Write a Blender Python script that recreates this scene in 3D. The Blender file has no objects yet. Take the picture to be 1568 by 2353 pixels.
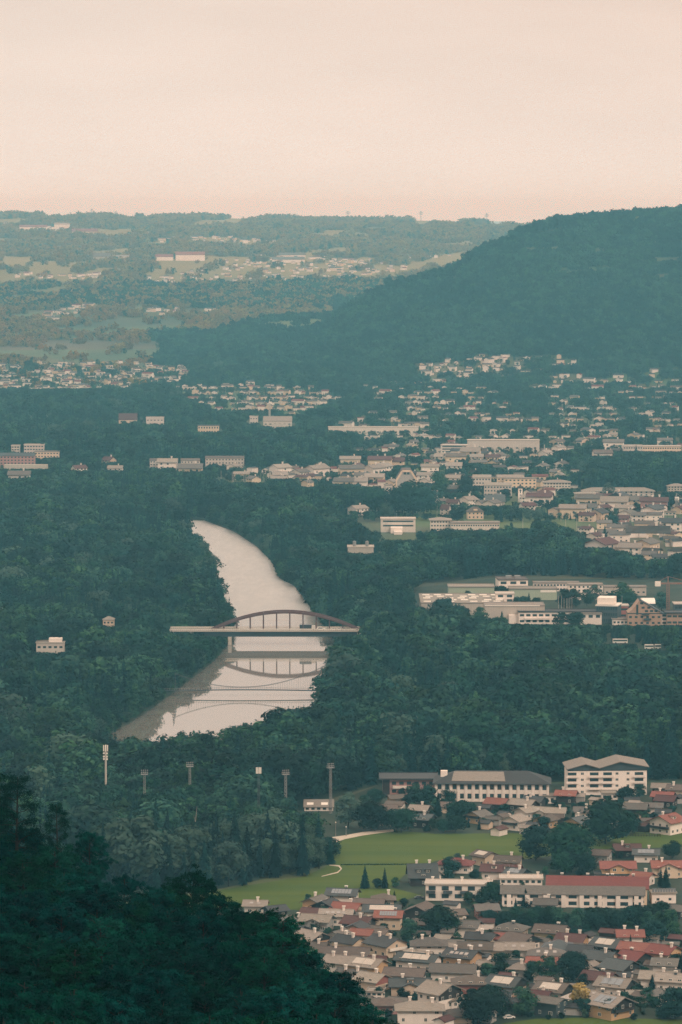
import bpy, math, random
import numpy as np
from mathutils import Vector, Matrix
R = math.radians
random.seed(7)
rng = np.random.default_rng(11)
scene = bpy.context.scene
COL = scene.collection

# ---------------------------------------------------------------- camera
FPX, CX, CY, YH, CAMH = 8820.0, 784.0, 1176.5, 480.0, 291.0     # photo measured on a 1568 x 2353 grid
PITCH = math.atan((CY - YH) / FPX)
cd = bpy.data.cameras.new('camera')
cam = bpy.data.objects.new('camera', cd)
COL.objects.link(cam)
cd.sensor_width = 36.0
cd.lens = FPX / 2353.0 * 36.0
cd.clip_start = 1.0
cd.clip_end = 120000.0
cam.location = (0, 0, CAMH)
cam.rotation_euler = (R(90) - PITCH, 0, 0)
scene.camera = cam

# ---------------------------------------------------------------- light
SUN_EL, SUN_AZ = 38.0, 142.0      # azimuth measured clockwise from the view direction
world = bpy.data.worlds.new('World')
scene.world = world
world.use_nodes = True
wn, wl = world.node_tree.nodes, world.node_tree.links
wn.clear()
w_out = wn.new('ShaderNodeOutputWorld')
w_bg = wn.new('ShaderNodeBackground')
w_bg.inputs['Strength'].default_value = 0.10
w_sky = wn.new('ShaderNodeTexSky')
w_sky.sky_type = 'NISHITA'
w_sky.sun_disc = False
w_sky.sun_elevation = R(SUN_EL)
w_sky.sun_rotation = R(SUN_AZ)
w_tc = wn.new('ShaderNodeTexCoord')
w_map = wn.new('ShaderNodeMapping')
w_map.inputs['Scale'].default_value = (7.0, 7.0, 26.0)
w_noise = wn.new('ShaderNodeTexNoise')
w_noise.inputs['Scale'].default_value = 1.6
w_noise.inputs['Detail'].default_value = 4.0
w_noise.inputs['Roughness'].default_value = 0.5
w_sep = wn.new('ShaderNodeSeparateXYZ')
w_grad = wn.new('ShaderNodeValToRGB')      # overcast layer: raised overhead, above the view, to light haze and ground
cr = w_grad.color_ramp
cr.elements[0].position = 0.0
cr.elements[0].color = (0.92, 0.785, 0.69, 1)
cr.elements[1].position = 1.0
cr.elements[1].color = (1.62, 1.40, 1.18, 1)
for p, c in ((0.022, (0.90, 0.75, 0.655, 1)), (0.056, (0.84, 0.69, 0.595, 1)), (0.25, (1.12, 0.95, 0.82, 1))):
    e = cr.elements.new(p)
    e.color = c
w_nr = wn.new('ShaderNodeMapRange')
w_nr.inputs['From Min'].default_value = 0.3
w_nr.inputs['From Max'].default_value = 0.7
w_nr.inputs['To Min'].default_value = 9.75
w_nr.inputs['To Max'].default_value = 10.6
w_mul = wn.new('ShaderNodeVectorMath')
w_mul.operation = 'SCALE'
w_mix = wn.new('ShaderNodeMix')
w_mix.data_type = 'RGBA'
w_mix.inputs['Factor'].default_value = 0.94     # cloud cover over the clear sky
wl.new(w_tc.outputs['Generated'], w_map.inputs['Vector'])
wl.new(w_map.outputs['Vector'], w_noise.inputs['Vector'])
wl.new(w_tc.outputs['Generated'], w_sep.inputs[0])
wl.new(w_sep.outputs['Z'], w_grad.inputs['Fac'])
wl.new(w_noise.outputs['Fac'], w_nr.inputs['Value'])
wl.new(w_grad.outputs['Color'], w_mul.inputs[0])
wl.new(w_nr.outputs['Result'], w_mul.inputs['Scale'])
wl.new(w_sky.outputs['Color'], w_mix.inputs['A'])
w_px = wn.new('ShaderNodeMapRange')           # the cloud layer turns pinker up towards one side
w_px.inputs['From Min'].default_value = -0.07
w_px.inputs['From Max'].default_value = 0.10
w_pz = wn.new('ShaderNodeMapRange')
w_pz.inputs['From Min'].default_value = 0.005
w_pz.inputs['From Max'].default_value = 0.055
w_pm = wn.new('ShaderNodeMath')
w_pm.operation = 'MULTIPLY'
w_pk = wn.new('ShaderNodeMix')
w_pk.data_type = 'RGBA'
w_pk.blend_type = 'MULTIPLY'
w_pk.inputs['B'].default_value = (1.01, 0.965, 0.945, 1)
wl.new(w_sep.outputs['X'], w_px.inputs['Value'])
wl.new(w_sep.outputs['Z'], w_pz.inputs['Value'])
wl.new(w_px.outputs['Result'], w_pm.inputs[0])
wl.new(w_pz.outputs['Result'], w_pm.inputs[1])
wl.new(w_pm.outputs[0], w_pk.inputs['Factor'])
wl.new(w_mul.outputs['Vector'], w_pk.inputs['A'])
wl.new(w_pk.outputs['Result'], w_mix.inputs['B'])
wl.new(w_mix.outputs['Result'], w_bg.inputs['Color'])
wl.new(w_bg.outputs['Background'], w_out.inputs['Surface'])

sl = bpy.data.lights.new('sun', 'SUN')
sl.energy = 1.5
sl.angle = R(10)
sl.color = (1.0, 0.88, 0.76)
sun = bpy.data.objects.new('sun', sl)
COL.objects.link(sun)
sd = Vector((math.sin(R(SUN_AZ)) * math.cos(R(SUN_EL)), math.cos(R(SUN_AZ)) * math.cos(R(SUN_EL)), math.sin(R(SUN_EL))))
sun.rotation_euler = sd.to_track_quat('Z', 'Y').to_euler()

vs = scene.view_settings
scene.display_settings.display_device = 'sRGB'
vs.view_transform = 'Standard'
vs.look = 'None'
vs.exposure = 0.0
vs.gamma = 1.0
vs.use_curve_mapping = False
cy = scene.cycles
cy.max_bounces = 6
cy.diffuse_bounces = 2
cy.glossy_bounces = 2
cy.transmission_bounces = 2
cy.volume_bounces = 0
cy.transparent_max_bounces = 4
cy.caustics_reflective = False
cy.caustics_refractive = False
cy.sample_clamp_indirect = 4.0
cy.use_denoising = True
cy.denoising_prefilter = 'NONE'

# ---------------------------------------------------------------- picture <-> place
K = 1568.0 / 2730.0
TILES = {'A': (1165, 3500, 1.96), 'B': (1930, 3500, 1.96), 'C': (1930, 2950, 1.96), 'D': (1165, 2950, 1.96),
         'I': (1650, 2250, 2.851), 'J': (2180, 2250, 2.851), 'K': (1365, 1780, 2.289), 'L': (2045, 1780, 2.289),
         'M': (0, 1500, 2.289), 'N': (600, 1500, 2.289), 'P': (0, 0, 1 / K)}
TILES['P'] = (0, 0, K)

def T(t, x, y):
    ox, oy, s = TILES[t]
    return (ox + x / s) * K, (oy + y / s) * K

CP, SP = math.cos(PITCH), math.sin(PITCH)

def ray(x, y):
    a, b = (x - CX) / FPX, (CY - y) / FPX
    return a, CP + b * SP, -SP + b * CP

def at(x, y, z=0.0):
    a, b, c = ray(x, y)
    t = (z - CAMH) / c
    return a * t, b * t

def proj(X, Y, Z):
    X, Y, Z = np.asarray(X, float), np.asarray(Y, float), np.asarray(Z, float) - CAMH
    f = Y * CP - Z * SP
    u = Y * SP + Z * CP
    return CX + FPX * X / f, CY - FPX * u / f, f

def inside(poly, x, y):
    x, y = np.asarray(x, float), np.asarray(y, float)
    r = np.zeros(x.shape, bool)
    n = len(poly)
    j = n - 1
    for i in range(n):
        xi, yi = poly[i]
        xj, yj = poly[j]
        if yi != yj:
            c = ((yi > y) != (yj > y)) & (x < (xj - xi) * (y - yi) / (yj - yi) + xi)
            r ^= c
        j = i
    return r

def sstep(a, b, t):
    t = np.clip((t - a) / (b - a), 0, 1)
    return t * t * (3 - 2 * t)

# ---------------------------------------------------------------- terrain
FAR_D = [0, 6800, 7600, 8500, 9600, 10200, 11000, 11900, 12800, 13600, 14600, 15200, 17000, 80000]
FAR_Z = [0, 0, 12, 48, 100, 122, 148, 182, 218, 240, 260, 260, 215, 120]
MAIN_X = [560, 690, 750, 800, 870, 960, 1040, 1080, 1130, 1180, 1230, 1280, 1400, 1568, 1900, 2400]
MAIN_Y = [830, 775, 738, 692, 655, 625, 608, 575, 550, 526, 506, 494, 484, 470, 462, 462]
SPUR_X = [345, 365, 420, 500, 560, 620, 755, 900, 1100]
SPUR_Y = [838, 812, 776, 748, 728, 716, 707, 704, 704]

def wob(x, y, s, seed=0.0):
    return (np.sin(x / s + seed) * np.cos(y / s * 1.3 + seed * 2) + 0.6 * np.sin(x / s * 2.3 + y / s * 1.7 + seed) + 0.4 * np.cos(x / s * 4.1 - y / s * 3.3 + seed * 3)) / 2.0

def ground(X, Y):
    X, Y = np.asarray(X, float), np.asarray(Y, float)
    Yp = np.maximum(Y, 1.0)
    px = CX + FPX * X / Yp
    z = np.interp(Y, FAR_D, FAR_Z)
    far = sstep(7200, 9000, Y)
    z = z + far * (wob(X, Y, 420.0, 1.0) * 7 + wob(X, Y, 1300.0, 2.0) * 8)
    tilt = np.clip(px, -400, 1180) / 1180.0
    z = z - sstep(12800, 14500, Y) * (32 * tilt + 45 * sstep(1165, 1190, px) + wob(X, Y, 700.0, 5.0) * 5)
    dc, db = 7400.0, 6250.0
    zc = np.maximum(CAMH - (np.interp(px, MAIN_X, MAIN_Y) - YH) / FPX * dc - 13, 0) * sstep(540, 700, px)
    zc = zc + sstep(1180, 1350, px) * wob(X, Y, 160.0, 3.0) * 2.0
    t = np.clip((Y - db) / (dc - db), 0, 1)
    zc = zc + np.where(Y < dc, 4 * t * (1 - t), 0) * sstep(700, 900, px) * (wob(X, Y * 0.3, 70.0, 8.0) * 9 + wob(X, Y * 0.4, 190.0, 6.0) * 12)
    main = zc * np.where(Y < dc, t ** 0.9, 1 - sstep(dc, dc + 1700, Y))
    dc2, db2 = 7950.0, 6800.0
    zs = np.maximum(CAMH - (np.interp(px, SPUR_X, SPUR_Y) - YH) / FPX * dc2 - 15, 0) * sstep(335, 365, px) * (1 - sstep(1000, 1200, px))
    t2 = np.clip((Y - db2) / (dc2 - db2), 0, 1)
    spur = zs * np.where(Y < dc2, t2 ** 0.85, 1 - sstep(dc2, dc2 + 900, Y))
    z = np.maximum(z, np.maximum(main, spur))
    hill = 212 - 0.6 * (X + 38) - 0.1 * (Y - 430) + 0.2 * np.maximum(250 - Y, 0)
    hill = hill - 0.42 * np.maximum(Y - 480, 0) - 0.9 * np.maximum(Y - 800, 0)
    hill = np.minimum(hill, 290 - 0.03 * np.maximum(Y, 0))
    return np.maximum(z, hill)

def on_ground(x, y):
    """the first point of the terrain that the line of sight through (x, y) meets"""
    x, y = np.atleast_1d(np.asarray(x, float)), np.atleast_1d(np.asarray(y, float))
    a, b, c = (x - CX) / FPX, CP + (CY - y) / FPX * SP, -SP + (CY - y) / FPX * CP
    ts = np.concatenate([np.geomspace(1250, 6200, 60), np.arange(6250, 9000, 25.0), np.geomspace(9000, 16800, 500)])
    hit = np.full(x.shape, np.nan)
    for t in ts:
        todo = np.isnan(hit)
        if not todo.any():
            break
        below = CAMH + c * t <= ground(a * t, b * t)
        hit = np.where(todo & below, t, hit)
    return a * hit, b * hit, hit

# ---------------------------------------------------------------- helpers
def new_mesh(name, V, F, mats=(), mi=None, smooth=False):
    """V (n,3); F: array of quads or list of polygons"""
    me = bpy.data.meshes.new(name)
    V = np.asarray(V, np.float32)
    if isinstance(F, np.ndarray):
        tot = F.shape[0]
        k = F.shape[1]
        me.vertices.add(len(V))
        me.vertices.foreach_set('co', V.ravel())
        me.loops.add(tot * k)
        me.loops.foreach_set('vertex_index', F.astype(np.int32).ravel())
        me.polygons.add(tot)
        me.polygons.foreach_set('loop_start', np.arange(0, tot * k, k, dtype=np.int32))
        me.update(calc_edges=True)
    else:
        me.from_pydata([tuple(map(float, v)) for v in V], [], F)
    for m in mats:
        me.materials.append(m)
    if mi is not None:
        me.polygons.foreach_set('material_index', np.asarray(mi, np.int32))
    if smooth:
        me.polygons.foreach_set('use_smooth', np.ones(len(me.polygons), bool))
    me.update()
    return me

def link(name, me, parent=None, loc=(0, 0, 0), rotz=0.0, scale=None):
    o = bpy.data.objects.new(name, me)
    COL.objects.link(o)
    if parent is not None:
        o.parent = parent
    o.location = loc
    if rotz:
        o.rotation_euler = (0, 0, rotz)
    if scale is not None:
        o.scale = scale
    return o

def tag(o, label=None, cat=None, group=None, kind=None):
    if label:
        o['label'] = label
    if cat:
        o['category'] = cat
    if group:
        o['group'] = group
    if kind:
        o['kind'] = kind
    return o

def thing(name, label, cat, loc, rotz=0.0, group=None):
    o = bpy.data.objects.new(name, None)
    COL.objects.link(o)
    o.location = loc
    o.rotation_euler = (0, 0, rotz)
    o.empty_display_size = 2
    return tag(o, label, cat, group)

class MB:
    def __init__(s):
        s.v, s.f, s.m = [], [], []

    def add(s, vs, fs, m=0):
        k = len(s.v)
        s.v += [tuple(v) for v in vs]
        for f in fs:
            s.f.append(tuple(i + k for i in f))
            s.m.append(m)

    def box(s, x0, x1, y0, y1, z0, z1, m=0):
        s.add([(x0, y0, z0), (x1, y0, z0), (x1, y1, z0), (x0, y1, z0), (x0, y0, z1), (x1, y0, z1), (x1, y1, z1), (x0, y1, z1)],
              [(0, 3, 2, 1), (4, 5, 6, 7), (0, 1, 5, 4), (1, 2, 6, 5), (2, 3, 7, 6), (3, 0, 4, 7)], m)

    def prism(s, prof, x0, x1, m=0):
        """profile of (y, z) points, counter-clockwise seen from +x, swept along x"""
        n = len(prof)
        s.add([(x0, y, z) for y, z in prof] + [(x1, y, z) for y, z in prof],
              [(i, (i + 1) % n, n + (i + 1) % n, n + i) for i in range(n)] + [tuple(reversed(range(n))), tuple(range(n, 2 * n))], m)

    def bar(s, p, q, w, h=None, m=0):
        p, q = Vector(p), Vector(q)
        h = h or w
        d = (q - p).normalized()
        up = Vector((0, 0, 1)) if abs(d.z) < 0.95 else Vector((0, 1, 0))
        a = d.cross(up).normalized() * (w / 2)
        b = a.cross(d).normalized() * (h / 2)
        s.add([p - a - b, p + a - b, p + a + b, p - a + b, q - a - b, q + a - b, q + a + b, q - a + b],
              [(0, 1, 2, 3), (7, 6, 5, 4), (0, 4, 5, 1), (1, 5, 6, 2), (2, 6, 7, 3), (3, 7, 4, 0)], m)

    def tube(s, p, q, r0, r1=None, n=8, m=0):
        p, q = Vector(p), Vector(q)
        r1 = r0 if r1 is None else r1
        d = (q - p).normalized()
        up = Vector((0, 0, 1)) if abs(d.z) < 0.95 else Vector((0, 1, 0))
        a = d.cross(up).normalized()
        b = a.cross(d)
        vs = []
        for c, r in ((p, r0), (q, r1)):
            for i in range(n):
                t = 2 * math.pi * i / n
                vs.append(c + a * (r * math.cos(t)) + b * (r * math.sin(t)))
        s.add(vs, [(i, (i + 1) % n, n + (i + 1) % n, n + i) for i in range(n)] + [tuple(reversed(range(n))), tuple(range(n, 2 * n))], m)

    def mesh(s, name, *mats):
        return new_mesh(name, np.array(s.v, float), s.f, mats, s.m)

    def build(s, name, mats, parent=None, loc=(0, 0, 0), rotz=0.0):
        mats = mats if isinstance(mats, (list, tuple)) else (mats,)
        return link(name, s.mesh(name, *mats), parent, loc, rotz)

# ---------------------------------------------------------------- materials
def mat(name, col, rough=0.8, var=0.15, scale=1.0, spec=0.3, col2=None, bump=0.0, rand=0.0, coords='Object', stretch=None, metal=0.0, detail=5.0):
    m = bpy.data.materials.new(name)
    m.use_nodes = True
    n, l = m.node_tree.nodes, m.node_tree.links
    b = n['Principled BSDF']
    b.inputs['Roughness'].default_value = rough
    b.inputs['Specular IOR Level'].default_value = spec
    b.inputs['Metallic'].default_value = metal
    tc = n.new('ShaderNodeTexCoord')
    vec = tc.outputs[coords]
    if stretch:
        mp = n.new('ShaderNodeMapping')
        mp.inputs['Scale'].default_value = stretch
        l.new(vec, mp.inputs['Vector'])
        vec = mp.outputs['Vector']
    ns = n.new('ShaderNodeTexNoise')
    ns.inputs['Scale'].default_value = scale
    ns.inputs['Detail'].default_value = detail
    l.new(vec, ns.inputs['Vector'])
    c2 = col2 or tuple(c * 1.7 for c in col)
    mx = n.new('ShaderNodeMix')
    mx.data_type = 'RGBA'
    mx.inputs['A'].default_value = (*col, 1)
    mx.inputs['B'].default_value = (*c2, 1)
    mr = n.new('ShaderNodeMapRange')
    mr.inputs['From Min'].default_value = 0.35
    mr.inputs['From Max'].default_value = 0.65
    mr.inputs['To Max'].default_value = 1.0 if col2 else min(1.0, var * 2)
    l.new(ns.outputs['Fac'], mr.inputs['Value'])
    l.new(mr.outputs['Result'], mx.inputs['Factor'])
    out = mx.outputs['Result']
    if rand:
        oi = n.new('ShaderNodeObjectInfo')
        hs = n.new('ShaderNodeHueSaturation')
        r2 = n.new('ShaderNodeMapRange')
        r2.inputs['To Min'].default_value = 1 - rand
        r2.inputs['To Max'].default_value = 1 + rand
        l.new(oi.outputs['Random'], r2.inputs['Value'])
        l.new(r2.outputs['Result'], hs.inputs['Value'])
        mu = n.new('ShaderNodeMath')
        mu.operation = 'MULTIPLY'
        mu.inputs[1].default_value = 7.31
        fr = n.new('ShaderNodeMath')
        fr.operation = 'FRACT'
        r3 = n.new('ShaderNodeMapRange')
        r3.inputs['To Min'].default_value = 0.5 - 0.06 * rand
        r3.inputs['To Max'].default_value = 0.5 + 0.06 * rand
        l.new(oi.outputs['Random'], mu.inputs[0])
        l.new(mu.outputs[0], fr.inputs[0])
        l.new(fr.outputs[0], r3.inputs['Value'])
        l.new(r3.outputs['Result'], hs.inputs['Hue'])
        l.new(out, hs.inputs['Color'])
        out = hs.outputs['Color']
    l.new(out, b.inputs['Base Color'])
    if bump:
        bp = n.new('ShaderNodeBump')
        bp.inputs['Strength'].default_value = bump
        bp.inputs['Distance'].default_value = 0.1
        l.new(ns.outputs['Fac'], bp.inputs['Height'])
        l.new(bp.outputs['Normal'], b.inputs['Normal'])
    return m

def leaf_mat(name, col, col2, rand, scale, spec=0.06):
    m = mat(name, col, rough=0.75, spec=spec, col2=col2, scale=scale, rand=rand)
    n, l = m.node_tree.nodes, m.node_tree.links
    b = n['Principled BSDF']
    tr = n.new('ShaderNodeBsdfTranslucent')
    src = b.inputs['Base Color'].links[0].from_socket
    l.new(src, tr.inputs['Color'])
    ms = n.new('ShaderNodeMixShader')
    ms.inputs['Fac'].default_value = 0.12
    l.new(b.outputs['BSDF'], ms.inputs[1])
    l.new(tr.outputs['BSDF'], ms.inputs[2])
    l.new(ms.outputs[0], n['Material Output'].inputs['Surface'])
    return m

M = {}
M['leaf_mid'] = leaf_mat('broadleaf foliage', (0.002, 0.025, 0.020), (0.034, 0.084, 0.042), 0.75, 9.0)
M['leaf_dark'] = leaf_mat('dark broadleaf foliage', (0.001, 0.018, 0.016), (0.012, 0.046, 0.030), 0.6, 9.0)
M['leaf_pale'] = leaf_mat('pale willow foliage', (0.028, 0.064, 0.048), (0.056, 0.094, 0.066), 0.35, 9.0)
M['leaf_conifer'] = leaf_mat('spruce needles', (0.001, 0.018, 0.018), (0.005, 0.034, 0.030), 0.5, 9.0)
M['leaf_near'] = leaf_mat('beech leaves', (0.0015, 0.040, 0.034), (0.007, 0.074, 0.050), 0.55, 0.5, 0.0)
M['leaf_near_dark'] = leaf_mat('dark beech leaves', (0.0008, 0.027, 0.027), (0.003, 0.056, 0.045), 0.45, 0.5, 0.0)
M['leaf_near_pine'] = leaf_mat('pine needles', (0.001, 0.020, 0.017), (0.004, 0.034, 0.024), 0.3, 0.5, 0.0)
M['leaf_far_sunlit'] = leaf_mat('far foliage with sunlit warmth', (0.050, 0.058, 0.026), (0.105, 0.100, 0.045), 0.5, 9.0)
M['leaf_far_sunlit'] = leaf_mat('far foliage with sunlit warmth', (0.150, 0.100, 0.024), (0.230, 0.155, 0.040), 0.4, 9.0)  # warm sunlight on the distant hills is put into this leaf colour
M['leaf_yellow'] = leaf_mat('yellow foliage', (0.34, 0.25, 0.075), (0.50, 0.38, 0.14), 0.1, 9.0)
M['bark'] = mat('bark', (0.014, 0.016, 0.014), 0.9, 0.3, 3.0)
M['bark_pale'] = mat('pale dead bark', (0.22, 0.20, 0.17), 0.9, 0.3, 3.0)
M['roof_grey'] = mat('grey roof tiles', (0.088, 0.080, 0.071), 0.8, 0.25, 1.2, rand=0.22, stretch=(0.6, 1, 4))
M['roof_light'] = mat('pale grey roof tiles', (0.19, 0.163, 0.137), 0.75, 0.2, 1.2, rand=0.15, stretch=(0.6, 1, 4))
M['roof_dark'] = mat('dark grey roof tiles', (0.030, 0.032, 0.034), 0.7, 0.3, 1.2, rand=0.2, stretch=(0.6, 1, 4))
M['roof_slate'] = mat('slate roof tiles', (0.043, 0.050, 0.051), 0.6, 0.25, 1.2, rand=0.2, stretch=(0.6, 1, 4))
M['roof_brown'] = mat('brown roof tiles', (0.080, 0.064, 0.054), 0.8, 0.25, 1.2, rand=0.2, stretch=(0.6, 1, 4))
M['roof_red'] = mat('red roof tiles', (0.120, 0.036, 0.031), 0.8, 0.2, 1.0, rand=0.14, stretch=(0.6, 1, 4))
M['roof_salmon'] = mat('salmon roof tiles', (0.165, 0.060, 0.046), 0.8, 0.2, 1.0, rand=0.1, stretch=(0.6, 1, 4))
M['roof_maroon'] = mat('maroon roof tiles', (0.064, 0.028, 0.026), 0.8, 0.25, 1.0, rand=0.15, stretch=(0.6, 1, 4))
M['wall_white'] = mat('white render', (0.70, 0.61, 0.54), 0.85, 0.05, 0.7, rand=0.08)
M['wall_pale'] = mat('darker white render', (0.50, 0.44, 0.385), 0.85, 0.08, 0.4, rand=0.12)  # darker white render for the more distant blocks
M['wall_cream'] = mat('cream render', (0.58, 0.45, 0.33), 0.85, 0.05, 0.7, rand=0.1)
M['wall_yellow'] = mat('yellow render', (0.44, 0.33, 0.19), 0.85, 0.05, 0.7, rand=0.1)
M['wall_ochre'] = mat('ochre render', (0.48, 0.30, 0.165), 0.85, 0.05, 0.7, rand=0.1)
M['wall_pink'] = mat('pink render', (0.36, 0.20, 0.18), 0.85, 0.05, 0.7, rand=0.06)
M['wall_red'] = mat('red render', (0.28, 0.10, 0.08), 0.85, 0.1, 0.7)
M['wall_brick'] = mat('tan brick', (0.33, 0.22, 0.155), 0.85, 0.1, 1.5)
M['wall_grey'] = mat('grey render', (0.30, 0.28, 0.26), 0.85, 0.1, 0.7, rand=0.15)
M['wall_wood'] = mat('dark timber', (0.020, 0.018, 0.017), 0.8, 0.4, 2.0, stretch=(6, 6, 0.6), rand=0.2)
M['wall_teal'] = mat('blue grey cladding', (0.04, 0.06, 0.068), 0.7, 0.1, 0.7)
M['wall_green'] = mat('pale green metal cladding', (0.30, 0.34, 0.25), 0.6, 0.08, 0.6, stretch=(5, 5, 0.2))
M['metal_pale'] = mat('pale sheet metal', (0.40, 0.35, 0.30), 0.55, 0.1, 0.4, stretch=(3, 3, 0.3))
M['glass'] = mat('window glass', (0.025, 0.045, 0.05), 0.12, 0.1, 1.0, spec=0.5)
M['frame'] = mat('white frames', (0.66, 0.60, 0.52), 0.6, 0.05, 1.0)
M['white'] = mat('white metal', (0.72, 0.66, 0.58), 0.5, 0.05, 1.0)
M['skylight'] = mat('roof window glass', (0.30, 0.27, 0.25), 0.25, 0.05, 1.0, spec=0.6)
M['panel'] = mat('solar panel', (0.16, 0.17, 0.18), 0.25, 0.1, 1.0, spec=0.6)
M['steel'] = mat('galvanised steel', (0.20, 0.19, 0.18), 0.55, 0.15, 1.0)
M['dark_steel'] = mat('dark steel', (0.05, 0.06, 0.065), 0.6, 0.1, 1.0)
M['bridge_red'] = mat('red brown bridge paint', (0.085, 0.045, 0.046), 0.6, 0.12, 0.5)
M['bridge_dark'] = mat('dark blue girder paint', (0.020, 0.035, 0.045), 0.6, 0.2, 0.5)
M['concrete'] = mat('concrete', (0.40, 0.36, 0.31), 0.85, 0.1, 0.5)
M['crane_red'] = mat('red crane paint', (0.20, 0.11, 0.08), 0.6, 0.1, 0.5)
M['asphalt'] = mat('asphalt', (0.085, 0.085, 0.08), 0.9, 0.2, 0.2)
M['gravel_path'] = mat('pale gravel path', (0.42, 0.36, 0.29), 0.95, 0.12, 0.4, coords='Object')
M['car_white'] = mat('white car paint', (0.68, 0.64, 0.58), 0.3, 0.02, 1.0, spec=0.5)
M['car_dark'] = mat('dark car paint', (0.035, 0.045, 0.055), 0.3, 0.02, 1.0, spec=0.5)
M['car_red'] = mat('red car paint', (0.30, 0.05, 0.04), 0.3, 0.02, 1.0, spec=0.5)
M['rubber'] = mat('rubber', (0.02, 0.02, 0.02), 0.9, 0.1, 1.0)
M['garden'] = mat('gardens and yards', (0.008, 0.026, 0.016), 0.95, col2=(0.030, 0.042, 0.026), scale=0.05)
M['meadow'] = mat('meadow grass', (0.038, 0.072, 0.002), 0.95, col2=(0.060, 0.090, 0.004), scale=0.07, stretch=(0.12, 1.0, 1.0), detail=9.0)

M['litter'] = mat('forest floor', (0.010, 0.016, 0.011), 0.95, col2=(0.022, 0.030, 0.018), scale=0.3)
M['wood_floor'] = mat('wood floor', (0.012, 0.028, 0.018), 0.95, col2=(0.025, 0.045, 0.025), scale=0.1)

def ground_material():
    m = mat('fields', (0.040, 0.070, 0.030), 0.95, col2=(0.090, 0.110, 0.048), scale=0.004, detail=3)
    n, l = m.node_tree.nodes, m.node_tree.links
    b = n['Principled BSDF']
    src = b.inputs['Base Color'].links[0].from_socket
    tc = n.new('ShaderNodeTexCoord')
    vo = n.new('ShaderNodeTexVoronoi')
    vo.inputs['Scale'].default_value = 0.0035
    l.new(tc.outputs['Object'], vo.inputs['Vector'])
    mx = n.new('ShaderNodeMix')
    mx.data_type = 'RGBA'
    mx.blend_type = 'MULTIPLY'
    mx.inputs['Factor'].default_value = 0.35
    l.new(src, mx.inputs['A'])
    l.new(vo.outputs['Color'], mx.inputs['B'])
    sp = n.new('ShaderNodeSeparateXYZ')
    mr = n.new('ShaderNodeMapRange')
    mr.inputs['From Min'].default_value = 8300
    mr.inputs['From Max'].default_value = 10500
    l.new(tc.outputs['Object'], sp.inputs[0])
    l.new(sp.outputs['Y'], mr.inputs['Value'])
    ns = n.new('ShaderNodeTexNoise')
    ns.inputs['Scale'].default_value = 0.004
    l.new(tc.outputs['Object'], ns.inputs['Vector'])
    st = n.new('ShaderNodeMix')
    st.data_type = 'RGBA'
    st.inputs['A'].default_value = (0.12, 0.098, 0.024, 1)  # far fields coloured lighter and warmer to stand for distant sunlight
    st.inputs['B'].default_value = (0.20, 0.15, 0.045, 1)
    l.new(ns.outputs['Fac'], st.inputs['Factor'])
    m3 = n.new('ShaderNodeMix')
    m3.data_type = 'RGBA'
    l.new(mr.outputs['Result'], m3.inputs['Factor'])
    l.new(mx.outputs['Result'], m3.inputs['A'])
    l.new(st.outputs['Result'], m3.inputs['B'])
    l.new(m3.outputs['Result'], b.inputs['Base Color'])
    return m
M['ground'] = ground_material()

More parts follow.
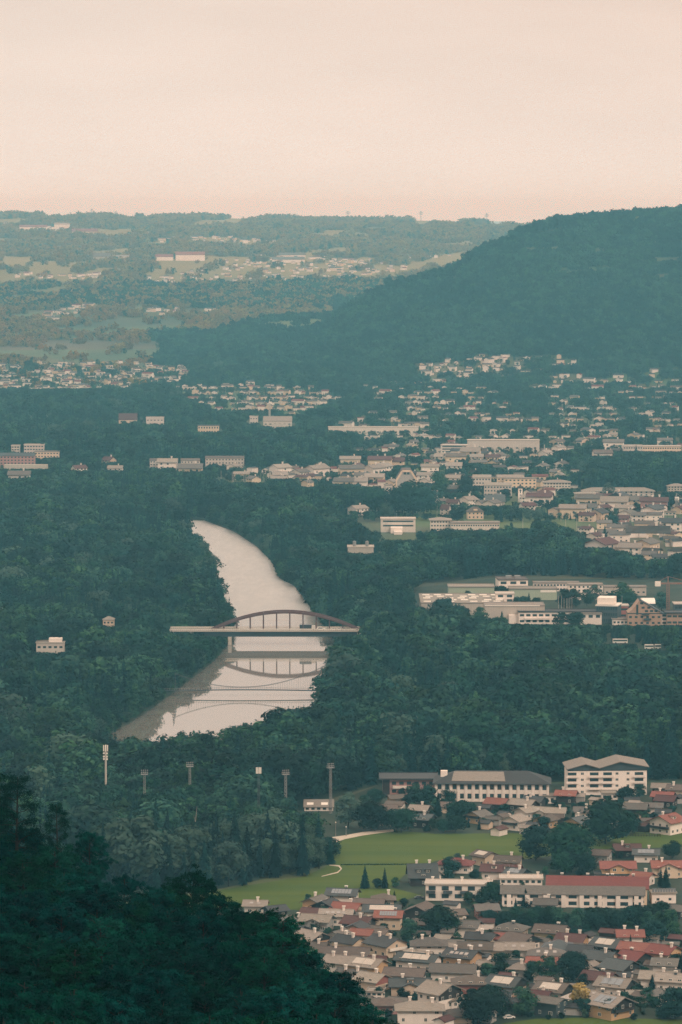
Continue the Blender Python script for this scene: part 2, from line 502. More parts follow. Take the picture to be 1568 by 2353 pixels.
def water_material():
    m = bpy.data.materials.new('river water')
    m.use_nodes = True
    n, l = m.node_tree.nodes, m.node_tree.links
    b = n['Principled BSDF']
    b.inputs['Base Color'].default_value = (0.165, 0.155, 0.135, 1)
    b.inputs['Roughness'].default_value = 0.03
    t2 = n.new('ShaderNodeTexCoord')
    mp2 = n.new('ShaderNodeMapping')
    mp2.inputs['Scale'].default_value = (0.05, 0.010, 1)
    n2 = n.new('ShaderNodeTexNoise')
    n2.inputs['Detail'].default_value = 4
    n2.inputs['Roughness'].default_value = 0.65
    s2 = n.new('ShaderNodeSeparateXYZ')
    up = n.new('ShaderNodeMapRange')
    up.inputs['From Min'].default_value = 2600
    up.inputs['From Max'].default_value = 2900
    r2 = n.new('ShaderNodeMapRange')
    r2.inputs['From Min'].default_value = 0.40
    r2.inputs['From Max'].default_value = 0.66
    mm = n.new('ShaderNodeMath')
    mm.operation = 'MULTIPLY'
    cm = n.new('ShaderNodeMix')
    cm.data_type = 'RGBA'
    cm.inputs['A'].default_value = (0.165, 0.155, 0.135, 1)
    cm.inputs['B'].default_value = (0.26, 0.235, 0.205, 1)
    l.new(t2.outputs['Object'], mp2.inputs['Vector'])
    l.new(mp2.outputs['Vector'], n2.inputs['Vector'])
    l.new(t2.outputs['Object'], s2.inputs[0])
    l.new(s2.outputs['Y'], up.inputs['Value'])
    l.new(n2.outputs['Fac'], r2.inputs['Value'])
    l.new(r2.outputs['Result'], mm.inputs[0])
    l.new(up.outputs['Result'], mm.inputs[1])
    l.new(mm.outputs[0], cm.inputs['Factor'])
    l.new(cm.outputs['Result'], b.inputs['Base Color'])
    b.inputs['IOR'].default_value = 3.8
    tc = n.new('ShaderNodeTexCoord')
    mp = n.new('ShaderNodeMapping')
    mp.inputs['Scale'].default_value = (0.10, 0.03, 1)
    ns = n.new('ShaderNodeTexNoise')
    ns.inputs['Scale'].default_value = 1.0
    ns.inputs['Detail'].default_value = 6
    sp = n.new('ShaderNodeSeparateXYZ')
    mr = n.new('ShaderNodeMapRange')             # still below the bridge, riffles above it
    mr.inputs['From Min'].default_value = 2520
    mr.inputs['From Max'].default_value = 2750
    mr.inputs['To Min'].default_value = 0.010
    mr.inputs['To Max'].default_value = 0.18
    bp = n.new('ShaderNodeBump')
    bp.inputs['Distance'].default_value = 0.9
    l.new(tc.outputs['Object'], mp.inputs['Vector'])
    l.new(mp.outputs['Vector'], ns.inputs['Vector'])
    l.new(tc.outputs['Object'], sp.inputs[0])
    l.new(sp.outputs['Y'], mr.inputs['Value'])
    l.new(mr.outputs['Result'], bp.inputs['Strength'])
    m2 = n.new('ShaderNodeMapRange')
    m2.inputs['From Min'].default_value = 2540
    m2.inputs['From Max'].default_value = 2800
    m2.inputs['To Min'].default_value = 0.03
    m2.inputs['To Max'].default_value = 0.40
    l.new(sp.outputs['Y'], m2.inputs['Value'])
    l.new(m2.outputs['Result'], b.inputs['Roughness'])
    l.new(ns.outputs['Fac'], bp.inputs['Height'])
    l.new(bp.outputs['Normal'], b.inputs['Normal'])
    return m
M['water'] = water_material()

# ---------------------------------------------------------------- the setting
def make_terrain():
    us = np.concatenate([np.linspace(-0.8, -0.13, 16)[:-1], np.linspace(-0.13, 0.13, 200), np.linspace(0.13, 0.8, 16)[1:]])
    ds = np.concatenate([[-900.0, -200.0, 0.0, 30.0], np.geomspace(60, 6000, 300), np.arange(6040, 9000, 40.0), np.geomspace(9050, 45000, 190)])
    U, D = np.meshgrid(us, ds)
    X = U * np.maximum(D, 500.0)
    Z = ground(X, D)
    V = np.stack([X, D, Z], -1).reshape(-1, 3)
    nr, nc = U.shape
    i = np.arange(nr * nc).reshape(nr, nc)
    F = np.stack([i[:-1, :-1], i[:-1, 1:], i[1:, 1:], i[1:, :-1]], -1).reshape(-1, 4)
    return tag(link('ground', new_mesh('ground', V, F, [M['ground']], smooth=True)), kind='structure')
make_terrain()
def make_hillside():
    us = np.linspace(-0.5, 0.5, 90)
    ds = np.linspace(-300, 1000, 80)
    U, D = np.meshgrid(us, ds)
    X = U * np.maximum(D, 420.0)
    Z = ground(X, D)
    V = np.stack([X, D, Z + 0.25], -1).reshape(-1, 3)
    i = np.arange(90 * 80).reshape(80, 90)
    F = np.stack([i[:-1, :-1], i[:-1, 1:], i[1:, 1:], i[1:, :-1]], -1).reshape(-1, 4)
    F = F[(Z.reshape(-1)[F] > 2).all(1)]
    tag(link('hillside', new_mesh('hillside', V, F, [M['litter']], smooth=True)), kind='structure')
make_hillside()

def sheet(name, pts, z, m, kind='structure'):
    """flat sheet on the valley floor through picture points"""
    V = [(*at(x, y, z), z) for x, y in pts]
    return tag(link(name, new_mesh(name, V, [tuple(range(len(V)))], [m])), kind=kind)

def ribbon(name, left, right, z, m):
    A = [(*at(x, y, z), z) for x, y in left]
    B = [(*at(x, y, z), z) for x, y in right]
    n = len(A)
    V = A + B
    F = [(i, n + i, n + i + 1, i + 1) for i in range(n - 1)]
    return tag(link(name, new_mesh(name, V, F, [m])), kind='structure')

def resample(pts, ys):
    p = sorted(pts, key=lambda q: q[1])
    return [(float(np.interp(y, [q[1] for q in p], [q[0] for q in p])), float(y)) for y in ys]

# banks of the river on the ground, picture points
BANK_L = [(-500, 1765), (-120, 1742), (120, 1722), (240, 1696), (300, 1660), (350, 1628), (395, 1595), (440, 1560), (488, 1522), (510, 1500), (528, 1475), (535, 1440), (523, 1400), (500, 1350), (478, 1300), (452, 1262), (425, 1230), (405, 1212), (330, 1196)]
BANK_R = [(-400, 1800), (60, 1766), (250, 1758), (400, 1748), (520, 1738), (610, 1722), (682, 1692), (722, 1650), (745, 1600), (765, 1545), (778, 1500), (768, 1475), (738, 1430), (716, 1400), (692, 1365), (675, 1345), (643, 1330), (626, 1292), (590, 1256), (540, 1222), (470, 1196)]
YS = np.concatenate([np.arange(1196, 1500, 6.0), np.arange(1500, 1771, 6.0)])
RL, RR = resample(BANK_L, YS), resample(BANK_R, YS)
def make_river():
    z = 0.1
    n = 6
    V, F = [], []
    for (xl, y), (xr, _) in zip(RL, RR):
        for k in range(n + 1):
            x = xl + (xr - xl) * k / n
            V.append((*at(x, y, z), z))
    for i in range(len(RL) - 1):
        for k in range(n):
            a = i * (n + 1) + k
            F.append((a, a + n + 1, a + n + 2, a + 1))
    tag(link('river_water', new_mesh('river_water', V, F, [M['water']])), kind='structure')
    # sloping earth banks along both edges
    for nm, edge, s in (('riverbank', RL, -1), ('riverbank', RR, 1)):
        V, F = [], []
        for x, y in edge:
            X, Y = at(x, y, 0.1)
            V += [(X, Y, 0.0), (X + s * 2.5, Y, 1.7), (X + s * 6.0, Y, 1.9), (X + s * 9.5, Y, 0.0)]
        for i in range(len(edge) - 1):
            for k in range(3):
                a = i * 4 + k
                F.append((a, a + 1, a + 5, a + 4))
        tag(link(nm, new_mesh(nm, V, F, [M['garden']])), kind='structure')
make_river()
RIVER = RL + RR[::-1]
WATER_VIS = [(250, 1696), (290, 1672), (340, 1642), (390, 1602), (450, 1556), (505, 1508), (525, 1480), (549, 1440), (546, 1400), (524, 1330), (505, 1285), (480, 1248), (445, 1212), (480, 1214), (540, 1226), (588, 1260), (622, 1298), (638, 1334), (676, 1352), (712, 1402), (757, 1462), (757, 1468), (722, 1500), (716, 1560), (702, 1590), (640, 1625), (560, 1655), (490, 1680), (440, 1672), (340, 1692)]

MEADOW = [(470, 2052), (560, 2036), (700, 2014), (764, 1984), (758, 1932), (905, 1908), (1000, 1916), (1200, 1914), (1400, 1915), (1650, 1905), (1650, 1945), (1400, 1950), (1200, 1975), (1110, 1962), (1000, 1978), (930, 2010), (900, 2040), (975, 2058), (840, 2085), (700, 2092), (560, 2085), (470, 2095)]
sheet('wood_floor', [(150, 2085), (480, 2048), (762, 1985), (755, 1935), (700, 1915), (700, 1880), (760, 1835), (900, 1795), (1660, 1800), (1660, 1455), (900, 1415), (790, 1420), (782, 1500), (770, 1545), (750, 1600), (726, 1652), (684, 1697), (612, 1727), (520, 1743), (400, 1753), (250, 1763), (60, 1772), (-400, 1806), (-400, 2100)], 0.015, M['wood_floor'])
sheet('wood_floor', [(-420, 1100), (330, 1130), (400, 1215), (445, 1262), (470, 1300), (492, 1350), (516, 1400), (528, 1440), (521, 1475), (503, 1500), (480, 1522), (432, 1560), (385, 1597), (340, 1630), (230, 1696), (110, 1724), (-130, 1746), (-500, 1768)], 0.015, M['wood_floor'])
sheet('meadow', MEADOW, 0.03, M['meadow'])
TOWN = [(430, 2095), (560, 2085), (700, 2092), (840, 2085), (975, 2058), (900, 2040), (930, 2010), (1000, 1978), (1110, 1962), (1200, 1975), (1400, 1950), (1650, 1945), (1720, 2420), (300, 2420)]
sheet('town_gardens', TOWN, 0.02, M['garden'])
TOWN2 = [(700, 1870), (880, 1800), (1650, 1800), (1650, 1905), (1400, 1915), (1200, 1914), (1000, 1916), (905, 1908), (764, 1932), (700, 1920)]
sheet('upper_town_gardens', TOWN2, 0.02, M['garden'])
sheet('bottom_lawn', [T('B', 150, 1168), T('B', 420, 1128), T('B', 800, 1118), T('B', 1568, 1135), T('B', 1568, 1240), T('B', 100, 1240)], 0.035, M['meadow'])
ribbon('road', [T('D', 322, 782), T('D', 420, 768), T('D', 560, 742), T('D', 700, 727), T('D', 806, 720)], [T('D', 330, 832), T('D', 420, 798), T('D', 560, 770), T('D', 700, 750), T('D', 806, 738)], 0.045, M['gravel_path'])
ribbon('path', [T('D', 300, 998), T('D', 380, 1003), T('D', 400, 1030), T('D', 370, 1062), T('D', 240, 1092)], [T('D', 300, 1004), T('D', 372, 1012), T('D', 390, 1032), T('D', 362, 1055), T('D', 240, 1087)], 0.045, M['gravel_path'])
ribbon('yard_road', [T('D', 690, 650), T('D', 815, 640)], [T('D', 690, 692), T('D', 815, 690)], 0.045, M['gravel_path'])
INDUSTRY = [(930, 1395), (960, 1350), (1130, 1330), (1650, 1330), (1650, 1450), (1100, 1450)]
sheet('industrial_yard', INDUSTRY, 0.02, M['garden'])

# ---------------------------------------------------------------- tree prototypes
def quads(c, n, s, asp=0.7, r=None):
    """rhombic leaf faces: centres c, normals n, sizes s"""
    r = r or rng
    n = n / np.maximum(np.linalg.norm(n, axis=1, keepdims=True), 1e-6)
    t = r.normal(size=n.shape)
    t -= n * (t * n).sum(1, keepdims=True)
    t /= np.maximum(np.linalg.norm(t, axis=1, keepdims=True), 1e-6)
    b = np.cross(n, t)
    s = np.asarray(s).reshape(-1, 1)
    j = r.uniform(0.75, 1.25, size=(len(c), 4))
    P = np.stack([c + t * s * j[:, :1], c + b * s * asp * j[:, 1:2], c - t * s * j[:, 2:3], c - b * s * asp * j[:, 3:4]], 1)
    V = P.reshape(-1, 3)
    F = np.arange(len(V)).reshape(-1, 4)
    return V, F

def unit(v):
    return v / np.maximum(np.linalg.norm(v, axis=-1, keepdims=True), 1e-6)

def broadleaf_crown(seed, nblob=15, per=46, wid=0.31, leaf=0.034, low=0.22, fat=1.0):
    """crown of a tree one unit high"""
    r = np.random.default_rng(seed)
    C, N, S = [], [], []
    cz = (1 + low) / 2 + 0.02
    hz = (1 - low) / 2
    lean = r.normal(size=2) * 0.03
    for k in range(nblob):
        th = r.uniform(0, 2 * math.pi)
        f = r.uniform(-0.85, 0.95)
        rad = math.sqrt(max(0.05, 1 - f * f)) * r.uniform(0.35, 0.85)
        b = np.array([math.cos(th) * rad * wid + lean[0] * f, math.sin(th) * rad * wid + lean[1] * f, cz + f * hz * 0.78])
        br = fat * r.uniform(0.10, 0.165) * (1.0 - 0.25 * max(f, 0))
        d = unit(r.normal(size=(per, 3)) + np.array([0, 0, 0.45]))
        rr = br * (1 + 0.22 * r.normal(size=(per, 1)))
        p = b + d * rr * np.array([1.05, 1.05, 0.85])
        out = unit(p - np.array([0, 0, cz - 0.15]))
        n = d * 1.0 + out * 0.35 + r.normal(size=(per, 3)) * 0.3 + np.array([0, 0, 0.1])
        C.append(p)
        N.append(n)
        S.append(leaf * r.uniform(0.6, 1.35, per))
    C, N, S = np.concatenate(C), np.concatenate(N), np.concatenate(S)
    C[:, 2] = np.minimum(C[:, 2], 1.03)
    return quads(C, N, S, 0.75, r)

def conifer_crown(seed, levels=16, wid=0.17, low=0.10):
    r = np.random.default_rng(seed)
    C, N, S = [], [], []
    V, F = [], []
    for i in range(levels):
        t = i / (levels - 1)
        z = low + (1 - low) * t ** 0.92
        R0 = wid * (1 - t) ** 0.85 * r.uniform(0.8, 1.12) + 0.008
        nb = max(5, int(13 * (1 - t) + 5))
        a0 = r.uniform(0, 6.28)
        for k in range(nb):
            a = a0 + 2 * math.pi * k / nb + r.normal() * 0.15
            L = R0 * r.uniform(0.65, 1.2)
            d = np.array([math.cos(a), math.sin(a), 0])
            q = np.array([-math.sin(a), math.cos(a), 0])
            w = L * 0.30 + 0.008
            z0 = z + r.normal() * 0.01
            i0 = len(V)
            V += [np.array([0, 0, z0]) + d * L * 0.06, np.array([0, 0, z0 - 0.015]) + d * L * 0.6 + q * w, np.array([0, 0, z0 - 0.05 - 0.03 * (1 - t)]) + d * L, np.array([0, 0, z0 - 0.015]) + d * L * 0.6 - q * w]
            F.append((i0, i0 + 1, i0 + 2, i0 + 3))
    V.append(np.array([0.012, 0, 0.93])); V.append(np.array([0, 0.012, 0.93])); V.append(np.array([-0.012, -0.01, 0.93])); V.append(np.array([0, 0, 1.02]))
    i0 = len(V) - 4
    F += [(i0, i0 + 1, i0 + 3, i0 + 3)][:0]
    V, F = np.array(V), np.array(F)
    return V, F

def trunk_mesh(name, m, h=0.6, r=0.016, limbs=4, seed=0):
    rr = random.Random(seed)
    b = MB()
    b.tube((0, 0, -0.03), (0, 0, h * 0.5), r, r * 0.75, 7)
    b.tube((0, 0, h * 0.5), (0.01, 0, h), r * 0.75, r * 0.35, 7)
    for k in range(limbs):
        a = rr.uniform(0, 6.28)
        z = rr.uniform(0.25, 0.5)
        b.tube((0, 0, z), (math.cos(a) * 0.17, math.sin(a) * 0.17, z + 0.2), r * 0.5, r * 0.2, 5)
    return b.mesh(name, m)

PROTO = {}      # kind -> list of (crown mesh, trunk mesh)
def make_protos():
    PROTO['mid'] = [(new_mesh('crown', *broadleaf_crown(10 + s, 24 + s % 4, 95, 0.31 + 0.03 * (s % 3), 0.032, 0.0 + 0.05 * (s % 2), 1.12), [M['leaf_mid']]), None) for s in range(6)]
    PROTO['dark'] = [(new_mesh('crown', *broadleaf_crown(30 + s, 30, 110, 0.36 + 0.03 * (s % 3), 0.034, 0.0, 1.2), [M['leaf_dark']]), None) for s in range(4)]
    PROTO['pale'] = [(new_mesh('crown', *broadleaf_crown(50 + s, 22, 90, 0.27 + 0.03 * (s % 3), 0.028, 0.04), [M['leaf_pale']]), None) for s in range(3)]
    PROTO['conifer'] = [(new_mesh('crown', *conifer_crown(70 + s, 17 + s, 0.14 + 0.025 * s), [M['leaf_conifer']]), None) for s in range(3)]
    tb = [trunk_mesh('trunk', M['bark'], 0.62, 0.016, 5, s) for s in range(3)]
    tc = trunk_mesh('trunk', M['bark'], 0.9, 0.012, 0, 9)
    for k in PROTO:
        PROTO[k] = [(c, tc if k == 'conifer' else tb[i % 3]) for i, (c, _) in enumerate(PROTO[k])]
make_protos()

def merged_proto(parts, mats, name):
    """one mesh for a wood's instances: list of (V, F, material index)"""
    Vs, Fs, Ms, k = [], [], [], 0
    for V, F, m in parts:
        Vs.append(V)
        Fs.append(F + k)
        Ms.append(np.full(len(F), m))
        k += len(V)
    return new_mesh(name, np.concatenate(Vs), np.concatenate(Fs), mats, np.concatenate(Ms))

def wood_collection(name, meshes):
    c = bpy.data.collections.new(name)
    for i, me in enumerate(meshes):
        o = bpy.data.objects.new('%s_%02d' % (name, i), me)
        c.objects.link(o)
    return c

SINGLE = []
def make_singles():
    out = []
    for s in range(7):
        out.append(new_mesh('w', *broadleaf_crown(100 + s, 14, 46, 0.30 + 0.04 * (s % 3), 0.040, 0.06), [M['leaf_dark' if s in (1, 4) else 'leaf_mid']]))
    for s in range(2):
        out.append(new_mesh('w', *broadleaf_crown(120 + s, 12, 46, 0.29, 0.036, 0.04), [M['leaf_pale']]))
    for s in range(3):
        out.append(new_mesh('w', *conifer_crown(130 + s, 13, 0.15 + 0.02 * s), [M['leaf_conifer']]))
    return out          # 0-6 broadleaf, 7-8 pale, 9-11 conifer
WOOD_TREES = wood_collection('wood_trees', make_singles())

def make_patches(mats, seed=0):
    """patches of many small trees for far slopes, real size in metres"""
    out = []
    for s in range(6):
        r = np.random.default_rng(200 + s + seed)
        parts = []
        for k in range(9):
            V, F = broadleaf_crown(300 + s * 20 + k, 7, 14, 0.30, 0.075, 0.0) if r.random() < 0.8 else conifer_crown(300 + s * 20 + k, 7, 0.2)
            h = r.uniform(11, 19)
            a, d = r.uniform(0, 6.28), 13 * math.sqrt(r.random())
            V = V * h + np.array([math.cos(a) * d, math.sin(a) * d, -1.5])
            parts.append((V, F, (0 if r.random() < 0.8 else 1) if s < 3 else (1 if r.random() < 0.6 else 2)))
        out.append(merged_proto(parts, mats, 'patch'))
    return out
WOOD_PATCHES = wood_collection('wood_patches', make_patches([M['leaf_mid'], M['leaf_dark'], M['leaf_conifer']]))
FAR_PATCHES = wood_collection('far_patches', make_patches([M['leaf_far_sunlit'], M['leaf_far_sunlit'], M['leaf_mid']], 40))

def scatter(name, P, idx, rot, sc, coll):
    """one wood: instances of the trees of a collection on points"""
    me = bpy.data.meshes.new(name)
    me.vertices.add(len(P))
    me.vertices.foreach_set('co', np.asarray(P, np.float32).ravel())
    for nm, ty, val in (('ti', 'INT', np.asarray(idx, np.int32)), ('ts', 'FLOAT_VECTOR', np.asarray(sc, np.float32)), ('tr', 'FLOAT_VECTOR', np.asarray(rot, np.float32))):
        at_ = me.attributes.new(nm, ty, 'POINT')
        at_.data.foreach_set('value' if ty == 'INT' else 'vector', val.ravel())
    o = link(name, me)
    ng = bpy.data.node_groups.new(name, 'GeometryNodeTree')
    ng.interface.new_socket('Geometry', in_out='INPUT', socket_type='NodeSocketGeometry')
    ng.interface.new_socket('Geometry', in_out='OUTPUT', socket_type='NodeSocketGeometry')
    n, l = ng.nodes, ng.links
    gi, go = n.new('NodeGroupInput'), n.new('NodeGroupOutput')
    ci = n.new('GeometryNodeCollectionInfo')
    ci.inputs['Collection'].default_value = coll
    ci.inputs['Separate Children'].default_value = True
    ci.inputs['Reset Children'].default_value = True
    ip = n.new('GeometryNodeInstanceOnPoints')
    ip.inputs['Pick Instance'].default_value = True
    def attr(nm, ty):
        a = n.new('GeometryNodeInputNamedAttribute')
        a.data_type = ty
        a.inputs['Name'].default_value = nm
        return a.outputs['Attribute']
    l.new(gi.outputs[0], ip.inputs['Points'])
    l.new(ci.outputs[0], ip.inputs['Instance'])
    l.new(attr('ti', 'INT'), ip.inputs['Instance Index'])
    l.new(attr('tr', 'FLOAT_VECTOR'), ip.inputs['Rotation'])
    l.new(attr('ts', 'FLOAT_VECTOR'), ip.inputs['Scale'])
    l.new(ip.outputs[0], go.inputs[0])
    md = o.modifiers.new('trees', 'NODES')
    md.node_group = ng
    tag(o, kind='stuff')
    return o

# ---------------------------------------------------------------- buildings
PROT = []       # picture boxes of what has to stay in sight: x0, x1, y0, y1, distance
FOOT = []       # footprints: x, y, radius
def protect(obj_pts, cut=0.25):
    P = np.array(obj_pts, float)
    x, y, f = proj(P[:, 0], P[:, 1], P[:, 2])
    PROT.append((x.min(), x.max(), y.min(), y.max() - cut * (y.max() - y.min()), f.mean()))
    FOOT.append((P[:, 0].mean(), P[:, 1].mean(), 0.5 * max(np.ptp(P[:, 0]), np.ptp(P[:, 1]))))

def prot_y(q):
    PROT.append((q[0], q[1], q[2], q[3], q[4] * CP + CAMH * SP))

def window_mesh():
    b = MB()
    b.box(-0.5, 0.5, -0.05, 0.0, 0.0, 1.0, 0)
    b.box(-0.40, -0.04, -0.07, -0.052, 0.09, 0.91, 1)
    b.box(0.04, 0.40, -0.07, -0.052, 0.09, 0.91, 1)
    return b.mesh('window', M['frame'], M['glass'])
WIN = window_mesh()
def dark_window_mesh():
    b = MB()
    b.box(-0.5, 0.5, -0.05, 0.0, 0.0, 1.0, 0)
    b.box(-0.46, 0.46, -0.07, -0.052, 0.06, 0.94, 1)
    return b.mesh('window', M['dark_steel'], M['glass'])
WIND = dark_window_mesh()

def window(parent, x, y, z, w, h, rz=0.0, me=None):
    o = link('window', me or WIN, parent, (x, y, z), rz, (w, 1, h))
    return o

def chimney_mesh(h, m):
    b = MB()
    b.box(-0.45, 0.45, -0.38, 0.38, 0, h, 0)
    b.box(-0.62, 0.62, -0.52, 0.52, h, h + 0.14, 1)
    b.box(-0.45, 0.45, -0.36, 0.36, h + 0.16, h + 0.42, 0)
    b.box(-0.70, 0.70, -0.56, 0.56, h + 0.42, h + 0.52, 1)
    return b.mesh('chimney', m, M['white'])
CHIM = [chimney_mesh(2.2, M['wall_white']), chimney_mesh(2.2, M['wall_red']), chimney_mesh(1.7, M['dark_steel'])]

def gable_prof(w, ze, zr, t):
    return [(-w, ze - t), (0, zr - t), (w, ze - t), (w, ze), (0, zr), (-w, ze)]

ROOFN = {'g': 'roof_grey', 'l': 'roof_light', 'd': 'roof_dark', 's': 'roof_slate', 'b': 'roof_brown', 'r': 'roof_red', 'p': 'roof_salmon', 'm': 'roof_maroon'}
WALLN = {'w': 'wall_white', 'c': 'wall_cream', 'y': 'wall_yellow', 'o': 'wall_ochre', 'p': 'wall_pink', 'r': 'wall_red', 'g': 'wall_grey', 't': 'wall_teal', 'k': 'wall_wood', 'b': 'wall_brick'}
ROOFW = {'g': 'grey', 'l': 'pale grey', 'd': 'dark', 's': 'slate', 'b': 'brown', 'r': 'red', 'p': 'salmon', 'm': 'maroon'}
WALLW = {'w': 'white', 'c': 'cream', 'y': 'yellow', 'o': 'ochre', 'p': 'pink', 'r': 'red', 'g': 'grey', 't': 'blue grey', 'k': 'dark timber', 'b': 'brick'}

def roof_panels(parent, name, m, n, x0, x1, W, oh, e, r, pitch, v0=0.25, v1=0.7, gap=0.15):
    """flat panels lying on the -y slope of a roof; v along the slope from ridge (0) to eave (1)"""
    s, c = math.sin(pitch), math.cos(pitch)
    half = W / 2 + oh
    for k in range(n):
        a = x0 + (x1 - x0) * (k + 0.0) / n + gap / 2
        b_ = x0 + (x1 - x0) * (k + 1.0) / n - gap / 2
        V = []
        for up in (0.03, 0.12):
            for v in (v0, v1):
                y = -half * v
                z = e + r - half * v * math.tan(pitch)
                for x in (a, b_):
                    V.append((x, y - s * up, z + c * up))
        b = MB()
        b.add(V, [(0, 2, 3, 1), (4, 5, 7, 6), (2, 6, 7, 3), (0, 1, 5, 4), (1, 3, 7, 5), (0, 4, 6, 2)])
        b.build(name, m, parent)

def house(t, px, py, L, W, yaw, e, roof, wall, phrase, pitch=23, oh=1.15, hip=False, gable=None, balc=0, chim=1, cc=0, sky=0, solar=0, dormer=0, cross=0.0, label=None, group=None, name='house', cat='house', wins=True, cpos=None):
    rm, wm = M[ROOFN[roof]], M[WALLN[wall]]
    L, W = (L * 0.94, W * 0.94) if name == 'house' else (L, W)
    e = max(2.9, e * 0.86)
    p = R(pitch)
    r = W / 2 * math.tan(p)
    x, y = T(t, px, py)
    X, Y = at(x, y, e + r * 0.55)
    X0 = X
    rz = R(yaw)
    lab = label or '%s house with %s%s roof %s' % (WALLW[wall], 'hipped ' if hip else '', ROOFW[roof], phrase)
    h = thing(name, lab, cat, (X, Y, 0.03), rz, group)
    c_, s_ = math.cos(rz), math.sin(rz)
    def wpt(a, b, z):
        return (X + c_ * a - s_ * b, Y + s_ * a + c_ * b, z)
    protect([wpt(a, b, z) for a in (-L / 2, L / 2) for b in (-W / 2, W / 2) for z in (0, e)] + [wpt(-L / 2, 0, e + r), wpt(L / 2, 0, e + r)], 0.35)
    # walls
    b = MB()
    if hip:
        b.box(-L / 2, L / 2, -W / 2, W / 2, -0.3, e)
    else:
        b.prism([(-W / 2, -0.3), (W / 2, -0.3), (W / 2, e), (0, e + r - 0.03), (-W / 2, e)], -L / 2, L / 2)
    if cross:
        cw = cross
        cr_ = cw / 2 * math.tan(p)
        b.add([(-cw / 2, -W / 2 - 1.4, -0.3), (cw / 2, -W / 2 - 1.4, -0.3), (cw / 2, -W / 2 - 1.4, e), (0, -W / 2 - 1.4, e + cr_), (-cw / 2, -W / 2 - 1.4, e),
               (-cw / 2, -W / 2 + 0.5, -0.3), (cw / 2, -W / 2 + 0.5, -0.3), (cw / 2, -W / 2 + 0.5, e), (0, -W / 2 + 0.5, e + cr_), (-cw / 2, -W / 2 + 0.5, e)],
              [(0, 1, 2, 3, 4), (0, 5, 6, 1), (1, 6, 7, 2), (0, 4, 9, 5)])
    b.build('wall', wm, h)
    # roof
    b = MB()
    tk = 0.28
    if hip:
        a, w = L / 2 + oh, W / 2 + oh
        rl = max(0.3, L / 2 - W / 2)
        rr = r + oh * math.tan(p)
        ze = e - oh * math.tan(p) * 0.2
        zr = ze + rr
        b.add([(-a, -w, ze), (a, -w, ze), (a, w, ze), (-a, w, ze), (-rl, 0, zr), (rl, 0, zr), (-a, -w, ze - tk), (a, -w, ze - tk), (a, w, ze - tk), (-a, w, ze - tk)],
              [(0, 1, 5, 4), (1, 2, 5), (2, 3, 4, 5), (3, 0, 4), (9, 8, 7, 6), (0, 6, 7, 1), (1, 7, 8, 2), (2, 8, 9, 3), (3, 9, 6, 0)])
    else:
        w = W / 2 + oh
        ze, zr = e - oh * math.tan(p) + tk, e + r + tk
        x0, x1 = -L / 2 - oh, L / 2 + oh
        prof = gable_prof(w, ze, zr, tk)
        n = 6
        b.add([(x0, q[0], q[1]) for q in prof] + [(x1, q[0], q[1]) for q in prof],
              [(i, n + i, n + (i + 1) % n, (i + 1) % n)[::-1] for i in range(n)] + [(0, 1, 4, 5), (1, 2, 3, 4), (6 + 5, 6 + 4, 6 + 1, 6), (6 + 4, 6 + 3, 6 + 2, 6 + 1)])
        # ridge cap and white eave boards
        b.box(x0 - 0.01, x1 + 0.01, -0.18, 0.18, zr - 0.08, zr + 0.07)
    if cross:
        cw = cross / 2 + 0.7
        cr_ = cross / 2 * math.tan(p)
        y0, y1 = -W / 2 - 2.2, -max(0.2, (r - cr_) / math.tan(p))
        zt = e + cr_ + tk
        ze2 = zt - cw * math.tan(p)
        b.add([(-cw, y0, ze2), (0, y0, zt), (cw, y0, ze2), (-cw, y1, ze2), (0, y1, zt), (cw, y1, ze2),
               (-cw, y0, ze2 - tk), (0, y0, zt - tk), (cw, y0, ze2 - tk), (-cw, y1, ze2 - tk), (0, y1, zt - tk), (cw, y1, ze2 - tk)],
              [(0, 1, 4, 3), (1, 2, 5, 4), (6, 9, 10, 7), (7, 10, 11, 8), (0, 6, 7, 1), (1, 7, 8, 2), (0, 3, 9, 6), (2, 8, 11, 5)])
    ro = b.build('roof', rm, h)
    zr = e + r
    for k in range(chim):
        fx = (cpos[k] if cpos else (-0.22 + 0.5 * k if chim > 1 else random.choice((-0.2, 0.12, 0.25)))) * L
        link('chimney', CHIM[cc], ro, (fx, random.choice((0.9, -0.9)), zr - 1.0))
    if sky:
        x0, x1 = -L * 0.36, L * 0.36
        for k in range(sky):
            xx = x0 + (x1 - x0) * (k + 0.5) / sky
            roof_panels(ro, 'skylight', M['skylight'], 1, xx - 0.8, xx + 0.8, W, oh, e + tk / math.cos(p), r, p, 0.35, 0.62)
    if solar:
        roof_panels(ro, 'solar_panel', M['panel'] if solar > 0 else M['metal_pale'], abs(solar), -L * 0.36, L * 0.36, W, oh, e + tk / math.cos(p), r, p, 0.15, 0.72)
    sgn = 1 if yaw < 0 else -1
    if dormer:
        for k in range(dormer):
            xx = (k - (dormer - 1) / 2) * L * 0.35
            yd = -W * 0.36
            zb = e + r + yd * math.tan(p)
            b = MB()
            b.prism([(yd - 0.1, zb - 0.6), (yd + 2.6, zb - 0.6), (yd + 2.6, zb + 1.5), (yd - 0.1, zb + 1.5)], xx - 1.1, xx + 1.1, 0)
            b.box(xx - 1.4, xx + 1.4, yd - 0.5, yd + 2.8, zb + 1.503, zb + 1.68, 1)
            dm = b.build('dormer', (wm, rm), h)
            window(dm, xx, yd - 0.1, zb + 0.2, 1.5, 1.1)
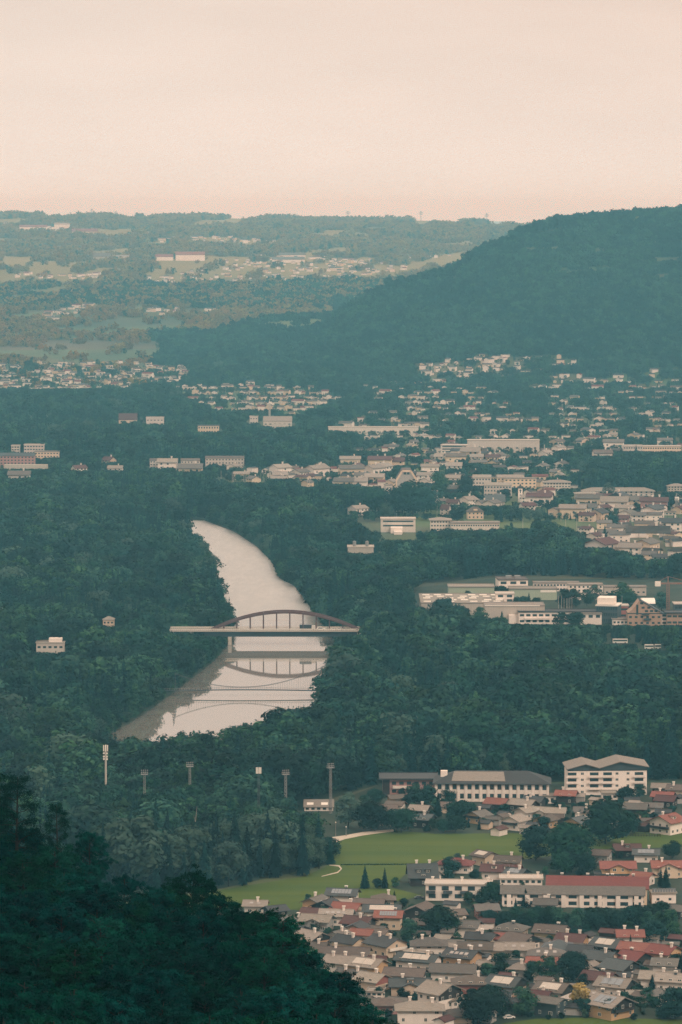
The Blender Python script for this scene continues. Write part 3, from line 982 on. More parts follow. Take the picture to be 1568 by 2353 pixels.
    if gable:
        gm = M[WALLN[gable]]
        xg = sgn * L / 2
        b = MB()
        z0 = max(2.6, e - 2.7)
        y_ = W / 2 + 0.03
        b.prism([(-y_, z0), (y_, z0), (y_, e), (0, e + r - 0.02), (-y_, e)], min(xg, xg + sgn * 0.06), max(xg, xg + sgn * 0.06))
        b.build('gable_cladding', gm, h)
    if wins:
        fl = 1 if e < 4 else (2 if e < 7.5 else 3)
        nx = max(1, int(L / 3.4))
        yb = -W / 2 - (1.4 if cross else 0)
        for f in range(fl):
            z = 0.9 + f * 2.75
            for k in range(nx):
                xx = -L / 2 + L * (k + 0.5) / nx
                if random.random() < 0.82:
                    inc = cross and abs(xx) < cross / 2
                    window(h, xx, (-W / 2 - 1.4) if inc else -W / 2, z, random.choice((1.1, 1.3, 1.6)), 1.35)
        ny = max(2, int(W / 3.6))
        rz2 = R(90) if sgn > 0 else R(-90)
        gx = sgn * (L / 2 + (0.06 if gable else 0))
        for f in range(fl + 1):
            z = 0.9 + f * 2.75
            lim = W / 2 if z + 1.3 < e else max(0, (e + r - z - 1.8) / math.tan(p))
            for k in range(ny):
                yy = -W / 2 + W * (k + 0.5) / ny
                if abs(yy) + 0.8 < lim and random.random() < 0.85:
                    window(h, gx, yy, z, 1.2, 1.35, rz2)
        if lim < 1.5 and e + r - (0.9 + fl * 2.75) > 2.2:
            window(h, gx, 0, 0.9 + fl * 2.75, 1.4, 1.2, rz2)
    if balc:
        z = 2.9 if e < 7.5 else 5.6
        gx = sgn * L / 2
        hw = W * 0.42
        b = MB()
        b.box(min(gx, gx + sgn * 1.3), max(gx, gx + sgn * 1.3), -hw, hw, z - 0.15, z, 0)
        b.box(min(gx + sgn * 1.24, gx + sgn * 1.3), max(gx + sgn * 1.24, gx + sgn * 1.3), -hw, hw, z, z + 1.0, 0)
        b.box(min(gx, gx + sgn * 1.3), max(gx, gx + sgn * 1.3), -hw - 0.06, -hw, z, z + 1.0, 0)
        b.box(min(gx, gx + sgn * 1.3), max(gx, gx + sgn * 1.3), hw, hw + 0.06, z, z + 1.0, 0)
        b.build('balcony', M['wall_wood'] if balc == 1 else M['frame'], h)
    return h

# near town: tile, x, y (middle of the roof), length, width, yaw, eave, roof, wall, words, options
HOUSES = [
 ('A', 195, 185, 10, 8, 62, 5, 'g', 'o', 'with small dark attic window at the meadow edge', dict(chim=1)),
 ('A', 405, 125, 12.5, 9, -12, 6.2, 's', 'w', 'covered by two rows of solar panels beside the meadow', dict(solar=6, cc=2)),
 ('A', 440, 235, 11, 9, -22, 4.5, 'p', 'c', 'behind a dark timber gable', dict(chim=1)),
 ('A', 285, 215, 9, 11, 62, 4.5, 'd', 'k', 'its wide black gable in front of salmon tiles', dict(chim=0)),
 ('A', 358, 287, 13, 9, -8, 4.8, 'l', 'w', 'with a row of four roof windows', dict(sky=4)),
 ('A', 170, 275, 8, 7, -20, 3.6, 'm', 'c', 'low beside the ochre house', dict(chim=0)),
 ('A', 205, 328, 12, 9, -18, 5.2, 'l', 'g', 'with a small white front gable', dict(cross=4.5, chim=0)),
 ('A', 615, 205, 12, 9, -10, 4.5, 'b', 'c', 'behind the solar strip roofs', dict(chim=0)),
 ('A', 715, 252, 15, 9, -6, 5.0, 's', 'w', 'with one long pale strip under the ridge', dict(solar=-1, chim=0)),
 ('A', 768, 298, 10.5, 8.5, -8, 6.2, 'p', 'c', 'carrying a full row of solar panels', dict(solar=7, chim=1, cc=2, balc=0)),
 ('A', 530, 345, 11, 10, -26, 4.6, 'm', 'k', 'with a tall white chimney', dict(chim=1)),
 ('A', 725, 165, 9, 8, 0, 4.0, 'b', 'c', 'at the meadow corner by the spruces', dict(hip=True)),
 ('A', 1020, 250, 12, 12, 70, 5.5, 'b', 'k', 'its huge dark gable above white ground floor', dict(chim=0, oh=1.3)),
 ('A', 1388, 375, 9, 9, -16, 5.2, 'g', 'w', 'with a black chimney between garden trees', dict(cc=2)),
 ('A', 515, 392, 9, 8, 70, 4.6, 'd', 'c', 'with an arched gable window', dict(chim=0)),
 ('A', 375, 450, 8, 7, 60, 5.0, 'g', 'w', 'tall and narrow between dark roofs', dict(chim=1)),
 ('A', 165, 462, 11, 12, -48, 4.0, 'l', 'o', 'its black gable above an ochre base', dict(gable='k', oh=1.2)),
 ('A', 455, 495, 11, 9, -40, 4.5, 'd', 'c', 'with two white chimneys in a line', dict(chim=2)),
 ('A', 560, 440, 8, 7, -20, 4.5, 'p', 'c', 'half hidden among dark ridges', dict(chim=0)),
 ('A', 680, 440, 8, 8, -25, 4.5, 'b', 'c', 'half hidden beside the salmon ridge', dict(chim=0)),
 ('A', 745, 505, 13, 11.5, -48, 5.6, 'd', 'c', 'with a balcony on its broad cream gable', dict(chim=2, balc=2)),
 ('A', 1080, 515, 13.5, 10, 0, 5.6, 'g', 'w', 'broad and square beside the dark trees', dict(hip=True, chim=1)),
 ('A', 425, 585, 19, 10, -8, 4.0, 'b', 'c', 'very long and low', dict(chim=1)),
 ('A', 175, 545, 10, 8, -10, 4.0, 'b', 'w', 'above the tree line of the slope', dict(chim=1)),
 ('A', 375, 650, 9, 9, -30, 4.6, 'l', 'w', 'first of a stepped terrace behind the near trees', dict(chim=2)),
 ('A', 600, 672, 13, 10.5, -32, 5.2, 'l', 'o', 'ending a stepped terrace with an ochre gable', dict(chim=2, solar=-2)),
 ('A', 480, 760, 11, 9.5, -30, 4.6, 'g', 'o', 'next to the dark red panelled gable', dict(chim=2)),
 ('A', 640, 790, 10, 10, -36, 4.8, 'l', 'c', 'with a dark red panel under the gable', dict(gable='r', chim=1)),
 ('A', 895, 750, 15, 9, -14, 4.6, 'b', 'g', 'with a bare wide slope and black gable end', dict(gable='k', chim=1)),
 ('A', 1000, 635, 16, 9.5, -24, 5.0, 's', 'w', 'striped by two pale strips', dict(solar=-3, chim=2)),
 ('A', 1345, 605, 12.5, 10, -30, 5.0, 'd', 'o', 'with a cluster of white roof windows', dict(sky=4, chim=2)),
 ('A', 1275, 720, 17, 10, -10, 4.6, 'g', 'w', 'the longest plain grey slope of its row', dict(chim=1)),
 ('A', 1445, 545, 13, 9, -6, 4.6, 'b', 'w', 'with white roof windows above the long grey slope', dict(sky=2, chim=0)),
 ('A', 1480, 468, 10, 8, -12, 4.5, 'd', 'c', 'at the edge of the dark garden trees', dict(chim=1)),
 ('A', 935, 832, 15, 9, 0, 4.6, 's', 'c', 'with dormer and round topped front wing', dict(dormer=1, cross=5.5, chim=1)),
 ('A', 1165, 870, 11, 13, -44, 7.4, 'l', 'w', 'tall with black gable and small side balcony', dict(gable='k', chim=1, oh=1.3)),
 ('A', 1290, 955, 10, 7, -72, 3.4, 'l', 'w', 'low flat gabled front below the tall white house', dict(pitch=14, chim=0)),
 ('A', 1405, 812, 13, 10, 0, 4.8, 'b', 'r', 'with pale ridges and red walls', dict(hip=True, chim=1)),
 ('A', 1010, 1015, 17, 10, 0, 6.0, 'l', 'w', 'and two storeys of tall windows', dict(hip=True, chim=2)),
 ('A', 755, 985, 10, 8, 0, 4.0, 'b', 'p', 'small behind the slope trees', dict(hip=True, chim=0)),
 ('A', 1310, 1070, 10.5, 8, 0, 3.0, 'g', 'c', 'single storey garage block with brown doors', dict(hip=True, chim=1, cc=2)),
 ('A', 1020, 362, 6, 6, -20, 3.6, 'b', 'k', 'small shed like between two dark trees', dict(chim=0)),
 ('A', 30, 335, 8, 7, -20, 4.2, 'g', 'w', 'peeping out above the slope trees', dict(chim=1)),
 ('A', 40, 410, 8, 8, -40, 4.2, 'd', 'k', 'just above the slope trees', dict(chim=0)),
 ('A', 1285, 285, 7, 7, 20, 4.0, 'b', 'c', 'small beside the flat white apartments', dict(chim=0)),
 ('A', 1530, 245, 9, 8, 10, 4.5, 'g', 'r', 'at the corner of the spruce group', dict(chim=0)),
 ('B', 225, 395, 12, 10, -20, 4.8, 'g', 'w', 'with a dark chimney at the tree belt', dict(hip=True, cc=2)),
 ('B', 540, 412, 12, 10, -18, 4.8, 'b', 'y', 'along the tree belt', dict(chim=1, cc=2)),
 ('B', 300, 482, 11, 12, -42, 4.4, 'b', 'w', 'with timber upper gable over white ground floor', dict(gable='k', chim=0)),
 ('B', 120, 470, 7, 7, -5, 4.2, 'p', 'p', 'the small all pink one', dict(chim=0)),
 ('B', 705, 482, 11, 10, -22, 4.4, 'm', 'o', 'with pale ridge chimneys below the tree belt', dict(chim=2)),
 ('B', 600, 535, 12, 11, -12, 4.2, 's', 'c', 'low and wide with little roof windows', dict(hip=True, chim=1)),
 ('B', 990, 518, 11, 11, -34, 4.2, 's', 'k', 'with two big pale panels', dict(solar=-2, chim=0)),
 ('B', 1158, 448, 10, 8.5, 0, 5.2, 'p', 'w', 'alone in front of the tree belt', dict(chim=2)),
 ('B', 1200, 548, 11, 9, -24, 4.2, 'p', 'c', 'behind a pointed spruce', dict(chim=0)),
 ('B', 1425, 572, 10, 11, -36, 5.0, 'r', 'o', 'with one white chimney at its peak', dict(chim=1, cpos=[0.42])),
 ('B', 1190, 620, 9.5, 11, -42, 4.2, 'r', 'k', 'with black timber gable', dict(gable='k', chim=1, cc=2)),
 ('B', 925, 618, 12, 10.5, -32, 4.6, 's', 'c', 'with a long cream gable end', dict(chim=1)),
 ('B', 1085, 688, 11, 12, -42, 4.6, 's', 'w', 'its gable boarded in black timber', dict(gable='k', chim=1)),
 ('B', 775, 568, 9, 8, -20, 4.2, 'd', 'c', 'wedged between slate neighbours', dict(chim=0)),
 ('B', 505, 592, 14, 9, -4, 4.0, 'g', 'w', 'with a line of white roof windows and low eaves', dict(sky=3, hip=True, chim=1)),
 ('B', 250, 548, 15, 9, -4, 4.2, 'l', 'w', 'with three glaring roof windows', dict(sky=3, chim=0)),
 ('B', 50, 550, 11, 9, -4, 4.2, 'l', 'c', 'at the end of the row with glaring roof windows', dict(sky=2, chim=0)),
 ('B', 1435, 672, 9, 8.5, -12, 4.8, 'g', 'w', 'beside a tall dark tree', dict(chim=1)),
 ('B', 1370, 775, 11.5, 9, -14, 4.6, 'l', 'w', 'between a narrow spruce and its twin', dict(chim=1)),
 ('B', 1495, 792, 11, 10, -16, 4.8, 'l', 'w', 'cut by the picture edge above the small cream gable', dict(chim=1, cc=2)),
 ('B', 915, 780, 11.5, 10, -28, 4.6, 'm', 'g', 'with black chimney and grey walls', dict(cc=2)),
 ('B', 1045, 828, 12, 11, -28, 5.0, 'l', 'w', 'with a row of dark solar panels and timber gable', dict(solar=3, gable='k', chim=2)),
 ('B', 560, 865, 11.5, 11, -30, 5.0, 'b', 'w', 'with one wide pale panel and timber gable', dict(solar=-1, gable='k', chim=1)),
 ('B', 185, 818, 12, 12, -30, 4.8, 's', 'b', 'with large pale panels over brick walls', dict(solar=-2, gable='k', chim=1)),
 ('B', 540, 972, 9.5, 9, -34, 6.2, 'g', 't', 'modern and boxy below the yellow tree', dict(pitch=14, gable='t', chim=0)),
 ('B', 1010, 968, 12, 13, -46, 6.0, 'l', 'o', 'with dark timber balconies near the lawn', dict(solar=3, balc=1, gable='k', oh=1.3, chim=1)),
 ('B', 910, 922, 7.5, 6, -12, 4.0, 'l', 'w', 'small beside the yellow tree', dict(sky=2, chim=1, cc=2)),
 ('B', 1415, 918, 6, 7, -70, 4.6, 'g', 'c', 'its small gable between conifers', dict(chim=0)),
 ('B', 1510, 250, 8, 7, -28, 4.2, 'g', 'k', 'at the end of the red terrace', dict(chim=0)),
 ('B', 45, 690, 7, 7, -10, 3.8, 'l', 'w', 'beside two round garden trees', dict(chim=0)),
 ('B', 300, 705, 7, 8, -20, 4.2, 'l', 'g', 'with timber framing under a pale hip', dict(hip=True, chim=1)),
 ('B', 470, 662, 11, 8, -10, 4.2, 'p', 'c', 'seen between two garden trees', dict(chim=1)),
 ('B', 845, 742, 7, 6, -70, 3.6, 'l', 'w', 'its small white edged gable facing the lane', dict(chim=0)),
 ('B', 130, 918, 9, 8, -14, 3.8, 'd', 'w', 'low behind bright green crowns', dict(chim=0)),
 ('B', 30, 820, 7, 7, -10, 4.0, 'g', 'r', 'next to the brick house', dict(chim=0)),
 ('B', 455, 925, 7, 7, -25, 3.6, 'm', 'g', 'behind the modern boxy house', dict(chim=1)),
 ('B', 35, 472, 8, 8, -35, 4.2, 'd', 'c', 'next to the small all pink house', dict(chim=1)),
 ('C', 660, 430, 9.5, 8, -14, 5.2, 'p', 'k', 'two pitched beside the school end', dict(chim=1, gable='k')),
 ('C', 120, 492, 10, 9, -26, 4.2, 'p', 'k', 'below the school windows', dict(gable='k', chim=0)),
 ('C', 320, 500, 12, 9, -30, 4.2, 'l', 'k', 'with black gable below the school', dict(gable='k', chim=1)),
 ('C', 410, 475, 9, 8, -25, 4.4, 'd', 'k', 'tight under the school eaves', dict(chim=1)),
 ('C', 345, 560, 9, 8, 45, 4.2, 'l', 'w', 'pale ridged row behind the chalet', dict(chim=1)),
 ('C', 475, 560, 11, 8, -20, 4.2, 'l', 'w', 'with two small front gables', dict(cross=3.5, chim=0, sky=2)),
 ('C', 575, 565, 9, 8, -8, 4.2, 'l', 'g', 'with a tall pale stack', dict(chim=1)),
 ('C', 255, 625, 9, 10, 56, 5.4, 'l', 'w', 'chalet with a dark balcony facing the meadow', dict(balc=1, chim=0, oh=1.2)),
 ('C', 495, 625, 9, 9, 58, 4.4, 'b', 'o', 'its small ochre gable behind shrubs', dict(chim=0)),
 ('C', 745, 640, 10, 10, 56, 4.2, 's', 'o', 'its ochre gable under wide slate eaves', dict(chim=1)),
 ('C', 800, 558, 9, 8, -6, 4.4, 'g', 'w', 'beside the great dark linden', dict(chim=1)),
 ('C', 1205, 532, 10.5, 9, -12, 4.6, 'g', 'k', 'square timber block above the fence', dict(chim=0)),
 ('C', 1345, 525, 8, 7, -8, 4.4, 'g', 'w', 'behind the square timber block', dict(chim=0)),
 ('C', 1450, 625, 12, 12.5, 50, 7.0, 'p', 'w', 'large chalet with stacked balconies above the fence', dict(balc=1, dormer=1, chim=1, oh=1.4)),
 ('C', 1420, 440, 10, 8, -18, 4.2, 'p', 'k', 'behind the square timber block and apartments', dict(chim=1)),
 ('C', 1445, 470, 9, 9, -22, 4.2, 'm', 'k', 'crossing the salmon one behind it', dict(chim=0)),
 ('C', 1400, 372, 8, 7, -10, 4.2, 'l', 'k', 'beside the apartment block', dict(chim=0)),
 ('C', 1530, 385, 9, 9, -16, 4.8, 'b', 'c', 'highest up at the wood edge', dict(chim=1)),
 ('C', 1135, 852, 11.5, 9, 0, 4.4, 'm', 'k', 'with a dark front dormer at the meadow edge', dict(dormer=1, chim=1)),
 ('C', 1285, 890, 11, 8, -6, 4.4, 's', 'w', 'with solar edge beside the maroon one', dict(solar=4, chim=1)),
 ('C', 935, 895, 8, 8, -20, 4.4, 'b', 'g', 'wrapped by dark lindens', dict(chim=0)),
 ('C', 1062, 990, 15, 10, 0, 5.8, 'p', 'o', 'with a cross gable and three glass doors', dict(cross=7.5, chim=0)),
 ('C', 1455, 985, 14, 10, 0, 5.4, 'p', 'c', 'with a cross gable cut by the picture edge', dict(cross=8, chim=1)),
 ('C', 1260, 1072, 8, 8, -30, 4.2, 'p', 'w', 'small beside the big cross gabled one', dict(chim=1)),
 ('C', 205, 945, 11, 9, -14, 5.2, 'b', 'c', 'above the white dormers', dict(chim=1)),
 ('C', 150, 1015, 17, 10, -10, 4.6, 'm', 'w', 'long with two white dormers', dict(dormer=2, chim=1)),
 ('C', 20, 905, 9, 8, -50, 5.2, 'b', 'c', 'with pale roof panel at the meadow edge', dict(solar=-1, chim=0)),
 ('C', 270, 1042, 8, 9, -30, 4.2, 's', 'k', 'with frames of solar panels and dark gable', dict(solar=2, chim=1)),
 ('D', 1290, 965, 15, 10, -12, 4.4, 'r', 'w', 'half hidden by a tree at the meadow edge', dict(chim=1, hip=True)),
 ('D', 1030, 1030, 12, 11, 4, 5.0, 's', 'k', 'steep and barrel like with roof dishes by the meadow', dict(pitch=40, dormer=2, chim=2)),
 ('D', 1085, 1062, 8, 8, -28, 4.2, 'l', 'w', 'in front of the barrel like slate house', dict(chim=0)),
 ('D', 1035, 615, 9.5, 9, -24, 5.0, 's', 'k', 'black alpine one at the top of the meadow', dict(chim=1, gable='k')),
 ('D', 1010, 545, 8.5, 8, -18, 4.2, 'l', 'k', 'behind the black alpine house', dict(chim=1)),
 ('D', 765, 540, 8, 7, -5, 4.0, 'b', 'c', 'low behind the road trees', dict(chim=0)),
 ('D', 1470, 590, 9, 9, 52, 4.4, 'g', 'o', 'its ochre gable with dark balcony', dict(balc=1, chim=1)),
 ('D', 1240, 520, 7, 7, -10, 4.0, 'b', 'c', 'under the pink school wing', dict(chim=0)),
 ('D', 820, 460, 7, 6, 20, 3.8, 'b', 'c', 'small below the pink wing', dict(chim=0)),
 ('D', 820, 512, 8, 7, -20, 3.8, 'b', 'w', 'behind the parked cars by the road', dict(chim=0)),
]
for hrow in HOUSES:
    house(*hrow[:10], **hrow[10])

# small solar houses above the slope trees
house('P', 588, 2073, 9, 7.5, -6, 4.4, 'l', 'w', 'with two black roof windows above the slope trees', chim=1, sky=2)
house('P', 633, 2085, 8, 7, 30, 3.8, 'd', 'k', 'low beside the lone spruce', chim=0)

# ---- larger buildings: front wall from x0 to x1, top edge at y_top, standing at y_base
def block(t, x0, x1, yt, yb, depth, label, cat='building', name='building', wall='wall_white', roof='roof_grey', kind='flat', floors=2, bays=6, yaw=0.0, ww=1.6, wh=1.4, dark=True, rise=3.0, oh=0.5, band=False, vis=None, group=None, top_z0=0.9, skip=(), wl=None):
    ax, ay = T(t, x0, yb)
    bx, by = T(t, x1, yb)
    X0, Y0 = at(ax, ay, 0)
    X1, _ = at(bx, ay, 0)
    L = X1 - X0
    # height from the line of sight of the top edge
    _, ty = T(t, x0, yt)
    a, b, c = ray((ax + bx) / 2, ty)
    H = CAMH + c * Y0 / b
    o = thing(name, label, cat, ((X0 + X1) / 2, Y0, 0.03), R(yaw), group)
    vx = T(t, x0, vis)[1] if vis else None
    if wall == 'wall_white' and t in 'KLMNP': wall = 'wall_pale'
    wm, rm = M[wall], M[roof]
    b = MB()
    if kind == 'gable':
        b.prism([(0, -0.3), (depth, -0.3), (depth, H), (depth / 2, H + rise - 0.05), (0, H)], -L / 2, L / 2)
    else:
        b.box(-L / 2, L / 2, 0, depth, -0.3, H)
    b.build('wall', wm, o)
    b = MB()
    if kind == 'flat':
        b.box(-L / 2 - oh, L / 2 + oh, -oh, depth + oh, H + 0.004, H + 0.35)
        b.box(-L / 2 - oh, L / 2 + oh, -oh, -oh + 0.3, H + 0.352, H + 0.7)
        b.box(-L / 2 - oh, L / 2 + oh, depth + oh - 0.3, depth + oh, H + 0.352, H + 0.7)
        b.box(-L / 2 - oh, -L / 2 - oh + 0.3, -oh + 0.302, depth + oh - 0.302, H + 0.352, H + 0.7)
        b.box(L / 2 + oh - 0.3, L / 2 + oh, -oh + 0.302, depth + oh - 0.302, H + 0.352, H + 0.7)
    elif kind == 'gable':
        k = rise / (depth / 2)
        e0 = H - oh * k + 0.3
        prof = [(-oh, e0 - 0.3), (depth / 2, H + rise), (depth + oh, e0 - 0.3), (depth + oh, e0), (depth / 2, H + rise + 0.3), (-oh, e0)]
        n = 6
        b.add([(-L / 2 - oh, q[0], q[1]) for q in prof] + [(L / 2 + oh, q[0], q[1]) for q in prof],
              [(i, n + i, n + (i + 1) % n, (i + 1) % n)[::-1] for i in range(n)] + [(0, 1, 4, 5), (1, 2, 3, 4), (11, 10, 7, 6), (10, 9, 8, 7)])
    else:
        a_, w0, w1 = L / 2 + oh, -oh, depth + oh
        rl = max(0.3, L / 2 - depth / 2)
        ym = depth / 2
        b.add([(-a_, w0, H), (a_, w0, H), (a_, w1, H), (-a_, w1, H), (-rl, ym, H + rise), (rl, ym, H + rise), (-a_, w0, H - 0.25), (a_, w0, H - 0.25), (a_, w1, H - 0.25), (-a_, w1, H - 0.25)],
              [(0, 1, 5, 4), (1, 2, 5), (2, 3, 4, 5), (3, 0, 4), (9, 8, 7, 6), (0, 6, 7, 1), (1, 7, 8, 2), (2, 8, 9, 3), (3, 9, 6, 0)])
    ro = b.build('roof', rm, o)
    fh = H / max(floors, 1)
    for f in range(floors):
        if f in skip:
            continue
        z = f * fh + fh * 0.32
        if band:
            window(o, 0, 0, z, L * 0.88, min(wh, fh * 0.5), 0, WIND)
        else:
            for k in range(bays):
                window(o, -L / 2 + L * (k + 0.5) / bays, 0, z, min(ww, L / bays * 0.8), min(wh, fh * 0.55), 0, WIND if dark else WIN)
    c_, s_ = math.cos(R(yaw)), math.sin(R(yaw))
    pts = [((X0 + X1) / 2 + c_ * u - s_ * v, Y0 + s_ * u + c_ * v, z) for u in (-L / 2, L / 2) for v in (0, depth) for z in (H * 0.3, H)]
    protect(pts, 0.1)
    if vx:
        q = PROT[-1]
        PROT[-1] = (q[0], q[1], q[2], vx, q[4])
    return o, ro, L, H

# ---- near town, larger buildings
# pink and white school below the wood
o, ro, L, H = block('D', 720, 1130, 330, 455, 18, 'long pink school wing with flat dark eaves at the wood edge', 'school', 'school', 'wall_pink', 'roof_dark', 'flat', 2, 7, 0, 2.2, 1.6, True, oh=1.8)
b = MB(); b.box(-L * 0.31, L * 0.02, -1.4, -0.004, 3.6, 4.8); b.build('balcony', M['wall_white'], o)
b = MB(); b.box(-L / 2 - 0.06, -L / 2 + 3.4, -0.25, -0.004, 0, H - 0.02); b.build('end_wall', M['wall_wood'], o)
o, ro, L, H = block('D', 1135, 2015, 362, 505, 20, 'long white school wing with tall pilasters and grey hipped roof', 'school', 'school', 'wall_white', 'roof_dark', 'hip', 2, 15, -3, 1.9, 2.8, True, rise=5.0, oh=1.6)
for k in range(16):
    b = MB(); xx = -L / 2 + L * k / 15.0; b.box(xx - 0.45, xx + 0.45, -0.55, -0.004, 0, H - 0.3); b.build('pilaster', M['wall_white'], o)
roof_o = ro
b = MB()
sl = 5.0 / (10 + 1.6)
for x0, x1 in ((-L * 0.36, L * 0.12),):
    V = [(x0, 0.6, H + 0.12 + sl * 2.2), (x1, 0.6, H + 0.12 + sl * 2.2), (x1 - 1, 8.8, H + 0.12 + sl * 10.4), (x0 + 1, 8.8, H + 0.12 + sl * 10.4)]
    b.add(V + [(p[0], p[1], p[2] - 0.08) for p in V], [(0, 1, 2, 3), (7, 6, 5, 4), (0, 4, 5, 1), (1, 5, 6, 2), (2, 6, 7, 3), (3, 7, 4, 0)])
b.build('roof_sheet', M['roof_light'], ro)
b = MB(); b.box(-L * 0.46, -L * 0.40, 6, 9, H + 2.2, H + 5.2); b.build('roof_house', M['wall_white'], ro)

# apartment block with zigzag green roof
o, ro, L, H = block('C', 672, 1292, 262, 452, 17, 'four storey apartment block with a zigzag roof in front of the wood', 'apartment block', 'apartment_block', 'wall_white', 'bridge_dark', 'flat', 4, 1, 3, 1.4, 1.4, True, oh=0.2, skip=(0, 1, 2, 3))
b = MB()
zs = [(-0.5, 0.3), (-0.27, 2.9), (-0.10, 0.9), (0.15, 4.0), (0.5, 1.3)]
for (u0, z0), (u1, z1) in zip(zs[:-1], zs[1:]):
    xa, xb = u0 * L * 1.05, u1 * L * 1.05
    V = [(xa, -1.6, H + z0 + 0.8), (xb, -1.6, H + z1 + 0.8), (xb, 18, H + z1 + 1.6), (xa, 18, H + z0 + 1.6)]
    b.add(V + [(p[0], p[1], p[2] - 0.4) for p in V], [(0, 1, 2, 3), (7, 6, 5, 4), (0, 4, 5, 1), (1, 5, 6, 2), (2, 6, 7, 3), (3, 7, 4, 0)])
b.build('upper_roof', M['roof_light'], ro)
b = MB()
for (u0, z0), (u1, z1) in zip(zs[:-1], zs[1:]):
    xa, xb = u0 * L, u1 * L
    b.add([(xa, -0.3, H + 0.36), (xb, -0.3, H + 0.36), (xb, -0.3, H + z1 + 0.6), (xa, -0.3, H + z0 + 0.6), (xa, 17, H + 0.36), (xb, 17, H + 0.36), (xb, 17, H + z1 + 0.9), (xa, 17, H + z0 + 0.9)],
          [(0, 1, 2, 3), (5, 4, 7, 6), (0, 3, 7, 4), (1, 5, 6, 2)])
b.build('mansard', M['wall_teal'], ro)
for u in (-0.45, -0.17, 0.0, 0.40):
    for f in range(1, 4):
        z = f * H / 4
        b = MB(); w = L * 0.075
        b.box(u * L - w, u * L + w, -1.5, -0.004, z - 0.2, z)
        b.box(u * L - w, u * L + w, -1.56, -1.5, z - 0.2, z + 1.0)
        b.build('balcony', M['wall_white'], o)
        window(o, u * L, 0, z + 0.25, L * 0.11, 2.0, 0, WIND)
for u in (-0.32, 0.12, 0.26):
    for f in range(4):
        window(o, u * L, 0, f * H / 4 + 1.0, 1.6, 1.3, 0, WIN)

# red roofed terrace, grey roofed terrace, flat apartments
o, ro, L, H = block('B', 512, 1290, 100, 232, 12, 'long three storey cream terrace under one red roof', 'terrace', 'terrace', 'wall_cream', 'roof_red', 'gable', 3, 12, -5, 1.5, 1.3, False, rise=3.6, oh=0.9, vis=140)
for u in (-0.36, -0.1, 0.1, 0.15, 0.36):
    link('chimney', CHIM[2], ro, (u * L, 7.0, H + 2.6))
o, ro, L, H = block('B', 155, 1262, 150, 255, 9, 'long two storey white terrace under one grey roof below the red terrace', 'terrace', 'terrace', 'wall_white', 'roof_grey', 'gable', 2, 11, -4, 3.4, 1.8, True, rise=2.4, oh=0.9)
for k in range(8):
    xx = -L * 0.45 + L * 0.9 * k / 7
    b = MB(); b.box(xx - 0.9, xx + 0.9, -0.9, -0.004, 0, H - 0.5); b.build('bay', M['wall_white'], o)
house('B', 500, 200, 9, 8, -8, 3.2, 'g', 'g', 'low dark annexe before the grey terrace', chim=1)
o, ro, L, H = block('A', 1055, 1568, 82, 205, 11, 'flat roofed white apartments with dark recessed bays by the meadow', 'apartment block', 'apartment_block', 'wall_white', 'metal_pale', 'flat', 2, 5, -4, 3.0, 2.2, True)
for u in (-0.42, -0.16, 0.1, 0.36):
    b = MB(); b.box(u * L - 1.9, u * L + 1.9, -1.3, -0.004, H * 0.48, H * 0.48 + 1.1); b.build('balcony', M['dark_steel'], o)
for u in (-0.4, 0.05, 0.45):
    link('chimney', CHIM[0], ro, (u * L, 5, H))
o, ro, L, H = block('B', 140, 470, 38, 115, 10, 'stepped flat roofed white apartments beside the garden trees', 'apartment block', 'apartment_block', 'wall_white', 'metal_pale', 'flat', 2, 7, -2, 1.5, 1.3, True)
link('chimney', CHIM[0], ro, (L * 0.4, 4, H)); link('chimney', CHIM[0], ro, (-L * 0.3, 4, H))
block('C', 890, 1180, 1083, 1120, 8, 'low flat pale building behind the red terrace', 'building', 'building', 'wall_white', 'roof_slate', 'flat', 1, 9, 0, 1.2, 1.2, True)
block('C', 480, 710, 468, 520, 9, 'flat white bungalow under the salmon roof by the school', 'house', 'house', 'wall_white', 'roof_light', 'flat', 1, 5, -3, 1.5, 1.6, True)
block('C', 940, 1060, 445, 490, 9, 'small flat white house below the apartment block', 'house', 'house', 'wall_white', 'roof_light', 'flat', 1, 3, 0, 1.5, 1.3, True)
o, ro, L, H = block('D', 105, 330, 548, 578, 18, 'low shed with two pale roof lights among trees by the road', 'shed', 'shed', 'wall_white', 'roof_light', 'gable', 1, 5, 0, 1.6, 1.2, True, rise=2.2, vis=556)
for u in (-0.3, 0.2):
    b = MB(); k = 2.2 / 9; b.add([(u * L - 1.6, 2, H + 0.38 + 2 * k), (u * L + 1.6, 2, H + 0.38 + 2 * k), (u * L + 1.6, 5, H + 0.38 + 5 * k), (u * L - 1.6, 5, H + 0.38 + 5 * k)], [(0, 1, 2, 3)]); b.build('skylight', M['white'], ro)
block('A', 590, 712, 925, 985, 7, 'tiny flat roofed white house above the slope trees', 'house', 'house', 'wall_white', 'roof_light', 'flat', 2, 3, -10, 1.3, 1.2, True)
o, ro, L, H = block('B', 1330, 1520, 150, 225, 7, 'white walled yard behind a glass screen by the red terrace', 'building', 'building', 'wall_white', 'roof_light', 'flat', 1, 2, 4, 1.2, 1.0, True)
b = MB()
for k in range(9):
    xx = -L / 2 + L * (k + 0.5) / 9; b.box(xx - L * 0.045, xx + L * 0.045, 0.2, 0.3, H + 0.75, H + 2.4)
b.build('screen', M['panel'], ro)

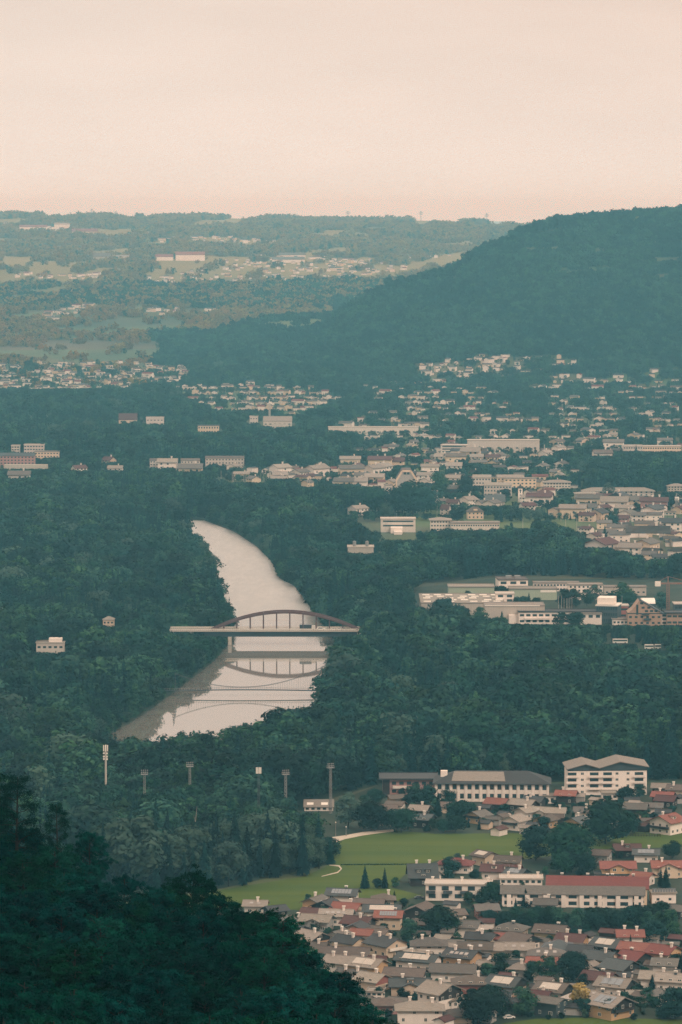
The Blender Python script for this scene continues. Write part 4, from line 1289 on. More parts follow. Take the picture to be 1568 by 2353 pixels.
# sheds and garages in the gaps
got = []
rs = random.Random(21)
tries = 0
while len(got) < 95 and tries < 20000:
    tries += 1
    t = rs.choice('AABBC')
    x, y = (rs.uniform(300, 1550), rs.uniform(200, 1130)) if t == 'A' else ((rs.uniform(0, 1560), rs.uniform(430, 1080)) if t == 'B' else (rs.uniform(0, 1560), rs.uniform(440, 720)))
    X, Y = at(*T(t, x, y), 3.0)
    if any(math.hypot(X - a, Y - b_) < c + 2.2 for a, b_, c in FOOT): continue
    got.append(1)
    house(t, x, y, rs.uniform(4.5, 7.5), rs.uniform(4, 5.5), rs.choice((-40, -25, -10, 0, 55)), 2.9, rs.choice('gdblm'), rs.choice('kwgc'), '', label='small low garden shed squeezed between larger houses', group='garden sheds of the town', name='shed', cat='shed', chim=0, wins=False, oh=0.5)

# ---- industrial area
o, ro, L, H = block('I', 100, 1050, 470, 600, 68, 'vast grey factory hall with strips of pale roof lights', 'factory', 'factory', 'metal_pale', 'roof_light', 'flat', 1, 1, 0, oh=0.3, skip=(0,), vis=480)
for i in range(5):
    for k in range(7):
        if (i * 7 + k) % 4 == 3: continue
        b = MB(); xx = -L * 0.42 + L * 0.84 * k / 6 + (i % 2) * 2; yy = 8 + i * 12
        b.box(xx - 2.6, xx + 2.6, yy, yy + 4, H + 0.354, H + 0.8); b.build('roof_light', M['white'], ro)
block('I', 955, 1160, 365, 560, 16, 'white office cube at the corner of the great factory hall', 'office', 'office_building', 'wall_white', 'metal_pale', 'flat', 4, 2, 0, 3.8, 1.8, True, vis=490, skip=(0,))
o, ro, L, H = block('I', 825, 1510, 500, 690, 24, 'long pale grey storage hall before the white office cube', 'factory', 'factory', 'metal_pale', 'roof_light', 'flat', 1, 1, 0, oh=0.25, skip=(0,), vis=600)
b = MB(); b.box(-L * 0.10, L * 0.06, -6, -0.004, 0, 6.0); b.build('loading_bay', M['wall_white'], o)
b = MB(); b.box(-L * 0.5, L * 0.42, -0.45, -0.26, H + 0.1, H + 0.74); b.build('roof_edge', M['white'], ro)
o, ro, L, H = block('I', 1215, 2160, 570, 705, 18, 'long white office wing with balconies at the edge of the dark wood', 'office', 'office_building', 'wall_white', 'roof_dark', 'flat', 2, 13, 0, 3.0, 1.6, True, oh=0.6, vis=680)
for u in (-0.36, -0.2, 0.05, 0.3):
    b = MB(); b.box(u * L - 4.0, u * L + 4.0, -1.6, -0.004, H * 0.40, H * 0.40 + 1.3); b.build('balcony', M['wall_white'], o)
block('I', 415, 935, 285, 420, 22, 'pale green grey hall behind the great factory roof', 'factory', 'factory', 'wall_green', 'roof_light', 'flat', 1, 1, 0, skip=(0,), vis=345)
o, ro, L, H = block('I', 985, 1320, 205, 395, 26, 'white flat office block with vents on its brown roof', 'office', 'office_building', 'wall_white', 'roof_brown', 'flat', 3, 3, 3, 4.5, 2.0, True, vis=280)
for u in (-0.1, 0.2):
    b = MB(); b.box(u * L - 2.2, u * L + 2.2, 12, 16, H + 0.36, H + 2.4); b.build('roof_vent', M['steel'], ro)
o, ro, L, H = block('I', 1110, 1650, 308, 430, 20, 'pale green metal hall with a white sign strip', 'factory', 'factory', 'wall_green', 'roof_light', 'flat', 1, 1, 0, skip=(0,), vis=390)
b = MB(); b.box(L * 0.15, L * 0.48, -0.2, -0.004, H * 0.72, H * 0.95); b.build('sign_strip', M['white'], o)
block('I', 1385, 1900, 238, 330, 12, 'low white wing half behind the green metal hall', 'office', 'office_building', 'wall_white', 'roof_light', 'flat', 2, 14, 0, 1.6, 1.3, True, vis=270)
block('J', 272, 662, 262, 430, 16, 'plain white four storey block with small paired windows', 'office', 'office_building', 'wall_white', 'roof_light', 'flat', 4, 8, 0, 1.3, 1.4, True, vis=400, skip=(0,))
o, ro, L, H = block('J', 585, 828, 500, 700, 20, 'dark glass office building with a white penthouse', 'office', 'office_building', 'wall_teal', 'white', 'flat', 3, 9, -12, 1.2, 2.6, True, vis=670)
b = MB(); b.box(-L * 0.48, L * 0.3, 3, 17, H + 0.72, H + 5.6); b.build('penthouse', M['wall_white'], ro)
for f in range(3):
    b = MB(); b.box(-L / 2, L / 2, -0.3, -0.08, (f + 0.86) * H / 3, (f + 1.02) * H / 3); b.build('cornice', M['dark_steel'], o)
block('J', 400, 648, 592, 710, 14, 'small white box office at the wood edge before the glass building', 'office', 'office_building', 'wall_white', 'roof_light', 'flat', 2, 3, 0, 3.0, 2.0, True, vis=660, skip=(0,))
# tan stepped building with one long sloping roof edge
o, ro, L, H = block('J', 945, 1335, 590, 725, 16, 'tan gabled building whose roof slopes down one long side', 'apartment block', 'apartment_block', 'wall_brick', 'roof_dark', 'flat', 2, 6, 0, 1.9, 1.5, True, vis=690, oh=0.0)
b = MB()
hh = H * 1.15
b.add([(-L / 2, 0, H + 0.75), (L / 2, 0, H + 0.75), (-L * 0.16, 0, H + hh), (-L / 2 + 3.5, 0, H + 3.4), (-L / 2, 16, H + 0.75), (L / 2, 16, H + 0.75), (-L * 0.16, 16, H + hh), (-L / 2 + 3.5, 16, H + 3.4)],
      [(0, 1, 2, 3), (5, 4, 7, 6), (1, 5, 6, 2), (2, 6, 7, 3), (3, 7, 4, 0), (0, 4, 5, 1)])
b.build('gable_wall', M['wall_brick'], o)
b = MB()
b.bar((L / 2 + 0.3, 8, H + 0.75), (-L * 0.16, 8, H + hh + 0.3), 17, 0.4); b.build('sloping_roof', M['roof_dark'], ro)
for u, z in ((-0.05, 0.3), (0.12, 0.3), (-0.09, 0.62), (0.05, 0.05), (0.2, 0.05), (0.33, 0.05)):
    window(o, u * L, 0, H + 0.9 + z * hh, 2.2, 1.5, 0, WIND)
window(o, -L * 0.22, 0, H - 0.5, 1.5, hh * 0.75, 0, WIND)
for u in (0.08, 0.02):
    b = MB(); b.box(u * L - 2.6, u * L + 2.6, -1.5, -0.004, H * (0.52 if u > 0.05 else 0.95), H * (0.52 if u > 0.05 else 0.95) + 1.1); b.build('balcony', M['wall_teal'], o)
o, ro, L, H = block('J', 1390, 1640, 580, 720, 14, 'low tan building with wide dark eaves beyond the sloping one', 'building', 'building', 'wall_brick', 'roof_dark', 'flat', 2, 4, 0, 3.0, 1.5, True, vis=690, oh=1.2)
block('J', 1335, 1392, 590, 715, 12, 'narrow white striped block between two tan buildings', 'building', 'building', 'wall_white', 'roof_dark', 'flat', 3, 1, 0, 3.0, 1.6, True, vis=690)
block('J', 828, 955, 500, 640, 12, 'red and white building squeezed beside the glass office', 'building', 'building', 'wall_red', 'metal_pale', 'flat', 2, 3, 0, 2.0, 1.5, True, vis=600, band=True)
block('J', 1480, 1640, 480, 640, 14, 'dark glass hall at the picture edge behind the tan building', 'building', 'building', 'wall_teal', 'metal_pale', 'flat', 2, 4, 0, 2.4, 2.0, True, vis=570)
block('J', 680, 1158, 285, 380, 12, 'long low pale shed in front of the far trees', 'shed', 'shed', 'metal_pale', 'roof_light', 'flat', 1, 8, 0, 1.6, 1.2, True, vis=350)
block('J', 775, 950, 655, 715, 10, 'low white pavilion at the wood edge below the glass office', 'building', 'building', 'wall_white', 'roof_light', 'flat', 1, 4, 0, 1.6, 1.4, True, vis=700)
def barrel(t, x0, x1, yt, yb, label):
    ax, ay = T(t, x0, yb); bx, _ = T(t, x1, yb)
    X0, Y0 = at(ax, ay); X1, _ = at(bx, ay)
    _, ty = T(t, x0, yt); a, b_, c = ray(ax, ty); H = CAMH + c * Y0 / b_
    o = thing('hall', label, 'hall', ((X0 + X1) / 2, Y0, 0.03))
    L = X1 - X0
    b = MB(); b.box(-L / 2, L / 2, 0, 20, -0.3, H * 0.72); b.build('wall', M['wall_teal'], o)
    b = MB(); n = 12
    pr = [(0 + 10 - 10 * math.cos(math.pi * i / n), H * 0.724 + H * 0.28 * math.sin(math.pi * i / n)) for i in range(n + 1)]
    b.prism([(p[0], p[1]) for p in pr][::-1], -L / 2, L / 2); b.build('roof', M['white'], o)
    protect([((X0 + X1) / 2 + u * L, Y0, z) for u in (-0.5, 0.5) for z in (H * 0.6, H)], 0.1)
barrel('J', 1112, 1262, 424, 600, 'white barrel vaulted hall behind the tan buildings')

# ---- single large buildings of the middle distance
o, ro, L, H = block('K', 365, 682, 680, 800, 18, 'white modern building with dark window bands between the woods', 'office', 'office_building', 'wall_white', 'metal_pale', 'flat', 3, 1, 0, wh=1.5, band=True, vis=768, skip=(0,))
b = MB(); b.box(-L * 0.22, L * 0.12, -14, -0.004, 0, H * 0.45); b.build('front_wing', M['wall_white'], o)
b = MB(); b.box(-L * 0.13, L * 0.10, -26, -14.004, 0, H * 0.22); b.build('front_wing', M['wall_white'], o)
PROT.append((T('K', 450, 0)[0], T('K', 640, 0)[0], T('K', 0, 770)[1], T('K', 0, 850)[1], 3500.0))
block('K', 820, 1005, 690, 790, 20, 'cream building with low hipped roof beside the white modern one', 'office', 'office_building', 'wall_white', 'roof_light', 'hip', 3, 7, 0, 1.5, 1.3, True, rise=2.2, oh=1.2, vis=752)
block('K', 1006, 1450, 716, 800, 16, 'long cream wing above the dark wood', 'office', 'office_building', 'wall_white', 'roof_light', 'flat', 2, 20, 0, 1.4, 1.2, True, oh=0.8, vis=755, skip=(0,))
o, ro, L, H = block('K', 62, 298, 940, 1040, 20, 'pale flat plant building with two round roof vents in the wood', 'building', 'building', 'metal_pale', 'metal_pale', 'flat', 1, 1, 0, skip=(0,), vis=975)
for u in (-0.24, 0.25):
    b = MB(); b.tube((u * L, 8, H + 0.36), (u * L, 8, H + 4.2), 1.4, 1.4, 10); b.tube((u * L, 8, H + 4.2), (u * L, 8, H + 5.0), 1.6, 0.6, 10); b.build('roof_vent', M['steel'], ro)
# the hall with the angular gambrel front
def gambrel(t, x0, x1, yt, yb, label):
    ax, ay = T(t, x0, yb); bx, _ = T(t, x1, yb)
    X0, Y0 = at(ax, ay); X1, _ = at(bx, ay)
    _, ty = T(t, x0, yt); a, b_, c = ray(ax, ty); H = CAMH + c * Y0 / b_
    o = thing('hall', label, 'hall', ((X0 + X1) / 2, Y0, 0.03)); w = (X1 - X0) / 2
    pr = [(-w, -0.3), (w, -0.3), (w, H * 0.55), (w * 0.42, H), (-w * 0.42, H), (-w, H * 0.55)]
    def sweep(pr, y0, y1, name, m):
        n = len(pr); b = MB()
        b.add([(x, y0, z) for x, z in pr] + [(x, y1, z) for x, z in pr], [(i, (i + 1) % n, n + (i + 1) % n, n + i)[::-1] for i in range(n)] + [tuple(range(n)), tuple(reversed(range(n, 2 * n)))])
        return b.build(name, m, o)
    sweep(pr, 0, 40, 'wall', M['wall_grey'])
    b = MB(); q = [(-w * 1.03, 0), (-w * 1.03, H * 0.57), (-w * 0.44, H * 1.03), (w * 0.44, H * 1.03), (w * 1.03, H * 0.57), (w * 1.03, 0)]
    for (xa, za), (xb, zb) in zip(q[:-1], q[1:]):
        b.bar((xa, -0.6, za), (xb, -0.6, zb), 1.2, 1.9)
    b.build('gable_frame', M['wall_cream'], o)
    b = MB(); q = [(-w * 1.05, H * 0.55), (-w * 0.45, H * 1.05), (w * 0.45, H * 1.05), (w * 1.05, H * 0.55)]
    for (xa, za), (xb, zb) in zip(q[:-1], q[1:]):
        b.add([(xa, 0.4, za), (xb, 0.4, zb), (xb, 41, zb), (xa, 41, za), (xa, 0.4, za + 0.5), (xb, 0.4, zb + 0.5), (xb, 41, zb + 0.5), (xa, 41, za + 0.5)], [(3, 2, 1, 0), (4, 5, 6, 7), (0, 1, 5, 4), (2, 3, 7, 6), (1, 2, 6, 5), (3, 0, 4, 7)])
    b.build('roof', M['roof_brown'], o)
    window(o, -w * 0.16, 0, H * 0.86, 2.6, 2.4, 0, WIND); window(o, w * 0.16, 0, H * 0.86, 2.6, 2.4, 0, WIND)
    protect([((X0 + X1) / 2 + u, Y0, z) for u in (-w, w) for z in (H * 0.45, H)], 0.0)
gambrel('K', 510, 690, 246, 430, 'great barn like hall with a pale angular gable front above the trees')
block('K', 412, 472, 372, 560, 12, 'narrow white block beside the big round tree clump', 'house', 'house', 'wall_white', 'roof_light', 'flat', 4, 2, 8, 1.4, 1.4, True)
block('K', 806, 872, 430, 550, 12, 'tall white block on the far side of the round tree clump', 'house', 'house', 'wall_white', 'roof_light', 'flat', 4, 3, -8, 1.4, 1.4, True)
block('K', 1310, 1560, 372, 470, 14, 'three storey white apartment row with arched corner shadow', 'apartment block', 'apartment_block', 'wall_white', 'roof_light', 'gable', 3, 9, -4, 1.6, 1.4, True, rise=2.6, vis=440)
block('K', 1205, 1370, 300, 400, 12, 'white apartment house behind the arched apartment row', 'apartment block', 'apartment_block', 'wall_white', 'roof_light', 'gable', 3, 6, -6, 1.6, 1.4, True, rise=2.6, vis=360)
block('K', 1430, 1660, 300, 390, 12, 'grey roofed apartment row at the back of the village', 'apartment block', 'apartment_block', 'wall_cream', 'roof_light', 'gable', 3, 7, 0, 1.6, 1.4, True, rise=2.6, vis=350)
o, ro, L, H = block('K', 1325, 1500, 520, 555, 22, 'big barn with a plain dark roof beside the church tower', 'barn', 'barn', 'wall_grey', 'roof_slate', 'gable', 1, 2, 0, 1.4, 1.2, True, rise=6.0, oh=0.8)
o, ro, L, H = block('K', 1160, 1305, 612, 680, 11, 'square cream villa with brown hipped roof and dormer', 'villa', 'villa', 'wall_cream', 'roof_brown', 'hip', 2, 4, 4, 1.4, 1.5, True, rise=4.6, oh=0.8)
b = MB(); b.box(-L * 0.12, L * 0.12, 0.6, 3.0, H + 0.9, H + 2.4); b.build('dormer', M['wall_cream'], o)
o, ro, L, H = block('K', 905, 985, 590, 640, 10, 'white house with steep maroon roof at the railway', 'house', 'house', 'wall_white', 'roof_maroon', 'gable', 2, 2, -16, 1.4, 1.3, True, rise=4.2)
o, ro, L, H = block('K', 912, 1158, 5, 100, 18, 'white office block with dark staggered window bands', 'office', 'office_building', 'wall_white', 'metal_pale', 'flat', 4, 1, -8, wh=1.6, band=True, vis=75)
block('L', 595, 800, 445, 505, 14, 'long pale building with low roof in front of the round tree', 'building', 'building', 'wall_white', 'roof_light', 'hip', 2, 7, 3, 1.6, 1.3, True, rise=1.4, oh=1.6)
block('L', 660, 1310, 425, 470, 18, 'very long pale roofed hall with a round tree before it', 'building', 'building', 'wall_white', 'roof_light', 'hip', 2, 14, 0, 1.8, 1.3, True, rise=3.4, oh=1.6)
block('L', 300, 545, 345, 420, 16, 'pale apartment group beside the church behind red roofs', 'apartment block', 'apartment_block', 'wall_white', 'roof_light', 'hip', 3, 9, 0, 1.6, 1.3, True, rise=2.4, oh=1.2, vis=385)
block('L', -60, 232, 310, 400, 14, 'grey roofed apartment row with balconies behind the church tower', 'apartment block', 'apartment_block', 'wall_cream', 'roof_light', 'flat', 3, 8, 0, 2.0, 1.4, True, vis=380)
block('L', 1436, 1600, 380, 440, 14, 'pale villa like house before the dark spruce wood', 'house', 'house', 'wall_white', 'roof_light', 'hip', 3, 6, 0, 1.3, 1.3, True, rise=2.6, oh=1.0, vis=415)
block('L', 1030, 1205, 10, 80, 16, 'white windowed factory block above the spruce wood', 'factory', 'factory', 'wall_white', 'metal_pale', 'flat', 2, 8, 0, 1.8, 1.5, True, vis=45)
block('L', 1205, 1560, 14, 80, 16, 'long cream factory row beside the white windowed block', 'factory', 'factory', 'wall_cream', 'metal_pale', 'flat', 2, 16, 0, 1.8, 1.5, True, vis=48)
block('L', 240, 380, 440, 480, 12, 'large maroon hipped house in front of the pale apartments', 'house', 'house', 'wall_cream', 'roof_maroon', 'hip', 1, 4, 0, 1.4, 1.3, True, rise=3.6, oh=0.8)
block('L', 1380, 1510, 615, 645, 8, 'low white garage row at the village edge', 'building', 'building', 'wall_white', 'roof_light', 'flat', 1, 4, 0, 2.0, 1.2, True)
block('L', 620, 755, 760, 790, 8, 'white low station building beside the railway masts', 'building', 'building', 'wall_white', 'roof_slate', 'flat', 1, 6, 4, 1.6, 1.2, True)
# church tower
ax, ay = T('L', 66, 525); bx, _ = T('L', 106, 525)
X0, Y0 = at(ax, ay); X1, _ = at(bx, ay)
_, ty = T('L', 66, 400); a_, b_, c_ = ray(ax, ty); HT = CAMH + c_ * Y0 / b_
o = thing('church_tower', 'slim white church tower with dark pyramid cap', 'church tower', ((X0 + X1) / 2, Y0, 0.03))
w = (X1 - X0) / 2
b = MB(); b.box(-w, w, 0, 2 * w, -0.3, HT); b.build('wall', M['wall_white'], o)
b = MB(); b.add([(-w - .3, -.3, HT), (w + .3, -.3, HT), (w + .3, 2 * w + .3, HT), (-w - .3, 2 * w + .3, HT), (0, w, HT + 5)], [(0, 1, 4), (1, 2, 4), (2, 3, 4), (3, 0, 4), (3, 2, 1, 0)]); b.build('roof', M['roof_dark'], o)
b = MB()
for i in range(16):
    a0, a1 = 2 * math.pi * i / 16, 2 * math.pi * (i + 1) / 16
    b.add([(0, -0.06, HT * 0.86), (math.cos(a0) * 1.0, -0.06, HT * 0.86 + math.sin(a0)), (math.cos(a1) * 1.0, -0.06, HT * 0.86 + math.sin(a1))], [(0, 1, 2)])
b.build('clock_face', M['dark_steel'], o)
for z in (0.66, 0.45, 0.25): window(o, 0, 0, HT * z, 1.0, 1.8, 0, WIND)
protect([((X0 + X1) / 2 + u, Y0, z) for u in (-w, w) for z in (0, HT + 4)], 0.1)

# far left and middle
o, ro, L, H = block('M', 0, 318, 742, 850, 14, 'long pink hospital wing with white balconies among trees', 'hospital', 'hospital', 'wall_pink', 'roof_slate', 'gable', 4, 10, 0, 1.8, 1.4, True, rise=3.0, vis=815)
block('M', 318, 540, 705, 790, 14, 'cream hospital wing beside the pink one', 'hospital', 'hospital', 'wall_cream', 'roof_light', 'flat', 3, 8, 0, 1.8, 1.3, True, vis=745)
block('M', 222, 402, 642, 780, 14, 'white stepped hospital tower above the pink wing', 'hospital', 'hospital', 'wall_white', 'metal_pale', 'flat', 5, 7, 0, 2.2, 1.3, True, vis=705)
block('M', 106, 180, 650, 770, 12, 'small white hospital tower beside the stepped one', 'hospital', 'hospital', 'wall_white', 'metal_pale', 'flat', 5, 3, 0, 2.2, 1.3, True, vis=690)
o, ro, L, H = block('M', 40, 436, 828, 880, 10, 'pale motorway noise wall on an embankment before the hospital', 'wall', 'noise_wall', 'concrete', 'concrete', 'flat', 1, 1, 0, skip=(0,), oh=0.0, vis=848)
block('M', 1090, 1255, 410, 445, 16, 'long building with a plain dark red roof between trees', 'building', 'building', 'wall_cream', 'roof_maroon', 'gable', 1, 4, 0, 1.4, 1.2, True, rise=8.0, vis=412)
o, ro, L, H = block('M', 1340, 1500, 392, 470, 14, 'white flat hall beside the dark red roofed building', 'hall', 'hall', 'wall_white', 'metal_pale', 'flat', 2, 5, 0, 2.4, 1.2, True, vis=435)
block('N', 440, 632, 466, 540, 16, 'cream three storey house with a corner turret and arched windows', 'house', 'house', 'wall_cream', 'roof_slate', 'flat', 2, 8, 0, 1.6, 2.2, True, vis=508)
block('N', 0, 245, 785, 860, 12, 'white terraced row of even width at the west end of the rows', 'terrace', 'terrace', 'wall_white', 'roof_brown', 'gable', 3, 9, 0, 1.6, 1.3, True, rise=2.0, vis=835)
block('N', 285, 455, 785, 870, 12, 'short white terraced row between two longer ones', 'terrace', 'terrace', 'wall_white', 'roof_brown', 'gable', 3, 6, 0, 1.6, 1.3, True, rise=2.0, vis=830)
block('N', 510, 862, 762, 850, 12, 'longest white terraced row with a tall white end', 'terrace', 'terrace', 'wall_white', 'roof_brown', 'gable', 3, 12, 0, 1.6, 1.3, True, rise=2.0, vis=805)
block('N', 1040, 1300, 425, 470, 26, 'broad white hall with a curved pale roof', 'hall', 'hall', 'wall_white', 'roof_light', 'gable', 1, 6, 0, 3.0, 1.4, True, rise=6.0, vis=455)
block('N', 915, 990, 382, 450, 14, 'white cube shaped hall near the curved one', 'hall', 'hall', 'wall_white', 'metal_pale', 'flat', 2, 3, 0, 2.0, 1.2, True, vis=430)
block('N', 1120, 1240, 458, 495, 10, 'low white shed under the curved hall', 'shed', 'shed', 'wall_white', 'metal_pale', 'flat', 1, 4, 0, 2.0, 1.2, True, vis=468)
block('P', 755, 962, 982, 1000, 14, 'long low white warehouse before the suburb trees', 'warehouse', 'warehouse', 'wall_white', 'metal_pale', 'flat', 1, 10, 0, 3.0, 1.6, True, vis=986)
block('P', 1075, 1240, 1012, 1040, 16, 'broad pale supermarket hall behind the staggered office', 'hall', 'hall', 'wall_white', 'metal_pale', 'flat', 1, 8, 0, 3.0, 1.6, True, vis=1024)
# villas on the wooded left bank
o, ro, L, H = block('P', 84, 147, 1478, 1512, 12, 'white flat roofed villa alone in the wood on the river bank', 'villa', 'villa', 'wall_white', 'metal_pale', 'flat', 2, 5, 0, 2.0, 1.4, True, vis=1494)
b = MB(); b.box(-L * 0.05, L * 0.42, 2, 9, H + 0.36, H + 2.9); b.build('upper_storey', M['wall_white'], o)
block('P', 237, 262, 1424, 1450, 10, 'tiny pale house roof in the wood across from the bridge', 'house', 'house', 'wall_cream', 'roof_light', 'hip', 2, 3, 0, 1.3, 1.2, True, rise=2, vis=1432)

# villages of the middle distance: individual houses, simple shapes shared between copies
def simple_house_meshes():
    out = []
    for L, W, e, p in ((11, 9, 5.0, 26), (13, 10, 5.4, 23), (9, 8, 4.6, 32), (16, 10, 6.5, 22)):
        t = math.tan(R(p)); r = W / 2 * t
        b = MB(); b.prism([(-W / 2, -2), (W / 2, -2), (W / 2, e), (0, e + r - 0.03), (-W / 2, e)], -L / 2, L / 2); wv = b
        b = MB(); oh = 0.8; pr = gable_prof(W / 2 + oh, e - oh * t + 0.3, e + r + 0.3, 0.3); n = 6
        b.add([(-L / 2 - oh, q[0], q[1]) for q in pr] + [(L / 2 + oh, q[0], q[1]) for q in pr], [(i, n + i, n + (i + 1) % n, (i + 1) % n)[::-1] for i in range(n)] + [(0, 1, 4, 5), (1, 2, 3, 4), (11, 10, 7, 6), (10, 9, 8, 7)])
        out.append((wv, b, L, W, e, r))
    return out
SH = simple_house_meshes()
SHM = {}
def simple_house(X, Y, Z, yaw, k, roof, wall, label, group, s=1.0, wins=True, pc=0.58):
    wv, rb, L, W, e, r = SH[k]
    if (k, wall) not in SHM: SHM[(k, wall)] = wv.mesh('wall', M[WALLN[wall]])
    if (k, roof) not in SHM: SHM[(k, roof)] = rb.mesh('roof', M[ROOFN[roof]])
    h = thing('house', label, 'house', (X, Y, Z), R(yaw), group)
    h.scale = (s, s, s)
    link('wall', SHM[(k, wall)], h)
    ro = link('roof', SHM[(k, roof)], h)
    link('chimney', CHIM[0], ro, (L * 0.2, 0.6, e + r - 1.0))
    if wins:
        for f in range(2):
            for u in (-0.3, 0.05, 0.32):
                if random.random() < 0.75: window(h, u * L, -W / 2, 0.9 + f * 2.6, 1.3, 1.2, 0, WIND)
    rr = max(L, W) * 0.5 * s
    protect([(X + u, Y, z) for u in (-rr, rr) for z in (Z, Z + (e + r) * s)], pc)

